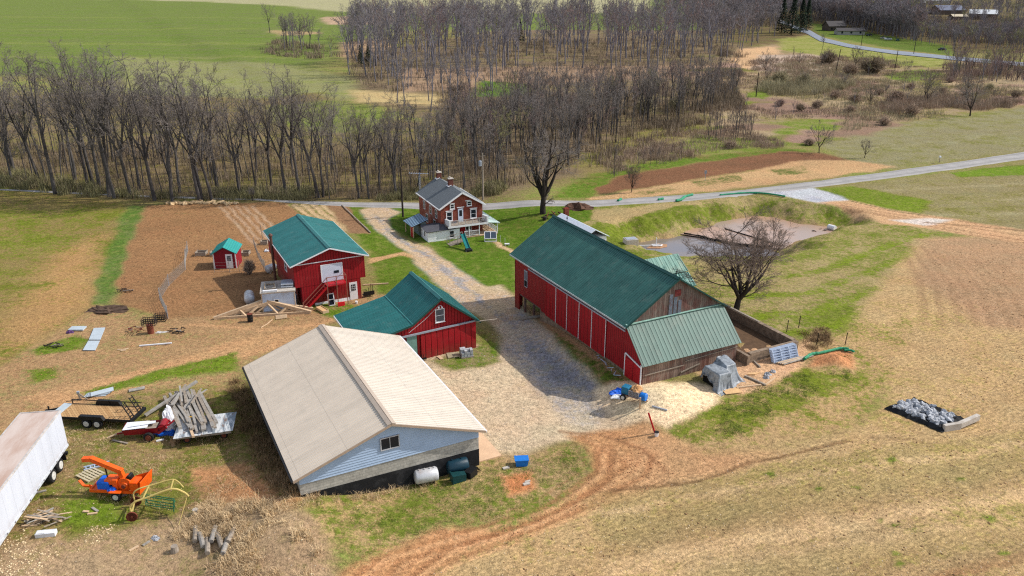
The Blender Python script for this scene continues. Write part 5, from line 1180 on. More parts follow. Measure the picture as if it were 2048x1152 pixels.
# conifers
def conifer(seed, mat):
    rn = np.random.RandomState(seed); V = []; T = Twigs()
    for i in range(1700):
        t = rn.rand()**.8; z = 1.2+t*15; rr = (1-t)*3.6*(.45+.6*rn.rand())+.2; a = rn.rand()*6.28
        c = np.array([math.cos(a)*rr, math.sin(a)*rr, z-rr*.18]); s = .55*(1-t*.4); u = np.array([math.cos(a),math.sin(a),-.35])*s; w_ = np.array([-math.sin(a),math.cos(a),rn.randn()*.2])*s*.5
        V += [c-u*.6-w_, c-u*.6+w_, c+u+w_*.3, c+u-w_*.3]
    V = np.array(V); return np_mesh('crown', V, np.arange(len(V)).reshape(-1,4), mat)
NEED = M_bark('dark_needles', (46,60,44), (38,50,38), .4)
CT_ = Twigs(); CT_.path([(0,0,-.3),(0,0,8),(0,0,16)], .28, .04, 6); ctm = np_mesh('trunk', *CT_.arrays(), BARK_D); ccm = [conifer(i, NEED) for i in range(2)]
for i, (px, py, h) in enumerate(((1562,66,24),(1582,70,26),(1600,66,23),(1612,60,22),(722,130,8),(738,133,9),(1040,85,13))):
    x, y, _ = G(px, py); r = thing('conifer', 'dark evergreen conifer at the left of the bend in the far road' if i < 4 else 'short dark conifer among the bare trees of the far middle wood', 'conifer', (x, y, hz(x,y)), random.random()*6, 'dark conifers by the far road' if i < 4 else 'short dark conifers in the far wood')
    r.scale = (h/16,)*3; obj_of('trunk', ctm, r); obj_of('crown', ccm[i%2], r)

# --- near grasses and weeds
blades('dry_grass', 'tall dry grass and weeds in the lower left corner', pts_in([(330,1030),(420,1000),(560,1010),(640,1090),(620,1160),(520,1200),(300,1200),(240,1130)], 380, 20, .3), 26, (.15,.75), .3, .012, DRY, 20, 'grass', .8)
blades('dry_grass', 'brown weeds along the left wall of the cream roofed building', pts_in([(450,765),(520,760),(560,860),(640,1000),(560,1000),(500,900)], 420, 21), 30, (.15,.8), .35, .012, WEED, 21, 'grass', .7)
blades('dry_grass', 'dry stalks below the front wall of the cream roofed building', pts_in([(560,1000),(720,965),(880,955),(870,975),(720,1000),(590,1020)], 90, 22), 24, (.1,.6), .3, .01, DRY, 22, 'grass', .8)
blades('dry_grass', 'sparse dry weeds over the lower left yard', pts_in([(0,880),(250,840),(460,880),(560,1000),(330,1100),(190,1090),(0,1100)], 420, 23, .4), 16, (.05,.3), .25, .01, DRY, 23, 'grass', .8)
GRN = M_bark('green_grass_blades', (116,128,62), (100,116,54), .3)
blades('green_grass', 'green grass tufts in front of the cream roofed building', pts_in([(640,1010),(900,950),(1160,900),(1165,960),(1000,1035),(760,1080)], 900, 24, .5), 16, (.04,.16), .25, .012, GRN, 24, 'grass', .8)
blades('green_grass', 'green grass tufts beside the sand and the dirt lane', pts_in([(1320,872),(1400,825),(1540,765),(1700,710),(1700,760),(1480,870),(1380,895)], 900, 25, .4), 16, (.04,.16), .25, .014, GRN, 25, 'grass', .8)
blades('green_grass', 'green grass tufts of the lower left yard', pts_in([(0,900),(300,800),(470,780),(540,960),(300,1060),(100,1060)], 500, 26, .35), 16, (.04,.16), .25, .012, GRN, 26, 'grass', .8)
blades('brush', 'dry brush heap by the stone barnyard wall', pts_in([(1600,665),(1650,655),(1665,690),(1620,705)], 60, 27), 30, (.15,.5), .4, .015, WEED, 27, 'brush', 1.0)

# ---- litter on the ground: clods, stones, chips (nobody could count them)
def litter(name, label, polypx, n, sz, mat, seed, cluster=0):
    pts = pts_in(polypx, n, seed, cluster); rn = np.random.RandomState(seed); P = np.array([(x, y, hz(x, y)) for x, y in pts]); m = len(P)
    base = np.array([[1,0,0],[0,1,0],[-1,0,0],[0,-1,0],[0,0,1],[0,0,-1]], float); F_ = np.array([[0,1,4],[1,2,4],[2,3,4],[3,0,4],[1,0,5],[2,1,5],[3,2,5],[0,3,5]])
    s_ = (sz[0]+(sz[1]-sz[0])*rn.rand(m)**3)[:,None,None]; V = base[None]*s_*rn.uniform(.5,1.5,(m,1,3))*rn.uniform(.7,1.3,(m,6,3)); a = rn.rand(m)*6.28
    x = V[:,:,0]*np.cos(a)[:,None]-V[:,:,1]*np.sin(a)[:,None]; y = V[:,:,0]*np.sin(a)[:,None]+V[:,:,1]*np.cos(a)[:,None]; V = np.stack([x, y, V[:,:,2]*.6], -1)+P[:,None,:]
    o = obj_of(name, np_mesh(name, V.reshape(-1,3), (np.arange(m)[:,None,None]*6+F_[None]).reshape(-1,3), mat)); return tag(o, label, 'litter', kind='stuff')
L1 = M_bark('pale_straw_chips', (212,190,154), (192,168,132), .3); L2 = M_bark('dark_clods', (140,110,80), (122,94,70), .3); L3 = M_bark('grey_stones', (196,188,180), (158,152,150), .3); L4 = M_bark('orange_clods', (176,130,94), (152,110,80), .3)
FLD = [(1240,1010),(1500,925),(1760,870),(1900,870),(1840,640),(1860,500),(2048,480),(2300,700),(2300,1300),(700,1300),(1000,1090)]
litter('straw_litter', 'pale straw and stone chips over the stubble field', FLD, 15000, (.015,.06), L1, 61)
litter('soil_clods', 'dark soil clods over the stubble field', FLD, 5000, (.02,.1), L2, 62, .12)
litter('soil_clods', 'small clods on the bare left yard', [(0,740),(200,620),(520,640),(760,590),(640,650),(470,770),(240,790),(0,870)], 2500, (.02,.09), L4, 63)
litter('yard_gravel', 'loose stones on the gravel yard', [(850,720),(960,690),(1000,650),(1120,700),(1240,800),(1200,870),(1000,900),(930,880)], 1500, (.015,.06), L3, 64)
litter('wood_chips', 'pale wood chips and litter in the lower left corner', [(0,1060),(200,1050),(420,1010),(600,1040),(640,1200),(0,1200)], 2600, (.02,.1), L1, 65, .3)
litter('straw_litter', 'straw litter and stones over the lower left grass', [(0,870),(240,790),(470,775),(600,1000),(420,1010),(0,1060)], 1800, (.015,.06), L1, 66)
litter('soil_clods', 'clods thrown up along the dirt lane', [(600,1300),(760,1110),(1000,1050),(1130,1010),(1190,940),(1140,868),(1290,850),(1390,905),(1320,975),(1000,1085),(800,1300)], 1500, (.02,.08), L4, 67, .4)
litter('soil_clods', 'brown clods on the garden soil', [(285,412),(570,405),(540,500),(530,620),(330,640),(235,590),(250,500)], 4000, (.04,.12), L2, 68)
# ================================================================= THINGS ON THE FARM
TYRE = M_plain('black_rubber', (28,28,30), .85, .3, 4, dirt=(70,62,52), dscale=4); RIM = M_plain('pale_wheel_rim', (196,194,188), .4, .1)
ORANGE = M_plain('orange_machine_paint', (232,92,18), .45, .14, 4, dirt=(170,74,30), dscale=3, damt=.4); BLUE = M_plain('blue_tarp', (20,96,206), .5, .25, 6); BLUEP = M_plain('blue_plastic', (24,112,196), .4, .12, 4)
DRED = M_plain('worn_dark_red_paint', (140,22,34), .45, .2, 4, dirt=(90,30,28), dscale=3); SILVER = M_plain('silver_painted_tank', (196,196,198), .35, .12, 2, metal=.2, dirt=(150,110,84), dscale=1.6)
DTEAL = M_plain('dark_teal_tank', (22,52,66), .4, .2, 3); DGREEN = M_plain('dark_green_plastic', (16,58,60), .45, .2, 4); WTARP = M_plain('white_sheeting', (224,226,230), .5, .15, 5); LUM = M_plain('weathered_grey_beam', (152,146,138), .9, .25, 3, dirt=(106,98,90), dscale=2)
TINW = NT('worn_white_tin'); v = TINW.obj(); q = TINW.sep(v); st = TINW.noise(2.2, 7, .75, TINW.map(v, (1,.25,1))); cc = TINW.mix(TINW.rng(st, .44, .56, 0, 1, True), lin((200,202,202)), lin((122,132,140))); cc = TINW.mix(TINW.rng(TINW.noise(3, 6, .7, TINW.map(v, (1,.3,1))), .56, .64, 0, .8, True), cc, lin((120,90,70))); TINW.out(cc, .55, 0)
YEL = M_plain('yellow_frame_paint', (196,176,104), .6, .2, 4, dirt=(150,110,70), dscale=4); RGREEN = M_plain('green_reel_paint', (44,104,72), .6, .2, 4); RUST = M_plain('rusty_iron', (112,58,42), .8, .3, 6); SOCK = M_plain('green_filter_sock', (44,136,98), .6, .2, 6); GALV = M_plain('galvanised_gate_tube', (170,184,206), .4, .15, 5)
ROCKM = M_plain('pale_grey_rock', (176,178,182), .9, .35, 2.5, dirt=(112,116,126), dscale=2); FAB = M_plain('black_geotextile', (26,28,32), .8, .3, 3); GTARP = M_plain('silver_grey_tarp', (140,146,152), .35, .35, 3, dirt=(70,76,84), dscale=1.6, damt=.8)
CHAR = M_plain('charred_wood', (48,40,38), .9, .4, 6); SLATEB = M_plain('blue_grey_sheet_metal', (176,186,192), .45, .1, 2); PLY = M_plain('plywood', (208,168,120), .8, .12, 3); NET = M_plain('grey_wire_netting', (150,146,140), .7, .2, 4)
def world_dir(p1, p2):
    a = G(*p1); b = G(*p2); return math.atan2(b[1]-a[1], b[0]-a[0])
def wheel(parent, x, y, z, r, w, tm=TYRE, rm=RIM, side=-1):
    """wheel whose axle is along local y"""
    wt = MB().lathe([(r*.62,-w/2),(r*.9,-w/2),(r,-w*.32),(r,w*.32),(r*.9,w/2),(r*.62,w/2)], x, y, z, 20, 'y').build('wheel', tm, parent, smooth=False)
    c = MB(); yy = y+side*w*.5; c.lathe([(r*.6,-.02),(r*.56,.03),(r*.2,.03),(r*.16,.05)] if side > 0 else [(r*.16,-.05),(r*.2,-.03),(r*.56,-.03),(r*.6,.02)], x, yy, z, 16, 'y'); c.build('rim', rm, wt); return wt
def wheelx(parent, x, y, z, r, w, side=1):
    wt = MB().lathe([(r*.62,-w/2),(r*.9,-w/2),(r,-w*.32),(r,w*.32),(r*.9,w/2),(r*.62,w/2)], x, y, z, 20, 'x').build('wheel', TYRE, parent)
    c = MB(); xx = x+side*w*.5; c.lathe([(r*.6,-.02),(r*.56,.03),(r*.2,.03),(r*.16,.05)] if side > 0 else [(r*.16,-.05),(r*.2,-.03),(r*.56,-.03),(r*.6,.02)], xx, y, z, 16, 'x'); c.build('rim', RIM, wt); return wt
# ---- semi trailer
gz = .45
T = thing('semi_trailer', 'long white box semi trailer parked at the left edge with a dusty roof', 'trailer', (-34.3, 50.95, gz), R(8.2))
TS = NT('white_trailer_panels'); v = TS.obj(); q = TS.sep(v); w_ = TS.math('ABSOLUTE', TS.math('SUBTRACT', TS.math('FRACT', TS.math('MULTIPLY', q[1], 1/1.22)), .5)); c0 = TS.mulv(lin((196,200,210)), TS.math('ADD', .92, TS.rng(TS.noise(1.2, 5, .6, TS.map(v, (1,1,.3))), .3, .7, 0, .12))); c0 = TS.mix(TS.rng(w_, .48, .497, 0, .4, True), c0, (.2,.2,.22)); c0 = TS.mix(TS.math('MULTIPLY', TS.rng(q[2], 1.2, 1.8, .4, 0), TS.rng(TS.noise(2, 5, .7, v), .4, .6, 0, 1)), c0, lin((150,130,108))); TS.out(c0, .4, 0)
c = MB(); c.box(-1.36,1.36,-14.2,0,1.2,4.08); c.build('box_body', TS.m if True else M_plain('white_trailer_side', (192,196,206), .4, .04, 1.2, dirt=(190,186,180), dscale=1, damt=.3), T)
RFT = NT('dusty_brown_white_roof'); v = RFT.obj(); n_ = RFT.noise(.5, 6, .65, RFT.map(v, (1.4,.35,1))); RFT.out(RFT.mix(RFT.rng(n_, .35, .65, 0, 1, True), lin((176,148,132)), lin((198,182,172))), .7, 0)
MB().box(-1.28,1.28,-14.12,-.08,4.08,4.13).build('roof', RFT.m, T)
c = MB(); [c.box(x-.05,x+.05,-14.22,.02,4.02,4.14) for x in (-1.34,1.34)]; c.box(-1.38,1.38,-.04,.04,4.0,4.15); c.box(-1.38,1.38,-14.24,-14.18,4.0,4.15); c.build('roof_rail', M_plain('grey_white_rail', (186,180,176), .5), T)
c = MB(); c.box(1.34,1.4,-14.2,0,1.15,1.32); c.box(-1.4,-1.34,-14.2,0,1.15,1.32); c.build('side_rail', M_plain('aluminium_rail', (190,194,200), .4), T)
c = MB()
for k in range(12): c.box(1.4,1.415,-1.2-k*1.15,-1.05-k*1.15,1.2,1.27)
c.build('marker_stripe', M_plain('dark_marker', (60,30,30), .5), T)
c = MB(); c.box(-.5,.5,-4.6,-.6,.6,1.2); c.box(-1.3,1.3,-.35,-.1,.55,.75); c.bar((-.9,-.2,.7),(-.9,-.2,1.2),.1); c.bar((.9,-.2,.7),(.9,-.2,1.2),.1); c.build('underframe', BLK, T)
MB().box(.75,1.3,-.62,-.58,.3,1.1).build('mud_flap', TYRE, T)
for yy in (-1.6,-2.95):
    for xx, sd in ((1.05,1),(-1.05,-1)): wheelx(T, xx, yy, .52, .52, .5, sd)
c = MB(); [c.bar((xx,-11,.0),(xx,-11,1.15),.14) for xx in (-.9,.9)]; c.build('landing_gear', BLK, T)
# ---- flatbed trailer
T = thing('flatbed_trailer', 'black tandem axle flatbed trailer with a plank deck and raised ramps', 'trailer', (-33.35, 56.75, .5), R(-5.5))
PLANK = M_boards('tan_deck_planks', (196,158,112), (172,134,92), .24)
c = MB()
for k in range(8): c.box(-3.0,3.0,-1.02+k*.255,-.79+k*.255+.01,.68,.73)
c.build('deck', PLANK, T)
c = MB(); c.box(-3.05,3.1,-1.1,-1.03,.55,.75); c.box(-3.05,3.1,1.03,1.1,.55,.75); [c.box(x,x+.08,-1.03,1.03,.52,.67) for x in (-3.05,-1.5,0,1.5,3.0)]; c.bar((-3,-1.0,.6),(-4.5,0,.6),.12); c.bar((-3,1.0,.6),(-4.5,0,.6),.12); c.build('frame', BLK, T)
MB().box(-3.7,-3.02,-.8,1.0,.7,.78).build('front_plate', SLATEB, T)
c = MB(); c.bar((-4.4,0,.0),(-4.4,0,1.0),.09); c.box(-4.7,-4.3,-.1,.1,.5,.66); c.build('jack', BLK, T)
c = MB(); c.bar((-3.0,1.06,.75),(-3.0,1.06,1.15),.06); c.bar((-3.0,1.06,1.12),(3,1.06,1.12),.06); c.bar((0.2,1.06,.75),(.2,1.06,1.15),.06); c.build('side_rail', BLK, T)
for sy in (-1,1):
    c = MB(); c.add([(-1.05,sy*1.08,.75),(1.15,sy*1.08,.75),(.95,sy*1.08,1.08),(-.9,sy*1.08,1.08),(-1.05,sy*1.4,.75),(1.15,sy*1.4,.75),(.95,sy*1.4,1.08),(-.9,sy*1.4,1.08)],[(0,1,2,3),(4,7,6,5),(3,2,6,7),(1,5,6,2),(0,3,7,4)]); c.build('fender', BLK, T)
    for xx in (-.42,.48): wheel(T, xx, sy*1.24, .38, .4, .26, side=sy)
for sy in (-.75,.35):
    c = MB(); 
    for yy in (sy, sy+.42): c.bar((3.05,yy,.72),(2.45,yy,1.95),.06)
    for k in range(5): f = (k+.5)/5; c.bar((3.05-.6*f,sy,.72+1.23*f),(3.05-.6*f,sy+.42,.72+1.23*f),.05)
    c.build('ramp', BLK, T)
c = MB(); c.box(3.1,3.3,-1.1,1.1,.5,.72); c.bar((3.3,-.9,.5),(3.5,-1.1,.2),.07); c.build('tail_beam', BLK, T)
# ---- wagon with tin sheets, and the beams on it
T = thing('tin_topped_wagon', 'low wagon bed covered with worn white and blue grey tin sheets', 'wagon', (-24.2, 54.7, .45), R(14))
c = MB()
for k in range(6):
    x0 = -2.1+k*.72; c.slab((x0,-1.45+.03*k,.7+.02*(k%2)),(x0+.74,-1.45+.03*k,.7+.02*(k%2)),(x0+.74+(.1),1.6,.74),(x0+.1,1.6,.74),.015)
c.build('tin_sheet', TINW.m, T)
c = MB(); c.box(-2.0,2.1,-1.3,-1.15,.5,.68); c.box(-2,2.1,1.2,1.35,.5,.68); c.box(-1.9,2.0,-1.15,1.2,.55,.66); c.build('bed_frame', WOODO, T)
for xx in (-1.2,1.5):
    for sy in (-1,1): wheel(T, xx, sy*1.0, .26, .3, .18, rm=RUST, side=sy)
rn = random.Random(4)
def beam(name, label, p, q, w, h, mat=LUM, group=None, cat='timber'):
    o = MB(); o.bar(p, q, w, h); o = o.build(name, mat); return tag(o, label, cat, group)
for k in range(19):
    f = k/18; x0 = -26.6+2.3*f+rn.uniform(-.1,.1); top = (-29.4+3.2*f+rn.uniform(-.2,.3), 61.0-rn.random()*2.4, .75+rn.random()*.35); bot = (-25.6+2.4*f+rn.uniform(-.2,.3), 53.4+rn.random()*1.3+f*.2, 1.3+rn.random()*.25)
    beam('old_timber', 'weathered grey beam in the heap lying across the tin topped wagon', top, bot, rn.uniform(.16,.26), rn.uniform(.12,.2), LUM if k%3 else WOODO, 'grey beams heaped on the wagon')
for k in range(10):
    a_ = rn.uniform(1.0,2.2); d_ = Vector((math.cos(a_),math.sin(a_),rn.uniform(-.05,.1)))*rn.uniform(.8,1.6); p_ = Vector((-27.0+rn.uniform(-1.0,1.0),58.0+rn.uniform(-1.5,1.5),1.2+.05*k)); beam('old_timber', 'weathered grey beam in the heap lying across the tin topped wagon', p_-d_, p_+d_, rn.uniform(.12,.3), rn.uniform(.06,.14), (LUM,WOODO)[k%2], 'grey beams heaped on the wagon')
beam('old_timber', 'single long grey beam lying diagonally over the beam heap', (-29.9,57.0,.75), (-27.0,61.0,1.75), .26, .16)
beam('old_timber', 'short brown beam leaning on the front edge of the tin wagon', (-25.1,54.2,1.25), (-24.4,53.0,1.2), .2, .16, WOODN)
c = MB(); c.bar((0,0,0),(.9,.1,.05),.08); c.bar((0,0,0),(.3,.6,.1),.08); c.bar((.3,.6,.1),(1.0,.5,.1),.08); c.build('yellow_bracket', M_plain('yellow_paint', (216,164,30), .5)); o = bpy.context.scene.collection.objects[-1]; o.location = (-26.0,55.2,1.2); tag(o, 'yellow metal bracket lying beside the grey beam heap', 'bracket')
# ---- manure spreader
T = thing('manure_spreader', 'small dark red manure spreader covered with torn white sheeting', 'spreader', (-28.6, 54.3, .45), R(8))
c = MB(); c.add([(-1.5,-.42,.45),(1.0,-.42,.45),(1.0,.42,.45),(-1.5,.42,.45),(-1.6,-.62,1.0),(1.1,-.62,1.05),(1.1,.62,1.05),(-1.6,.62,1.0)],[(3,2,1,0),(0,1,5,4),(1,2,6,5),(2,3,7,6),(3,0,4,7)]); c.build('hopper', DRED, T)
c = MB(); c.box(-1.5,.9,-.5,.5,.85,.92); c.build('load', WOODO, T)
c = MB(); c.slab((-1.55,-.6,1.03),(.3,-.58,1.12),(.2,.5,1.1),(-1.5,.55,1.05),.02); c.slab((-1.2,-.3,1.1),(.8,-.1,1.2),(.7,.4,1.12),(-1.0,.45,1.1),.02); c.build('white_sheet', WTARP, T)
c = MB(); c.bar((1.0,-.5,.5),(1.7,-.5,1.0),.14,.2); c.bar((1.0,.5,.5),(1.7,.5,1.0),.14,.2); c.lathe([(.12,-.5),(.3,-.48),(.3,.48),(.12,.5)],1.35,0,.95,10,'y'); c.bar((1.6,0,.8),(2.1,.3,1.1),.1); c.bar((1.1,-.62,1.05),(1.8,-.4,1.15),.07); c.build('beater', DRED, T)
c = MB(); c.bar((-1.5,0,.5),(-2.2,0,.4),.1); c.build('drawbar', DRED, T)
for sy in (-1,1): wheel(T, .35, sy*.78, .36, .38, .26, rm=RUST, side=sy)
beam('plank', 'tan plank leaning against the front of the red manure spreader', (-31.6,54.0,.5), (-30.0,54.5,1.0), .22, .05, WOODN, cat='plank')
beam('plank', 'grey plank lying flat under the front of the manure spreader', (-31.0,53.6,.55), (-29.6,53.1,.56), .16, .05, WOODO, cat='plank')
def crumple(name, label, px, py, rx, ry, rz, mat, cat, dz=0, rot=0, loc=None, seed=None):
    c = MB(); rr = random.Random(seed or int(px)); c.blob(0,0,0,rx,ry,rz,.55,18,8,True,rr); c.blob(rx*.35,ry*.2,0,rx*.6,ry*.7,rz*.7,.6,14,6,True,rr)
    o = c.build(name, mat, None, loc or at(px, py, dz-.03), rot); return tag(o, label, cat)
crumple('plastic_sack', 'white plastic sheet bundled upright behind the manure spreader', 336, 845, .4, .4, 1.5, WTARP, 'sack', loc=(-27.2,55.3,.5))
crumple('crumpled_tarp', 'small bright blue tarp on the ground behind the manure spreader', 330, 866, .7, .45, .35, BLUE, 'tarp')
crumple('brush_clump', 'dry brush clump between the manure spreader and the tin wagon', 348, 885, .5, .5, .5, WEED, 'brush')
beam('pvc_pipe', 'short white pipe on the grass below the manure spreader', at(313,884,.08), at(328,881,.08), .12, .1, WHITE, cat='pipe')
# things behind the flatbed
for k in range(5):
    x, y, z = at(192, 790); o = MB().slab((-.9,-.35,.0),(.9,-.35,.0),(1.0,.35,.02),(-.8,.35,.02),.03).build('sheet', GTARP if k%2 else SLATEB, None, (x+.1*k,y+.06*k,z+.05+.035*k), R(8+7*k)); tag(o, 'grey sheet in the low stack behind the flatbed trailer', 'sheet', 'grey sheets behind the flatbed')
beam('plank', 'pale board lying in dry grass between the flatbed and beam heap', at(258,783,.08), at(290,777,.08), .5, .06, LUM, cat='plank')
x, y, z = at(162, 800); T = thing('post_stand', 'small grey leaning stand behind the front of the flatbed trailer', 'stand', (x,y,z), .3); c = MB(); c.bar((0,0,0),(-.15,0,.8),.12); c.bar((.5,0,0),(-.1,0,.7),.07); c.bar((.1,.4,0),(-.1,0,.7),.07); c.build('legs', WOODO, T); MB().box(-.2,.0,-.1,.1,.7,.85).build('head', GREYT, T)
# ---- orange chipper
gz = .42
T = thing('wood_chipper', 'orange towable wood chipper with long discharge chute and feed table', 'wood chipper', (-27.35, 46.8, gz), R(-4)); T.scale = (.92,.92,.92)
c = MB(); c.bar((-1.9,-.55,.62),(1.6,-.55,.62),.14,.2); c.bar((-1.9,.55,.62),(1.6,.55,.62),.14,.2); c.bar((-1.9,-.55,.62),(-1.9,.55,.62),.12,.18); c.bar((-1.9,0,.6),(-2.7,0,.62),.14,.14); c.box(-1.85,1.0,-.5,.5,.58,.64); c.build('frame', ORANGE, T)
c = MB(); c.box(-1.35,-.4,-.5,.5,.66,1.35); c.build('engine_cover', BLUE, T, bevel=.08)
c = MB(); c.box(-.75,.1,-.42,.42,1.1,1.5); c.box(-.15,.25,-.45,.45,.66,1.55); c.build('engine_housing', ORANGE, T, bevel=.05)
c = MB(); c.lathe([(.3,-.36),(.56,-.34),(.56,.34),(.3,.36)],.75,0,1.1,18,'y'); c.lathe([(.1,-.5),(.3,-.46),(.32,-.36)],.75,0,1.05,14,'y'); c.box(.3,1.25,-.34,.34,.64,1.0); c.build('drum_housing', ORANGE, T)
MB().lathe([(.05,-.06),(.16,-.05),(.16,.05)],.75,-.5,1.05,12,'y').build('bearing_cap', RUST, T)
c = MB(); c.box(1.2,1.75,-.45,.45,.72,1.35); c.add([(1.25,-.5,.7),(1.25,.5,.7),(2.1,.85,.75),(2.1,-.85,.75),(1.25,-.5,1.4),(1.25,.5,1.4),(2.15,.85,1.55),(2.15,-.85,1.55)],[(0,1,2,3),(0,4,5,1),(0,3,7,4),(1,5,6,2)]); c.build('feed_hopper', ORANGE, T)
c = MB(); c.slab((2.1,-.9,.65),(2.32,-.9,1.75),(2.32,.9,1.75),(2.1,.9,.65),.06); fd = c.build('feed_table', ORANGE, T)
tr = M_plain('red_triangle_paint', (214,30,20), .5, .1); c = MB(); c.bar((2.19,-.3,1.0),(2.24,0,1.35),.07,.03,up=(1,0,0)); c.bar((2.24,0,1.35),(2.19,.3,1.0),.07,.03,up=(1,0,0)); c.bar((2.19,.3,1.0),(2.19,-.3,1.0),.07,.03,up=(1,0,0)); c.build('warning_triangle', tr, fd)
c = MB(); c.slab((2.06,-.25,.98),(2.12,0,1.32),(2.12,.02,1.32),(2.06,.25,.98),.02); c.build('warning_triangle', tr, fd)
c = MB(); c.lathe([(.12,-.25),(.13,.25)],1.1,0,1.72,10,'y'); c.box(.9,1.3,-.2,.2,1.5,1.7); c.build('feed_motor', BLK, T)
c = MB(); c.bar((.55,0,1.55),(.35,0,2.25),.34,.34); c.bar((.55,0,2.05),(-1.75,.1,3.0),.36,.34); c.bar((-1.7,.1,2.98),(-2.35,.05,2.95),.38,.3); c.build('discharge_chute', ORANGE, T)
MB().slab((-2.35,-.14,2.84),(-2.25,-.14,3.1),(-2.25,.24,3.1),(-2.35,.24,2.84),.03).build('chute_deflector', M_plain('faded_orange', (236,122,80), .5), T)
MB().bar((-.7,.05,1.4),(-.75,.05,2.5),.07).build('chute_prop', BLK, T)
c = MB(); c.bar((-2.7,0,.65),(-3.1,.2,.95),.2,.1); c.bar((-2.0,-.3,.3),(-2.0,-.3,1.0),.08); c.build('hitch', ORANGE, T)
for sy in (-1,1):
    wheel(T, .25, sy*.82, .38, .38, .26, side=sy)
c = MB(); c.box(-.2,.7,-1.0,-.65,.76,.8); c.box(-.2,.7,.65,1.0,.76,.8); c.build('mudguard', ORANGE, T)
crumple('rag', 'small blue rag on the frame of the orange wood chipper', 0, 0, .25, .25, .18, BLUE, 'rag', loc=(-27.5,46.3,gz+.68), seed=5)
# ---- hay rake
T = thing('hay_rake', 'old side delivery hay rake, yellow frame and green reel', 'hay rake', (-25.2, 44.1, .4), R(12))
c = MB()
def curve(pts, n=10):
    P = [Vector(p) for p in pts]; out = []
    for i in range(len(P)-1):
        a, b, cc, d = P[max(i-1,0)], P[i], P[i+1], P[min(i+2,len(P)-1)]
        for k in range(n):
            t = k/n; out.append(.5*((2*b)+(cc-a)*t+(2*a-5*b+4*cc-d)*t*t+(3*b-a-3*cc+d)*t**3))
    out.append(P[-1]); return out
c.tube(curve([(0,-.1,.4),(-.02,-.1,1.0),(.35,-.05,1.35),(1.0,0,1.5),(2.6,.1,1.9),(3.3,.2,1.5),(3.6,.2,1.1)]), .07, 8)
c.tube(curve([(-.1,1.3,.5),(-.1,1.3,1.1),(.3,1.35,1.4),(1.2,1.5,1.5),(2.5,1.5,1.7),(3.2,.9,1.4)]), .05, 8)
c.bar((2.5,1.5,1.7),(2.6,.1,1.9),.07); c.bar((.8,0,1.45),(.9,1.4,1.45),.07); c.bar((0,-.1,.5),(-.1,1.3,.55),.08); c.bar((.9,1.4,.3),(.9,1.4,1.5),.05); c.bar((3.5,.2,1.1),(3.1,-1.5,.1),.03); c.build('frame', YEL, T)
c = MB()
for k in range(5):
    t = 2*math.pi*k/5; c.bar((.7+.0,1.0+.35*math.cos(t),.7+.35*math.sin(t)),(2.6,.2+.35*math.cos(t),.65+.35*math.sin(t)),.045)
    for j in range(12):
        f = j/11; b = Vector((.7+1.9*f,1.0-.8*f+.35*math.cos(t),.7+.35*math.sin(t))); c.bar(b, b+Vector((.03,.12*math.cos(t),-.22)), .018)
for e in ((.7,1.0,.7),(2.6,.2,.65)):
    for k in range(5): t = 2*math.pi*k/5; c.bar(e,(e[0],e[1]+.35*math.cos(t),e[2]+.35*math.sin(t)),.05)
c.slab((2.55,-.15,.25),(2.68,-.15,1.15),(2.68,.1,1.15),(2.55,.1,.25),.04); c.build('reel', RGREEN, T)
for (wx_, wy_) in ((0.0,-.25),(-.1,1.5)):
    c = MB(); c.lathe([(.33,-.05),(.36,-.05),(.36,.05),(.33,.05),(.33,-.05)],wx_,wy_,.35,20,'y'); 
    for k in range(8): t = math.pi*k/4; c.bar((wx_,wy_,.35),(wx_+.34*math.cos(t),wy_,.35+.34*math.sin(t)),.04)
    c.lathe([(.07,-.08),(.07,.08)],wx_,wy_,.35,8,'y'); c.build('wheel', RUST, T)
# ---- pallets, ladder, lumber
def pallet(px, py, rot, label, mat=WOODO, name='pallet', dz=0):
    x, y, z = at(px, py); T = thing(name, label, 'pallet', (x,y,z+dz), rot)
    for k in range(6): MB().box(-.6,.6,-.5+k*.185,-.38+k*.185,.1,.125).build('slat', mat, T)
    for k in (-.55,0,.5): MB().box(k,k+.07,-.5,.55,.0,.1).build('bearer', mat, T)
    return T
PALE = M_plain('pale_pallet_wood', (178,166,138), .9, .15, 4)
pallet(180, 951, R(-30), 'grey slatted pallet lying beside the orange wood chipper', PALE).scale = (1.25,1.25,1)
x, y, z = at(194, 934); T = thing('ladder', 'aluminium ladder lying on the grass behind the wood chipper', 'ladder', (x,y,z+.05), world_dir((174,938),(217,927)))
c = MB(); c.bar((-.85,-.2,.06),(.85,-.2,.06),.06,.1); c.bar((-.85,.2,.06),(.85,.2,.06),.06,.1); c.build('stile', GALV, T)
for k in range(6): MB().bar((-.7+.28*k,-.2,.06),(-.7+.28*k,.2,.06),.05).build('rung', GALV, T)
rn = random.Random(11)
for k in range(22):
    x, y, z = at(95+rn.uniform(-22,22), 1040+rn.uniform(-8,8)); a = rn.uniform(-.5,1.0); l = rn.uniform(.4,1.0); p = Vector((x,y,z+.06+.02*k)); d = Vector((math.cos(a),math.sin(a),rn.uniform(-.08,.12)))*l
    beam('scrap_board', 'grey board in the loose scrap heap near the semi trailer', p-d, p+d, rn.uniform(.08,.16), .03, (WOODO,LUM,WOODN)[k%3], 'boards of the scrap heap', 'board')
x, y, z = at(93, 1070); o = MB().box(-.6,.6,-.22,.22,0,.3); o.box(-.55,.0,-.18,.18,.3,.34); o = o.build('concrete_block', M_plain('white_foam_block', (206,208,212), .8, .12, 3), None, (x,y,z-.02), R(10), bevel=.03); tag(o, 'white block in front of the scrap board heap', 'block')
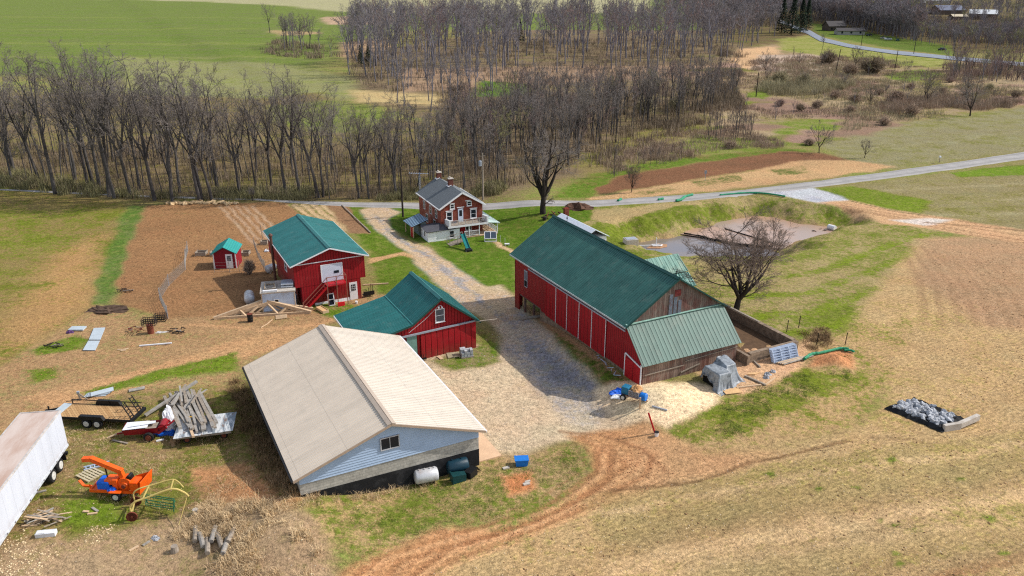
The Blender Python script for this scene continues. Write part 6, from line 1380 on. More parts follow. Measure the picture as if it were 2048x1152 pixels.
for k, (px, py, a, l) in enumerate(((80,985,.5,.4),(172,1024,-.1,.2),(190,1020,-.6,.35),(268,1098,.9,.3),(293,1088,1.0,.25),(185,1028,.2,.3),(245,993,.6,.3),(60,1052,.1,.5))):
    x, y, z = at(px, py); d = Vector((math.cos(a),math.sin(a),0))*l; beam('board_offcut', 'short board offcut lying on the lower left grass', Vector((x,y,z+.05))-d, Vector((x,y,z+.05))+d, .16, .07, WOODN if k%2 else LUM, 'board offcuts on the lower left grass', 'offcut')
for k, (px, py) in enumerate(((267,1099),(295,1087))):
    pass
for k in range(7):
    px = 392+k*12; x, y, z = at(px, 1072+(k%3)*12); c = MB(); c.tube([(-.1,.75,.16),(0,0,.2),(.05,-.75,.17)], [.15,.17,.16], 9); o = c.build('log', LUM if k%2 else WOODO, None, (x,y,z), R(rn.uniform(-5,28))); tag(o, 'short grey log in the row lying in the dry corner grass', 'log', 'grey logs in the corner grass')
x, y, z = at(350, 1103); o = MB().lathe([(.26,0),(.22,.3),(.2,.42)],0,0,0,12).build('tree_stump', WOODO, None, (x,y,z)); tag(o, 'small pale stump in the dry grass left of the logs', 'stump')
x, y, z = at(392, 1027); o = MB().lathe([(.15,0),(.2,.35)],0,0,0,12).build('bucket', M_plain('grey_bucket', (170,166,160), .6), None, (x,y,z)); tag(o, 'small grey bucket on the brown grass above the logs', 'bucket')
x, y, z = at(312, 1078); crumple('field_stone', 'grey stone on the chips left of the dry corner grass', 312, 1078, .25, .2, .2, ROCKM, 'stone')
# ---- in front of the cream roofed building
def tank(name, label, px, py, r, L, rot, mat, fit, dz=0, oval=False):
    x, y, z = at(px, py); T = thing(name, label, 'tank', (x,y,z+dz), rot); sx = .78 if oval else 1
    o = MB().lathe([(r*.5,-L/2-.1),(r*.88,-L/2-.05),(r,-L/2+.06),(r,L/2-.06),(r*.88,L/2+.05),(r*.5,L/2+.1)],0,0,r+.12,24,'x').build('shell', mat, T, smooth=True)
    c = MB(); [c.box(xx-.04,xx+.04,-r*.6,r*.6,0,.25) for xx in (-L*.35,L*.35)]; c.build('foot', BLK, T)
    c = MB(); [c.lathe([(.05,0),(.05,.14)],xx,0,2*r+.08,8) for xx in fit]; c.build('fitting', mat, T); return T
fr = ROT
tank('heating_oil_tank', 'silver oil tank with a rust streak beside the dark foundation', 853, 966, .52, 1.55, ROT+R(-8), SILVER, (-.5,-.1,.3,.6))
T = tank('dark_storage_tank', 'large dark teal tank at the right end of the foundation wall', 915, 945, .52, 1.45, ROT+R(-4), DTEAL, (-.4,.3)); c = MB(); c.tube([(.55,.2,1.1),(.55,.2,1.5),(.62,.2,1.62)], .04, 6); c.lathe([(.03,-.03),(.13,-.02),(.13,.02),(.03,.03)],.62,.2,1.72,12,'y'); c.build('gauge', SILVER, T)
x, y, z = at(919, 961); T = thing('waste_bin', 'dark green wheeled bin lying on its side in front of the teal tank', 'bin', (x,y,z), ROT-R(5)); MB().add([(-.55,-.32,.02),(.45,-.25,.06),(.45,.25,.06),(-.55,.32,.02),(-.55,-.32,.66),(.45,-.25,.58),(.45,.25,.58),(-.55,.32,.66)],[(3,2,1,0),(4,5,6,7),(0,1,5,4),(1,2,6,5),(2,3,7,6),(3,0,4,7)]).build('body', DGREEN, T); c = MB(); c.box(-.62,-.55,-.38,.38,.0,.72); c.build('rim', DGREEN, T)
x, y, z = at(942, 951); T = thing('waste_bin', 'open black bin tipped over at the building corner right of the green bin', 'bin', (x,y,z), ROT+R(30)); MB().add([(-.45,-.3,.0),(.4,-.3,.0),(.4,.3,.0),(-.45,.3,.0),(-.45,-.3,.5),(.4,-.3,.62),(.4,.3,.62),(-.45,.3,.5)],[(3,2,1,0),(0,1,5,4),(2,3,7,6),(3,0,4,7),(4,5,6,7)]).build('body', BLK, T); MB().slab((.4,-.32,.62),(.8,-.32,.1),(.8,.32,.1),(.4,.32,.62),.04).build('lid', BLK, T)
x, y, z = at(797, 966); T = thing('black_crate', 'black crate standing against the dark foundation left of silver tank', 'crate', (x,y,z), ROT-R(4)); MB().box(-.6,.6,-.4,.4,0,.62).build('body', BLK, T, bevel=.03); MB().box(-.63,.63,-.43,.43,.62,.67).build('lid', TYRE, T)
x, y, z = at(1043, 929); T = thing('plastic_tub', 'bright blue plastic tub on the green grass near the slab corner', 'tub', (x,y,z), R(5)); MB().add([(-.42,-.28,0),(.42,-.28,0),(.42,.28,0),(-.42,.28,0),(-.5,-.34,.55),(.5,-.34,.55),(.5,.34,.55),(-.5,.34,.55)],[(3,2,1,0),(4,5,6,7),(0,1,5,4),(1,2,6,5),(2,3,7,6),(3,0,4,7)]).build('body', BLUEP, T); c = MB(); c.box(-.53,.53,-.37,.37,.5,.58); c.build('rim', BLUEP, T)
for px, py, l in ((1053,969,'white concrete chip on the orange bare patch of the front grass'),(1012,937,'tiny white scrap left of the blue plastic tub')):
    x, y, z = at(px, py); o = MB().box(-.25,.25,-.12,.12,0,.1); (o.box(.0,.4,.18,.34,0,.08) if px > 1030 else None); o = o.build('scrap', CONC, None, (x,y,z), .4); tag(o, l, 'scrap')
# ---- by the small red barn
pallet(907, 712, R(12), 'flat tan pallet in front of the small red barn door', PALE, dz=0)
x, y, z = at(933, 712); T = thing('block_pallet', 'pallet stacked with grey bagged blocks at the small barn corner', 'block stack', (x,y,z), R(18)); MB().box(-.62,.62,-.5,.5,0,.12).build('pallet_base', WOODO, T)
rn = random.Random(5); c = MB()
for k in range(3):
    for i in range(4):
        for j in range(3):
            if k == 2 and rn.random() < .4: continue
            o = (rn.uniform(-.02,.02), rn.uniform(-.02,.02)); c.box(-.58+i*.29+o[0],-.32+i*.29+o[0],-.46+j*.31+o[1],-.18+j*.31+o[1],.13+k*.23,.33+k*.23)
c.build('grey_blocks', ROCKM, T)
beam('plank', 'short tan board in the gravel left of the flat pallet', at(876,713,.05), at(884,719,.05), .35, .05, WOODN, cat='plank')
x, y, z = at(848, 722); T = thing('black_rack', 'small black rack by the left corner of the sliding door', 'rack', (x,y,z), ROT); [MB().bar((xx,0,0),(xx,0,.7),.05).build('leg', BLK, T) for xx in (-.2,0,.2)]; MB().box(-.25,.25,-.12,.12,.2,.3).build('shelf', BLK, T)
beam('roof_plank', 'pale plank jutting past the right eave of the small red barn', (*W(29.1,64.9), 2.95), (*W(31.3,64.6), 2.9), .12, .05, WOODO, cat='plank')
# ---- mixer, tarps, red auger, sand things
T = thing('mortar_mixer', 'towable mixer with a caged blue drum beside the sand pile', 'mixer', at(1266, 806), world_dir((1246,806),(1300,818)))
c = MB(); c.box(-.95,.55,-.35,.35,.42,.5); c.bar((.55,0,.45),(1.3,0,.3),.08); c.build('frame', RUST, T)
MB().box(-1.0,-.35,-.36,.36,.5,1.15).build('engine_box', M_plain('teal_blue_cover', (30,104,136), .5, .15), T, bevel=.06)
c = MB(); [c.bar((-.3+.13*k,-.36,.5),(-.3+.13*k,-.36,1.0),.03) for k in range(8)]; [c.bar((-.3,-.36,z_),(.65,-.36,z_),.03) for z_ in (.5,.66,.82,1.0)]; [c.bar((-.3+.13*k,.36,.5),(-.3+.13*k,.36,1.0),.03) for k in range(8)]; c.build('cage', GREYT, T)
MB().box(-.28,.6,-.33,.33,.5,.98).build('hopper', M_plain('dusty_hopper', (128,110,92), .8, .3), T)
MB().lathe([(.3,0),(.34,.1),(.34,.5),(.3,.55)],.62,0,.62,16,'x').build('drum', BLUEP, T)
crumple('jute_cloth', 'tan cloth thrown over the hopper of the mixer', 0, 0, .5, .4, .3, M_plain('tan_cloth', (190,146,100), .9, .3, 4), 'cloth', loc=tuple(Vector(at(1270,806))+Vector((.05,0,.95))), seed=8)
beam('mixer_prop', 'tan post propping the tongue of the mixer', at(1279,822,0), tuple(Vector(at(1279,822))+Vector((0,0,1.0))), .12, .12, WOODN, cat='post')
for sy in (-1,1): wheel(T, -.7, sy*.5, .28, .28, .16, side=sy)
crumple('crumpled_tarp', 'crumpled royal blue tarp at the near corner of the barn', 1238, 787, .9, .4, .3, BLUE, 'tarp', rot=.2)
crumple('crumpled_sheet', 'white plastic sheet bunched in front of the royal blue tarp', 1240, 796, .6, .3, .22, WTARP, 'sheet', rot=.1)
p = Vector(at(1310,866)); q = Vector((*rayz(1297,826,p.z+1.75), p.z+1.75)); o = MB().tube([p, q], .07, 8).build('red_auger_tube', REDP); tag(o, 'red leaning tube standing at the edge of the green grass', 'tube')
x, y, z = at(1313, 872); T = thing('white_bucket', 'small white bucket at the foot of the red leaning tube', 'bucket', (x,y,z)); MB().lathe([(.14,0),(.18,.36)],0,0,0,14).build('body', WHITE, T); MB().lathe([(.19,.34),(.19,.38),(.15,.385)],0,0,0,14).build('rim', BLK, T)
beam('grey_pipe', 'grey pipe lying on the sand right of the mixer', at(1304,820,.06), at(1334,827,.06), .12, .1, GREYT, cat='pipe')
rn = random.Random(9)
for k in range(9):
    p = Vector(at(1195+k*5+rn.uniform(-3,3), 714+k*5)); d = Vector((rn.uniform(-.3,.6), rn.uniform(-.9,.2), rn.uniform(-.1,.3))); beam('white_pipe', 'white pipe in the tangle along the foot of the red barn wall', p+Vector((0,0,.12))-d*.6, p+Vector((0,0,.2))+d*.6, .06, .06, GALV, 'white pipes along the barn foot', 'pipe')
beam('plank', 'grey plank stack in front of the barn underpass opening', at(1040,640,.12), at(1082,634,.12), .5, .12, WOODO, cat='plank')
# ---- tarp covered pile, boards, gates, stone walls
x, y, z = at(1452, 768)
T = thing('tarp_covered_pile', 'tall pile under a silver grey tarp against the barn board wall', 'covered pile', (x,y,z), ROT)
def drape(nx, ny, w_, d_, z0, hf, it=330, slack=1.035, seed=1):
    rn_ = np.random.RandomState(seed); X, Y = np.meshgrid(np.linspace(-w_/2, w_/2, nx), np.linspace(-d_/2, d_/2, ny)); P = np.stack([X, Y, np.full_like(X, z0)+.12*(fbm(X+9, Y+4, .9, 3)-.5)], -1); Q = P.copy()
    rx = w_/(nx-1)*slack; ry = d_/(ny-1)*slack; rd = math.hypot(rx, ry)
    for k in range(it):
        V = (P-Q)*.93; Q = P.copy(); P = P+V; P[..., 2] -= .0045
        for _ in range(5):
            for (a, b, r_) in (((slice(None),slice(0,-1)),(slice(None),slice(1,None)),rx), ((slice(0,-1),slice(None)),(slice(1,None),slice(None)),ry), ((slice(0,-1),slice(0,-1)),(slice(1,None),slice(1,None)),rd), ((slice(0,-1),slice(1,None)),(slice(1,None),slice(0,-1)),rd)):
                D = P[b]-P[a]; L = np.linalg.norm(D, axis=-1, keepdims=True)+1e-9; c_ = D*(1-r_/L)*.24; P[a] += c_; P[b] -= c_
            H_ = hf(P[...,0], P[...,1])+.03; hit = P[...,2] < H_; P[...,2] = np.where(hit, H_, P[...,2]); P[...,0] = np.where(hit, Q[...,0]*.6+P[...,0]*.4, P[...,0]); P[...,1] = np.where(hit, Q[...,1]*.6+P[...,1]*.4, P[...,1])
    return P
def pile_h(x, y):
    a_ = 1.45*S(x,-1.55,-1.4)*(1-S(x,-.15,0))*S(y,-.75,-.6)*(1-S(y,1.4,1.5)); b_ = (1.55+.25*y)*S(x,-.1,.05)*(1-S(x,1.1,1.25))*S(y,.05,.2)*(1-S(y,1.5,1.6)); return np.maximum(np.maximum(a_, b_), .25*np.maximum(0,y)*0)
Pc = drape(64, 46, 5.2, 3.9, 2.2, pile_h); ny_, nx_ = Pc.shape[:2]
vs = [tuple(v_) for v_ in Pc.reshape(-1,3)]; fs = [(j*nx_+i, j*nx_+i+1, (j+1)*nx_+i+1, (j+1)*nx_+i) for j in range(ny_-1) for i in range(nx_-1)]
MB().add(vs, fs).build('tarp', GTARP, T, smooth=True)
MB().box(-1.4,-.1,-.6,1.4,0,1.38).build('pile', DARK, T); MB().box(.05,1.1,.2,1.5,0,1.5).build('pile', DARK, T)
x, y, z = at(1463, 783); o = MB().box(-.75,.75,-.5,.5,.02,.07).build('plywood_sheet', PLY, None, (x,y,z+.03), R(12)); tag(o, 'tan plywood sheet on the ground before the silver tarp', 'plywood')
for k,(a_,b_,w_,m) in enumerate((((1490,753),(1531,771),.2,WOODO),((1473,777),(1522,771),.14,WOODN),((1531,771),(1550,757),.12,WOODN),((1505,722),(1520,736),.15,WOODO))):
    beam('timber', ('long timber edging the bare ground right of the silver tarp','thin timber at the lower edge of the silver tarp','short timber at the lower right corner of the bare ground','dark timber edge by the open gap in the stone wall')[k], at(*a_,.08), at(*b_,.08), w_, .12, m, cat='timber')
x, y, z = at(1506,748); o = MB().prism([(-.6,-.15),(.1,-.22),(.7,.1),(-.3,.15)],0,.05).build('cardboard', PLY, None, (x,y,z+.04), .1); tag(o, 'pale cardboard scrap on the bare ground by the barn', 'cardboard')
for k,(px,py) in enumerate(((1545,744),(1535,750),(1533,757))): crumple('field_stone', 'grey stone on the bare ground right of the silver tarp', px, py, .28, .22, .22, ROCKM, 'stone')['group'] = 'stones by the silver tarp'
def wbox(name, label, b0, b1, a0, a1, z0, z1, mat, cat):
    x, y = W(b0, a0); o = MB().box(0, b1-b0, 0, a1-a0, 0, z1-z0).build(name, mat, None, (x, y, z0), ROT); return tag(o, label, cat)
gzr = hz(*W(52, 49))
wbox('stone_wall', 'stone and concrete wall with gates leaning on it', 49.0, 54.9, 48.5, 48.9, gzr-.3, gzr+.95, STONE, 'wall')
wbox('stone_wall', 'long stone barnyard wall running back toward the bare tree', 54.5, 54.95, 48.95, 59.0, gzr-.4, gzr+1.0, STONE, 'wall')
wbox('stone_wall', 'short wall stub between the board lean-to and the gate wall', 48.4, 48.7, 48.2, 50.4, gzr-.4, gzr+.95, STONE, 'wall')
wbox('barnyard_ground', 'dark sunken dirt floor inside the stone barnyard walls', 48.7, 54.45, 48.95, 59, gzr-.5, gzr+.03, M_plain('dark_dung_floor', (92,70,50), .95, .3, 2), 'yard floor')
wbox('wall_coping', 'grey board coping on the long barnyard wall', 54.6, 54.85, 53.5, 58.8, gzr+1.005, gzr+1.06, WOODO, 'coping')
x, y = W(50.9, 48.25)
for k in range(4):
    T = thing('tube_gate', 'galvanised tube gate in the stack leaning on the stone wall', 'gate', (x+.05*k*AX[0]+.08*k, y-.1*k, gzr-.05), ROT, 'tube gates leaning on the wall')
    c = MB(); t_ = -.5
    for i in range(6): f = i/5; MB().bar((0,-.55+.5*f,.15+1.05*f),(2.9,-.55+.5*f,.15+1.05*f),.05).build('rail', GALV, T)
    for xx in (0,.95,1.95,2.9): MB().bar((xx,-.57,.12),(xx,-.05,1.22),.06).build('upright', GALV, T)
for k in range(5):
    p0 = Vector((*W(51.0+.1*k, 47.3-.14*k), gzr+.12+.03*(k%2))); p1 = Vector((*W(53.9+.3*k, 47.2-.1*k), gzr+.14)); o = MB().tube([p0,p1], .07, 8).build('fence_pole', WOODN if k%2 else LUM); tag(o, 'peeled pole in the row on the ground below the gates', 'pole', 'poles below the gates')
def sock(label, pts, r, lift=.08):
    P = [Vector(at(px,py,lift+r*.6)) for px,py in pts]; P = curve(P, 5); r *= .72; rr = random.Random(len(label)); o = MB().tube(P, [r*rr.uniform(.8,1.15) for _ in P], 8).build('filter_sock', SOCK); return tag(o, label, 'filter sock')
sock('green filter sock curving over the orange dirt mound', ((1608,722),(1622,713),(1640,710),(1660,705),(1680,700),(1697,702)), .2)
sock('short green sock at the right tip of the orange mound', ((1688,703),(1700,704),(1708,707)), .16)
sock('small green sock on the verge nearest to the dirt mound', ((1316,402),(1326,400)), .28); sock('green sock bent over the road verge', ((1352,404),(1362,402),(1370,396),(1385,392)), .3)
sock('long dark green filter sock along the road edge by the gravel entrance', ((1440,392),(1490,388),(1530,389),(1570,395)), .22); sock('green sock near the dirt mound by the road', ((1236,404),(1242,401)), .3)
for px, py, l in ((1633,690,'thin fence post beside the dry brush heap'),(1690,690,'thin dark fence post beyond the green sock mound'),(1573,664,'thin post by the long barnyard wall'),(1597,655,'thin post uphill of the brush heap')):
    p = Vector(at(px,py)); o = MB().bar(p, p+Vector((.05,0,1.3)), .06).build('fence_post', BLK); tag(o, l, 'post')
o = blades('brush_heap', None, [G(1640+random.uniform(-13,13), 676+random.uniform(-6,6))[:2] for _ in range(30)], 50, (.15,.6), .35, .012, WEED, 33, droop=1.2, kind='thing'); tag(o, 'round heap of dry vines at the end of the barnyard wall', 'brush heap')
# ---- rock pile with concrete barrier
gzp = hz(*G(1850,830)[:2])
P = [Vector((*G(px,py)[:2], 0)) for px,py in ((1768,818),(1828,799),(1930,840),(1884,866),(1822,848))]
ctr = sum(P, Vector())/5
T = thing('rock_outlet', 'pile of pale rocks on black fabric sheet in the stubble field', 'rock pile', (ctr.x, ctr.y, gzp))
n_, m_ = 20, 12; vs = []; fs = []
for j in range(m_+1):
    for i in range(n_+1):
        u, w_ = i/n_, j/m_; a_ = P[0].lerp(P[3]*1.0, u); b_ = P[1].lerp(P[2], u); q = a_.lerp(b_, w_) - ctr
        e = max(abs(2*u-1), abs(2*w_-1)); jx = .16*(random.random()-.5)*(e > .8); jy = .22*(random.random()-.5)*(e > .8); vs.append((q.x+jx, q.y+jy, .1+.2*float(S(e,.55,.9))*(.6+.8*random.random())*(1-float(S(e,.92,1.0)))+.1*(random.random()-.5)*(e<.98) - .08*(e>.98)))
for j in range(m_):
    for i in range(n_): a_ = j*(n_+1)+i; fs.append((a_,a_+1,a_+n_+2,a_+n_+1))
MB().add(vs, fs).build('black_fabric', FAB, T)
rn = random.Random(21)
for k in range(84):
    u, w_ = rn.uniform(.06,.94), rn.uniform(.1,.88); q = P[0].lerp(P[3], u).lerp(P[1].lerp(P[2], u), w_) - ctr; s_ = rn.uniform(.16,.32)
    MB().blob(0,0,0,s_*rn.uniform(.8,1.4),s_,s_*rn.uniform(.6,.9),.5,8,6,False,rn).build('rock', ROCKM, T, (q.x,q.y,.2+rn.uniform(0,.12)), (rn.random(),rn.random(),rn.random()*6))
pa, pb, pc = Vector(at(1886,862)), Vector(at(1918,858)), Vector(at(1954,843))
o = MB(); o.bar(pa+Vector((0,0,.25)), pb+Vector((0,0,.3)), .3, .6); o.bar(pb+Vector((-.05,0,.33)), pc+Vector((0,0,.42)), .34, .5); o = o.build('concrete_barrier', CONC, bevel=.03); tag(o, 'bent pale concrete barrier at the right tip of the rock pile', 'barrier')
# ---- around the red workshop
T = thing('reefer_box', 'white insulated truck box beside the workshop with junk on top', 'container', at(560, 624), R(14))
c = MB(); c.box(-1.75,1.75,-.1,3.4,.25,2.35); c.build('body', M_plain('pale_blue_white_panel', (186,200,220), .5, .08, 2, dirt=(150,140,130)), T)
c = MB(); [c.box(x-.05,x+.05,-.15,-.08,.2,2.4) for x in (-1.72,1.72)]; c.box(-1.78,1.78,-.16,-.08,2.3,2.42); c.build('edge_trim', WOODN, T)
f = MB(); f.box(-.45,.05,-.16,-.1,1.15,1.6); f = f.build('vent', WHITE, T); MB().box(-.38,-.02,-.175,-.155,1.22,1.53).build('louvre', BLK, f)
MB().box(-1.85,1.85,-.2,3.5,2.35,2.42).build('roof', CONC, T)
bx_, by_, bz_ = at(560, 624); cr_, sr_ = math.cos(R(14)), math.sin(R(14))
def onroof(u, w_, z): return (bx_+u*cr_-w_*sr_, by_+u*sr_+w_*cr_, bz_+z)
rn = random.Random(31)
for k in range(7): o = MB().box(-.65,.65,-.5,.5,0,.07).build('salvaged_sheet', (LUM,WTARP,GREYT,WOODO)[k%4], None, onroof(1.0+rn.uniform(-.06,.06), 1.6+rn.uniform(-.5,.5)+.1, 2.44+k*.075), R(14)+rn.uniform(-.1,.1)); tag(o, 'grey panel in the stack on the right of the truck box roof', 'panel', 'panels stacked on the truck box')
for k in range(5): o = MB(); w2 = .55; o.box(-w2,w2,-.85,-.77,0,.06); o.box(-w2,w2,.77,.85,0,.06); o.box(-w2,-w2+.08,-.77,.77,0,.06); o.box(w2-.08,w2,-.77,.77,0,.06); o = o.build('old_window_sash', WOODN if k%2 else LUM, None, onroof(-.85+rn.uniform(-.1,.1), 1.5+rn.uniform(-.3,.5), 2.44+k*.065), R(14)+rn.uniform(-.08,.08)); tag(o, 'old window frame lying on the left of the truck box roof', 'frame', 'frames on the truck box')
o = MB().box(-.75,.75,-.15,.15,0,.16).build('white_block', WHITE, None, onroof(-.8, .15, 2.44), R(14)); tag(o, 'white beam along the front edge of the truck box roof', 'beam')
x, y, z = at(500, 606); T = thing('propane_tank', 'large silver propane tank lying left of the white truck box', 'tank', (x,y,z), R(108)); MB().lathe([(.1,-1.15),(.35,-1.08),(.52,-.9),(.56,-.75),(.56,.75),(.52,.9),(.35,1.08),(.1,1.15)],0,0,.72,22,'x').build('shell', SILVER, T, smooth=True); c = MB(); [c.box(xx,xx+.1,-.4,.4,0,.35) for xx in (-.6,.5)]; c.build('saddle', CONC, T)
x, y, z = at(543, 545); T = thing('propane_tank', 'white round ended tank at the rear left corner of the workshop', 'tank', (x,y,z), R(60)); MB().lathe([(.1,-.8),(.35,-.75),(.5,-.6),(.5,.6),(.35,.75),(.1,.8)],0,0,.62,20,'x').build('shell', SILVER, T, smooth=True); c = MB(); [c.box(xx,xx+.1,-.35,.35,0,.3) for xx in (-.45,.35)]; c.build('saddle', CONC, T)
# roof trusses lying/leaning
def truss(p0, p1, apex, label, t=.16):
    p0, p1, ap = Vector(p0), Vector(p1), Vector(apex); T = thing('roof_truss', label, 'roof truss', p0); m = MB
    z0 = Vector((0,0,0)); a, b, c_ = z0, p1-p0, ap-p0
    MB().bar(a, b, t*.6, t).build('bottom_chord', WOODN, T); MB().bar(a, c_, t, t*1.2).build('top_chord', WOODN, T); MB().bar(b, c_, t, t*1.2).build('top_chord', WOODN, T)
    MB().bar(a.lerp(b,.33), c_, t*.6, t*.6).build('web', WOODN, T); MB().bar(a.lerp(b,.66), c_, t*.6, t*.6).build('web', WOODN, T); MB().bar(a.lerp(b,.66), b.lerp(c_,.5), t*.6, t*.6).build('web', WOODN, T); MB().bar(a.lerp(b,.33), a.lerp(c_,.5), t*.6, t*.6).build('web', WOODN, T)
A0, A1 = at(428,639,.1), at(622,626,.1); px_, py_ = rayz(529, 601, A0[2]+1.3)
truss(A0, A1, (px_, py_, A0[2]+1.3), 'front timber roof truss propped up before the truck box', .3)
B0, B1 = at(448,639,.1), at(624,622,.1); px_, py_ = rayz(535, 607, B0[2]+1.2); truss((B0[0],B0[1]+.5,B0[2]), (B1[0],B1[1]+.45,B1[2]), (px_, py_+.45, B0[2]+1.1), 'rear timber roof truss directly behind the front one', .26)
def barrel(px, py, label, mat, r=.29, h=.88):
    x, y, z = at(px, py); T = thing('steel_barrel', label, 'barrel', (x,y,z)); MB().lathe([(r,0),(r,h*.32),(r+.015,h*.34),(r,h*.36),(r,h*.66),(r+.015,h*.68),(r,h*.7),(r,h)],0,0,0,18).build('body', mat, T); MB().lathe([(r*1.03,h-.01),(r*1.03,h+.02),(r*.9,h+.02)],0,0,0,18).build('rim', RUST, T)
barrel(501, 643, 'dark steel barrel with rusty band in front of the trusses', BLK); barrel(302, 666, 'rusty burn barrel with wire crate on top', RUST, .32, .95)
pallet(563, 635, R(16), 'small yellow tan pallet before the right half of the trusses', WOODN)
o = MB().tube([Vector(at(522,656,.05)),Vector(at(535,648,.05)),Vector(at(545,641,.1))], .05, 6).build('rope', WOODN); tag(o, 'pale rope trailing left from the small pallet', 'rope')
x, y, z = at(645, 622); T = thing('feed_trough', 'tan wooden trough on the grass below the workshop stair', 'trough', (x,y,z), R(-50)); c = MB(); c.box(-.8,.8,-.32,.32,.0,.06); c.box(-.8,.8,-.35,-.3,0,.3); c.box(-.8,.8,.3,.35,0,.3); c.build('body', PLY, T); MB().box(-.85,-.8,-.35,.35,0,.3).build('end_board', WOODN, T); MB().box(.8,.85,-.35,.35,0,.3).build('end_board', WOODN, T); MB().box(-.8,.8,-.3,.3,.2,.22).build('cover', PLY, T)
x, y, z = at(664, 611); T = thing('leaning_window', 'old white double hung window leaning on the workshop wall', 'window', (x,y,z), ROT); c = MB(); [c.bar((xx,0,0),(xx,.35,1.35),.09) for xx in (-.32,.32)]; [c.bar((-.32,.35*f,1.35*f),(.32,.35*f,1.35*f),.08) for f in (.03,.5,.97)]; c.build('frame', WHITE, T); MB().slab((-.3,.02,.05),(.3,.02,.05),(.3,.35,1.3),(-.3,.35,1.3),.01).build('pane', GLASS, T)
x, y, z = at(683, 612); o = MB().box(-.4,.4,-.05,.05,0,.5).build('red_box', M_plain('bright_red_panel', (214,34,44), .5), None, (x,y,z), ROT, bevel=.02); tag(o, 'bright red panel standing by the workshop entry door', 'panel')
x, y, z = at(713, 607); o = MB().lathe([(.12,0),(.15,.3)],0,0,0,12).build('white_bucket', WHITE, None, (x,y,z)); tag(o, 'white pail at the right foot of the workshop entry door', 'pail')
x, y, z = at(641, 605); o = MB().box(-.35,.35,-.2,.2,0,.5).build('grey_bin', M_plain('purple_grey_box', (92,80,96), .7), None, (x,y,z), ROT); tag(o, 'purple grey box in the shade under the workshop stair', 'box')
x, y, z = at(737, 593); T = thing('outdoor_rack', 'black metal rack of stacked chairs at the right workshop corner', 'rack', (x,y,z), ROT); 
for k in range(6): MB().bar((-.5+.2*k,rn.uniform(-.1,.1),0),(-.5+.2*k+rn.uniform(-.1,.1),0,rn.uniform(.8,1.5)),.05).build('upright', BLK, T)
MB().box(-.65,.65,-.3,.3,.25,.32).build('shelf', BLK, T); MB().box(-.65,.65,-.32,-.28,.3,.75).build('rail', BLK, T)
beam('log_edge', 'pale log lying in the grass right of the workshop', at(726,571,.08), at(777,568,.08), .16, .14, WOODN, cat='log')
for k,(px,py) in enumerate(((598,596),(593,588),(604,600))): x,y,z = at(px,py); o = MB().box(-.3,.3,-.25,.25,0,.5+.15*k).build('dark_crate', CHAR if k else GREYT, None, (x,y,z), R(20+20*k)); tag(o, ('grey crate behind the truck box','dark crate between truck box and workshop','dark crate at the front left foot of the workshop')[k], 'crate')
# ---- garden: frames, fence, bush
def cold(px, py, w_, d_, label, group='raised bed frames'):
    x, y, z = at(px, py); T = thing('bed_frame', label, 'bed frame', (x,y,z), R(4)); h = .55
    MB().box(-w_/2,w_/2,-.04,.04,.1,h).build('board', WOODO, T); MB().box(-w_/2,w_/2,d_-.04,d_+.04,.1,h).build('board', WOODO, T); [MB().box(s*w_/2-.04,s*w_/2+.04,.04,d_-.04,.2,h).build('board', WOODO, T) for s in (-1,1)]
    for sx in (-1,1):
        for yy in (0,d_): MB().bar((sx*w_/2,yy,0),(sx*w_/2,yy,h+.1),.07).build('leg', WOODO, T)
cold(401,513,1.35,1.1,'wooden bed frame furthest left in the fenced garden'); cold(424,513,.5,1.1,'narrow bed frame just left of the garden shed'); cold(490,513,1.0,1.1,'bed frame just right of the garden shed'); cold(528,490,.9,.8,'bed frame near the back corner of the red workshop')
fp = [(376,503),(372,519),(371,540),(338,572),(320,600),(336,637)]
posts = [Vector(at(px,py)) for px,py in fp]
T = thing('garden_fence', 'sagging wire netting fence on thin posts across the brown garden', 'fence', posts[0])
for p in posts: MB().bar(p-posts[0], p-posts[0]+Vector((.03,0,1.5)), .05).build('post', GREYT, T)
c = MB()
for a_, b_ in zip(posts[:-1], posts[1:]):
    L = (b_-a_).length; n_ = int(L/.16)
    for i in range(n_+1): f = i/n_; p = a_.lerp(b_, f)-posts[0]; sag = .18*math.sin(math.pi*f); c.bar(p+Vector((0,0,.05)), p+Vector((.05,0,1.35-sag)), .014)
    for zz in (.1,.35,.6,.85,1.1,1.32): c.bar(a_-posts[0]+Vector((0,0,zz)), b_-posts[0]+Vector((0,0,zz-.04)), .014)
c.build('netting', NET, T)
fp2 = [(429,545),(460,545),(479,543),(528,541),(548,537)]
posts = [Vector(at(px,py)) for px,py in fp2]; T = thing('garden_fence', 'low wire fence running past the front of the garden shed', 'fence', posts[0])
for p in posts: MB().bar(p-posts[0], p-posts[0]+Vector((0,0,1.5)), .06).build('post', WOODO, T)
c = MB()
for a_, b_ in zip(posts[:-1], posts[1:]):
    for zz in (.15,.5,.9,1.3): c.bar(a_-posts[0]+Vector((0,0,zz)), b_-posts[0]+Vector((0,0,zz)), .012)
c.build('wire', NET, T)
fp3 = [(508,490),(516,515),(524,530),(532,541)]
posts = [Vector(at(px,py)) for px,py in fp3]; T = thing('garden_fence', 'short picket fence between garden shed and workshop', 'fence', posts[0])
for a_, b_ in zip(posts[:-1], posts[1:]):
    for i in range(5): p = a_.lerp(b_, i/5)-posts[0]; MB().bar(p, p+Vector((0,0,1.0+.3*random.random())), .06).build('picket', LUM, T)
bush(499, 548, 1.0, 0, 'small bare twiggy bush between the garden shed and the workshop', 1.3)
for k,(px,py) in enumerate(((535,503),(545,498))): crumple('white_bag', ('white bag on the garden soil behind the workshop','second white bag nearer the workshop wall')[k], px, py, .4, .3, .3, WTARP, 'bag')
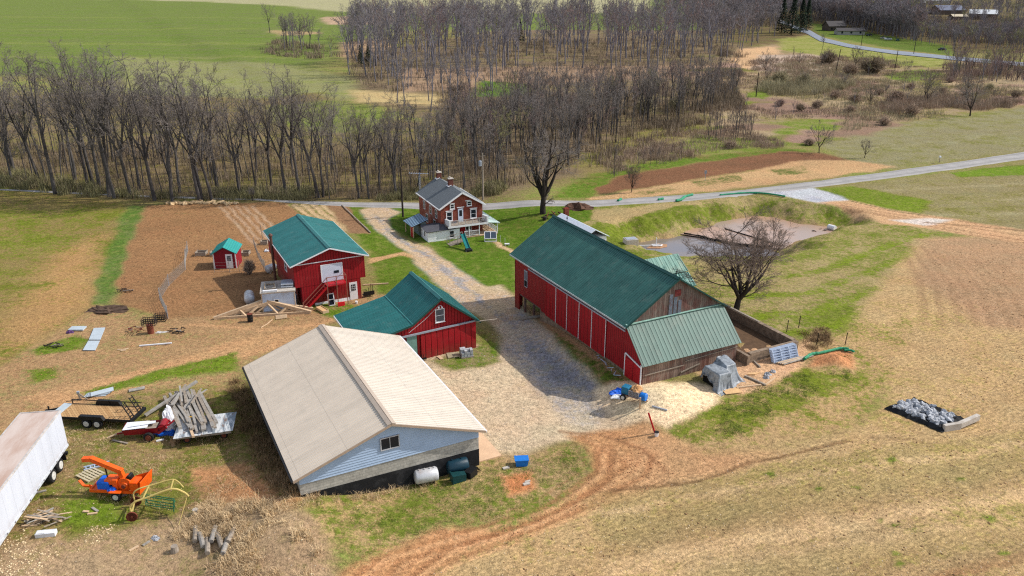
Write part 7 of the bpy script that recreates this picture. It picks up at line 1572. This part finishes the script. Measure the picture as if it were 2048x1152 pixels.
x,y,z = at(526,480); o = MB().bar((x,y,z),(x-.15,y+.1,z+2.2),.08).build('garden_post', WOODO); tag(o, 'tall leaning post in the soil behind the workshop', 'post')
beam('garden_timber', 'thin pale timber lying behind the workshop at the lawn edge', at(684,411,.1), at(741,466,.1), .15, .12, WOODO, cat='timber')
# ---- left yard
T = thing('sheet_metal_stack', 'pale blue metal sheets laid in a long slanting strip', 'metal sheets', at(189, 679), 0)
for k,(pa,pb,pc,pd) in enumerate((((166,702),(191,702),(200,683),(177,683)),((178,681),(201,681),(211,657),(188,658)))):
    q = [Vector(at(*p_,.12))-Vector(at(189,679)) for p_ in (pa,pb,pc,pd)]; MB().slab(*q, .05).build('sheet', SLATEB, T)
x,y,z = at(155,660); T = thing('sheet_pallet', 'small stack of blue grey sheets left of the long metal strip', 'sheet stack', (x,y,z), R(2)); MB().box(-.75,.75,-.4,.5,.1,.22).build('sheet', SLATEB, T); MB().box(-.7,.7,-.35,.45,0,.1).build('base', WOODO, T)
crumple('coloured_bag', 'small red and blue bag beside the blue grey sheets', 140, 666, .3, .22, .25, M_plain('red_blue_bag', (96,64,110), .6, .4, 8), 'bag')
crumple('soil_heap', 'dark brown compost heap at the end of the green strip', 207, 622, 1.9, 1.0, .55, M_plain('dark_compost', (88,70,58), .95, .35, 3), 'heap')
for k,(px,py,l) in enumerate(((251,584,'brown stick pile at the edge of the bare garden soil'),(108,694,'dark slatted crate pile on the left grass'),(270,662,'low heap of burnt bricks left of the burn barrel'),(358,665,'burnt wood scraps right of the ash patch'))):
    x,y,z = at(px,py); T = thing('stick_pile', l, 'pile', (x,y,z)); r_ = random.Random(40+k); m = (CHAR,CHAR,RUST,CHAR)[k]
    for i in range(16):
        a = r_.uniform(0,3.14); d = Vector((math.cos(a),math.sin(a)*.5,r_.uniform(-.1,.2)))*r_.uniform(.35,.85); p = Vector((r_.uniform(-.8,.8),r_.uniform(-.35,.35),.08+.02*i)); MB().bar(p-d*.6,p+d*.6,.07,.06).build('stick', m if i%4 else WOODO, T)
crumple('ash_patch', 'thin pale ash spill right of the burn barrel', 322, 665, .9, .35, .08, M_plain('pale_ash', (190,186,182), .95, .3, 6), 'ash')
def wirecrate(px, py, dz, label, w_=1.3, h=.65):
    x,y,z = at(px,py); T = thing('wire_crate', label, 'crate', (x,y,z+dz), R(6))
    for zz in (0,h*.33,h*.66,h): [MB().bar((-w_/2,yy,zz),(w_/2,yy,zz),.045).build('rail', CHAR, T) for yy in (-.35,.35)]; [MB().bar((xx,-.35,zz),(xx,.35,zz),.045).build('rail', CHAR, T) for xx in (-w_/2,w_/2)]
    for i in range(7): [MB().bar((-w_/2+w_*i/6,yy,0),(-w_/2+w_*i/6,yy,h),.04).build('bar', CHAR, T) for yy in (-.35,.35)]
wirecrate(302, 666, .97, 'dark wire crate standing on top of the burn barrel'); wirecrate(322, 642, .1, 'dark wire crate on the ground at the garden fence end', 1.1, .7)
beam('white_pole', 'long white pole lying on the bare yard', at(279,693,.08), at(344,688,.08), .14, .1, WHITE, cat='pole')
for k,(px,py) in enumerate(((240,700),(247,702),(252,699))): x,y,z = at(px,py); o = MB().box(-.25,.25,-.08,.08,0,.06).build('board_offcut', WOODN, None, (x,y,z+.02), .3*k); tag(o, 'pale offcut on the yard right of the metal strip', 'offcut', 'pale offcuts by the metal strip')
rn = random.Random(50)
for k in range(26):
    px = 335+k*5.4; x,y,z = at(px, 409-rn.random()*3); s_ = rn.uniform(.22,.5); o = MB().blob(0,0,0,s_*1.6,s_,s_*.7,.6,8,5,False,rn).build('straw_clump', DRY if k%2 else M_plain('pale_chaff', (206,176,134), .95, .3, 5), None, (x,y,z+.15), rn.random()*3); tag(o, 'pale straw clump in the ridge along the far edge of the garden', 'straw clump', 'straw clumps along the garden edge')
# ---- around the farmhouse
x,y,z = at(842, 430); T = thing('antenna_tower', 'thin lattice antenna tower standing beside the farmhouse wall', 'antenna', (x,y,z)); H_ = ztop(x,y,352)-z
for k in range(3): a = 2*math.pi*k/3; MB().bar((.17*math.cos(a),.17*math.sin(a),0),(.17*math.cos(a),.17*math.sin(a),H_),.035).build('leg', GREYT, T)
c = MB(); n_ = 22
for i in range(n_):
    for k in range(3): a, b = 2*math.pi*k/3, 2*math.pi*(k+1)/3; c.bar((.17*math.cos(a),.17*math.sin(a),H_*i/n_),(.17*math.cos(b),.17*math.sin(b),H_*(i+1)/n_),.02)
c.build('lattice', GREYT, T)
c = MB(); c.bar((0,0,H_),(0,0,H_+.6),.04); c.bar((-1.6,.3,H_+.4),(1.4,-.3,H_+.45),.04)
for i in range(9): f = i/8; c.bar((-1.6+3*f,.3-.6*f-.5+.2*f,H_+.42),(-1.6+3*f,.3-.6*f+.5-.2*f,H_+.42),.025)
c.build('aerial', GALV, T)
T = thing('wheelchair_ramp', 'grey wooden ramp with railings before the kitchen annex', 'ramp', at(897,490), world_dir((897,490),(930,486)))
MB().slab((0,-.6,.05),(2.4,-.6,.55),(2.4,.6,.55),(0,.6,.05),.1).build('deck', WOODO, T)
for yy in (-.6,.6):
    c = MB(); [c.bar((xx,yy,0),(xx,yy,1.0+xx*.2),.07) for xx in (0,1.2,2.4)]; c.bar((0,yy,1.0),(2.4,yy,1.5),.07); c.bar((0,yy,.6),(2.4,yy,1.1),.05); c.build('railing', LUM, T)
x,y,z = at(937,502); T = thing('playground_slide', 'teal green slide with a dark base on the lawn', 'slide', (x,y,z), R(112)); c = MB(); c.slab((.1,-.28,.25),(2.6,-.28,1.75),(2.6,.28,1.75),(.1,.28,.25),.05); c.bar((.1,-.3,.32),(2.6,-.3,1.85),.05,.16); c.bar((.1,.3,.32),(2.6,.3,1.85),.05,.16); c.build('chute', M_plain('teal_plastic', (20,116,116), .4), T); c = MB(); c.bar((2.5,-.25,0),(2.5,-.25,1.8),.06); c.bar((2.5,.25,0),(2.5,.25,1.8),.06); c.build('support', BLK, T); MB().box(-.5,.4,-.45,.45,0,.35).build('base_box', BLK, T, bevel=.05); 
for sy in (-.4,.4): wheel(T, -.35, sy, .15, .16, .1, side=1 if sy > 0 else -1)
x,y,z = at(981,482); T = thing('cold_frame', 'white framed glass cold frame at the porch steps', 'cold frame', (x,y,z), R(3)); c = MB(); [c.bar((sx*.85,-.3,0),(sx*.85,-.3,.5),.1) for sx in (-1,1)]; c.bar((-.85,-.3,.45),(.85,-.3,.45),.1); c.bar((-.85,.5,1.25),(.85,.5,1.25),.1); [c.bar((sx*.85,-.3,.45),(sx*.85,.5,1.25),.08) for sx in (-1,0,1)]; c.bar((-.85,-.45,.08),(.85,-.45,.08),.12); c.build('frame', WHITE, T); MB().slab((-.82,-.28,.45),(.82,-.28,.45),(.82,.48,1.22),(-.82,.48,1.22),.02).build('pane', GLASSB, T)
for k,(px,py) in enumerate(((1001,484),(1010,489))): p = Vector(at(px,py)); o = MB().bar(p,p+Vector((0,0,1.0)),.05).build('line_post', WHITE); tag(o, ('thin white post beside the porch path nearer the porch','thin white post of the path rail nearer the barn')[k], 'post')
x,y,z = at(1014,491); o = MB().box(-.35,.35,-.15,.15,.15,.3); o.box(-.3,-.2,-.1,.1,0,.15); o.box(.2,.3,-.1,.1,0,.15); o = o.build('white_bench', WHITE, None, (x,y,z), .2); tag(o, 'little white bench on the lawn by the path', 'bench')
c = MB(); pts = [Vector(at(px,py,.04)) for px,py in ((947,487),(985,483),(1003,488),(1016,494),(1030,505))]
def utility(px, py, ptop, label, tr=False, lean=0, arm=False):
    x,y,z = at(px,py); H_ = ztop(x,y,ptop)-z; T = thing('utility_pole', label, 'utility pole', (x,y,z)); MB().tube([(0,0,-.3),(lean,0,H_)], [.17,.12], 9).build('pole', WOODO if tr else BARK_D, T)
    if tr: MB().lathe([(.2,0),(.27,.05),(.27,.85),(.2,.95)],-.4,-.1,H_-2.2,12).build('transformer', GREYT, T); MB().bar((-.5,-.1,H_-.5),(.5,.1,H_-.5),.1).build('crossarm', WOODO, T)
    return T
utility(806, 434, 334, 'dark utility pole standing on the lawn left of the farmhouse'); utility(966, 400, 306, 'grey utility pole with transformer behind the farmhouse', True)
utility(1722, 92, 58, 'dark utility pole beside the far road bend'); utility(1827, 109, 70, 'pale utility pole further right along the far road'); utility(1671, 145, 98, 'leaning bare pole in the middle of the marsh', lean=.8); utility(1790, 137, 100, 'thin pole between marsh and far road'); utility(1512, 193, 145, 'thin grey pole left of the marsh thicket'); utility(1907, 112, 86, 'pole at the right end of the visible far road')
x,y,z = at(1410,362); T = thing('road_sign', 'small sign on a post beside the tan plot', 'sign', (x,y,z)); MB().bar((0,0,0),(0,0,1.9),.07).build('post', GREYT, T); MB().box(-.22,.22,-.02,.02,1.35,1.95).build('panel', GREYT, T)
x,y,z = at(1878,326); T = thing('mailbox', 'small mailbox post on the far verge of the road', 'mailbox', (x,y,z)); MB().bar((0,0,0),(0,0,1.1),.09).build('post', WOODO, T); MB().box(-.15,.15,-.25,.25,1.1,1.4).build('box', WHITE, T)
# ---- lawn behind the barn
crumple('dirt_mound', 'dark brown dirt mound beside the road', 1157, 418, 1.8, 1.1, .75, M_plain('dark_topsoil', (94,68,54), .95, .3, 2), 'mound')
for k,(px,py) in enumerate(((1096,433),(1108,430),(1122,430),(1090,438))): 
    x,y,z = at(px,py); T = thing('scrap_iron', 'dark rusty scrap piece under the round crowned tree', 'scrap', (x,y,z), k, 'scrap pieces by the roadside tree'); MB().bar((-.5,0,.15),(.6,.2,.3),.12).build('bar', CHAR, T); MB().bar((-.2,-.4,.1),(.1,.5,.55),.1).build('bar', RUST, T)
o = MB().lathe([(.3,0),(.32,.5),(.25,.55)],0,0,0,12).build('tree_stump', CHAR, None, at(1089,440)); tag(o, 'dark stump on the lawn behind the barn roof', 'stump')
x,y,z = at(1132,436); o = MB().box(-.35,.35,-.3,.3,-.2,1.6).build('brick_pillar', BRICK, None, (x,y,z), .4); tag(o, 'small brick pillar behind the ridge of the big barn', 'pillar')
x,y,z = at(1261,487); T = thing('concrete_outlet_box', 'square concrete outlet box at the pond corner', 'outlet box', (x,y,z), R(15)); MB().box(-.9,.9,-.7,.7,-.6,.75).build('box', CONC, T, bevel=.03); MB().box(-.75,.75,-.55,.55,.75,.8).build('grate', GREYT, T)
px_, py_ = rayz(1312, 493, PONDZ); T = thing('pond_skimmer', 'white skimmer pipe with float on the small mud bar in the pond', 'skimmer', (px_,py_,PONDZ+.08), R(4)); MB().tube([(-3.2,.1,.1),(0,0,.12)], .07, 8).build('pipe', WHITE, T); MB().tube([(0,0,.1),(0,0,1.3)], .06, 8).build('riser', WHITE, T); c = MB(); c.tube([(-.6,.3,.12),(.6,.3,.12),(.9,0,.12),(.6,-.3,.12),(-.6,-.3,.12)], .1, 8); c.build('float', WHITE, T)
o = MB().prism([(-1.6,-.9),(.4,-1.0),(1.6,-.2),(1.8,.9),(.6,1.3),(-.8,.3)],-.4,.05).build('mud_bar', M_plain('wet_tan_mud', (170,130,96), .8, .2, 2), None, (px_,py_,PONDZ)); tag(o, 'low tan mud bar under the white pond skimmer', 'mud bar')
def siltf(label, pts, zz, h=.9):
    P = [Vector((*rayz(px,py,zz),zz)) for px,py in pts]; T = thing('silt_fence', label, 'silt fence', P[0]); c = MB()
    for a_, b_ in zip(P[:-1], P[1:]):
        n_ = max(2, int((b_-a_).length/1.2))
        for i in range(n_): p, q = a_.lerp(b_, i/n_)-P[0], a_.lerp(b_, (i+1)/n_)-P[0]; d = Vector((0,0,h*(1-.15*(i%2)))); c.add([p-Vector((0,0,.4)), q-Vector((0,0,.4)), q+d, p+d, p-Vector((.05,.05,.4)), q-Vector((.05,.05,.4)), q+d-Vector((.05,.05,0)), p+d-Vector((.05,.05,0))],[(0,1,2,3),(5,4,7,6),(3,2,6,7),(0,4,5,1),(1,5,6,2),(4,0,3,7)]); MB().bar(p-Vector((0,0,.4)),p+Vector((0,0,h+.15)),.06).build('stake', WOODO, T)
    c.build('fabric', FAB, T)
siltf('black silt fence across the narrow middle between the two ponds', ((1368,470),(1395,474),(1430,482),(1480,492),(1545,497)), PONDZ, .4)
siltf('second black silt fence floating across the muddy pond', ((1450,458),(1490,470),(1530,482),(1562,492)), PONDZ2, .16)
x,y,z = at(1663,459); o = MB().lathe([(.35,-.6),(.4,-.6),(.4,.6),(.35,.6)],0,0,.35,14,'y').build('culvert_pipe', WHITE, None, (x,y,z), .6); tag(o, 'white culvert pipe end at the far corner of the muddy pond', 'culvert')
for k,(px,py) in enumerate(((1640,462),(1650,464),(1630,466))): crumple('dark_stone', 'dark stone at the culvert inlet of the muddy pond', px, py, .5, .4, .3, CHAR, 'stone')['group'] = 'stones at the culvert'
# ---- far houses and cars
def house(px, py, w_, d_, h, rz, rot, wall, roof, label, win=True):
    x,y,_ = G(px,py); z = hz(x,y); T = thing('distant_house', label, 'house', (x,y,z), rot); g5 = [(-w_/2,-1),(w_/2,-1),(w_/2,h),(-w_/2,h)]
    MB().box(-w_/2,w_/2,0,d_,-1,h).build('wall', wall, T); MB().wally(-w_/2+.05,[(0,h),(d_,h),(d_/2,h+rz-.1)],.1).build('gable', wall, T); MB().wally(w_/2-.15,[(0,h),(d_,h),(d_/2,h+rz-.1)],.1).build('gable', wall, T)
    c = MB(); c.slab((-w_/2-.5,-.6,h-.2),(w_/2+.5,-.6,h-.2),(w_/2+.5,d_/2,h+rz),(-w_/2-.5,d_/2,h+rz),.2); c.slab((-w_/2-.5,d_/2,h+rz),(w_/2+.5,d_/2,h+rz),(w_/2+.5,d_+.6,h-.2),(-w_/2-.5,d_+.6,h-.2),.2); c.build('roof', roof, T)
    if win:
        for k in range(3): xx = -w_/3+k*w_/3; MB().box(xx-.6,xx+.6,-.06,.02,.9,2.2).build('window', GLASS, T)
FW = M_plain('far_grey_wall', (170,166,160), .8, .1); FWD = M_plain('far_dark_wall', (92,78,70), .8, .1); FRD = M_plain('far_dark_roof', (70,66,66), .8, .1); FRB = M_plain('far_blue_roof', (92,98,118), .6, .1); FRW = M_plain('far_white_roof', (206,208,210), .6, .05)
house(1674,62,13,9,3.4,3.2,R(12),FWD,FRD,'dark brown house beside the far road under the trees'); house(1702,70,18,8,2.8,1.6,R(-4),FW,FRD,'low grey ranch house just right of the far road bend')
house(1905,30,26,18,4.5,4,R(8),FWD,FRB,'large blue roofed building in the far trees',False); house(1965,40,20,14,5,3,R(-25),FWD,FRW,'grey gabled building with a white roof edge at far right',False)
house(1872,8,42,10,5,2,R(4),FW,FRW,'long white roofed building at the top right edge',False); house(1838,12,20,10,4,2,R(4),FW,FRW,'short white building left of the long white roof',False); house(1790,4,34,12,5,2.5,R(2),FW,FRB,'blue roofed building at the very top behind the wood',False)
house(1920,40,12,8,3,1.5,R(0),FWD,M_plain('tan_small_roof', (190,176,150), .7),'tiny tan roofed shed below the blue roof',False)
def car(px, py, rot, mat, label, s=1.0):
    x,y,_ = G(px,py); T = thing('parked_car', label, 'car', (x,y,hz(x,y)), rot, None)
    o = MB(); o.box(-2.1,2.1,-.85,.85,.35,.95); o.build('body', mat, T, bevel=.12); o = MB(); o.add([(-1.3,-.75,.95),(1.2,-.75,.95),(1.2,.75,.95),(-1.3,.75,.95),(-.8,-.62,1.5),(.7,-.62,1.5),(.7,.62,1.5),(-.8,.62,1.5)],[(4,5,6,7),(0,1,5,4),(1,2,6,5),(2,3,7,6),(3,0,4,7)]); o.build('cabin', GLASS, T)
    for xx in (-1.3,1.3):
        for sy in (-1,1): wheel(T, xx, sy*.8, .33, .33, .2, side=sy)
CW = M_plain('white_car_paint', (214,218,224), .3); CB = M_plain('dark_car_paint', (36,40,48), .3); CG = M_plain('teal_car_paint', (52,92,92), .3)
car(1776,80,R(10),CW,'white car parked at the edge of the far trees'); car(1795,82,R(70),CG,'teal car parked right of the far white car'); car(1766,78,R(100),FW,'pale vehicle left of the far white car'); car(1884,101,R(15),CB,'dark car at the right end of the far road'); car(1738,72,R(20),CB,'dark vehicle beside the low ranch house'); car(1992,52,R(30),CW,'white car among the far right buildings'); car(2004,60,R(80),CB,'dark car among the far right buildings')
# wires
def wire(a, b, sag, label):
    A_, B_ = Vector(a), Vector(b); o = MB().tube([A_.lerp(B_, i/12)-Vector((0,0,sag*4*(i/12)*(1-i/12))) for i in range(13)], .016, 4).build('power_line', BLK); tag(o, label, 'power line')
p1, p2 = Vector(at(806,434)), Vector(at(966,400)); wire(p1+Vector((0,0,ztop(p1.x,p1.y,338)-p1.z)), p2+Vector((0,0,ztop(p2.x,p2.y,314)-p2.z)), .8, 'thin power line from the lawn pole to the transformer pole')
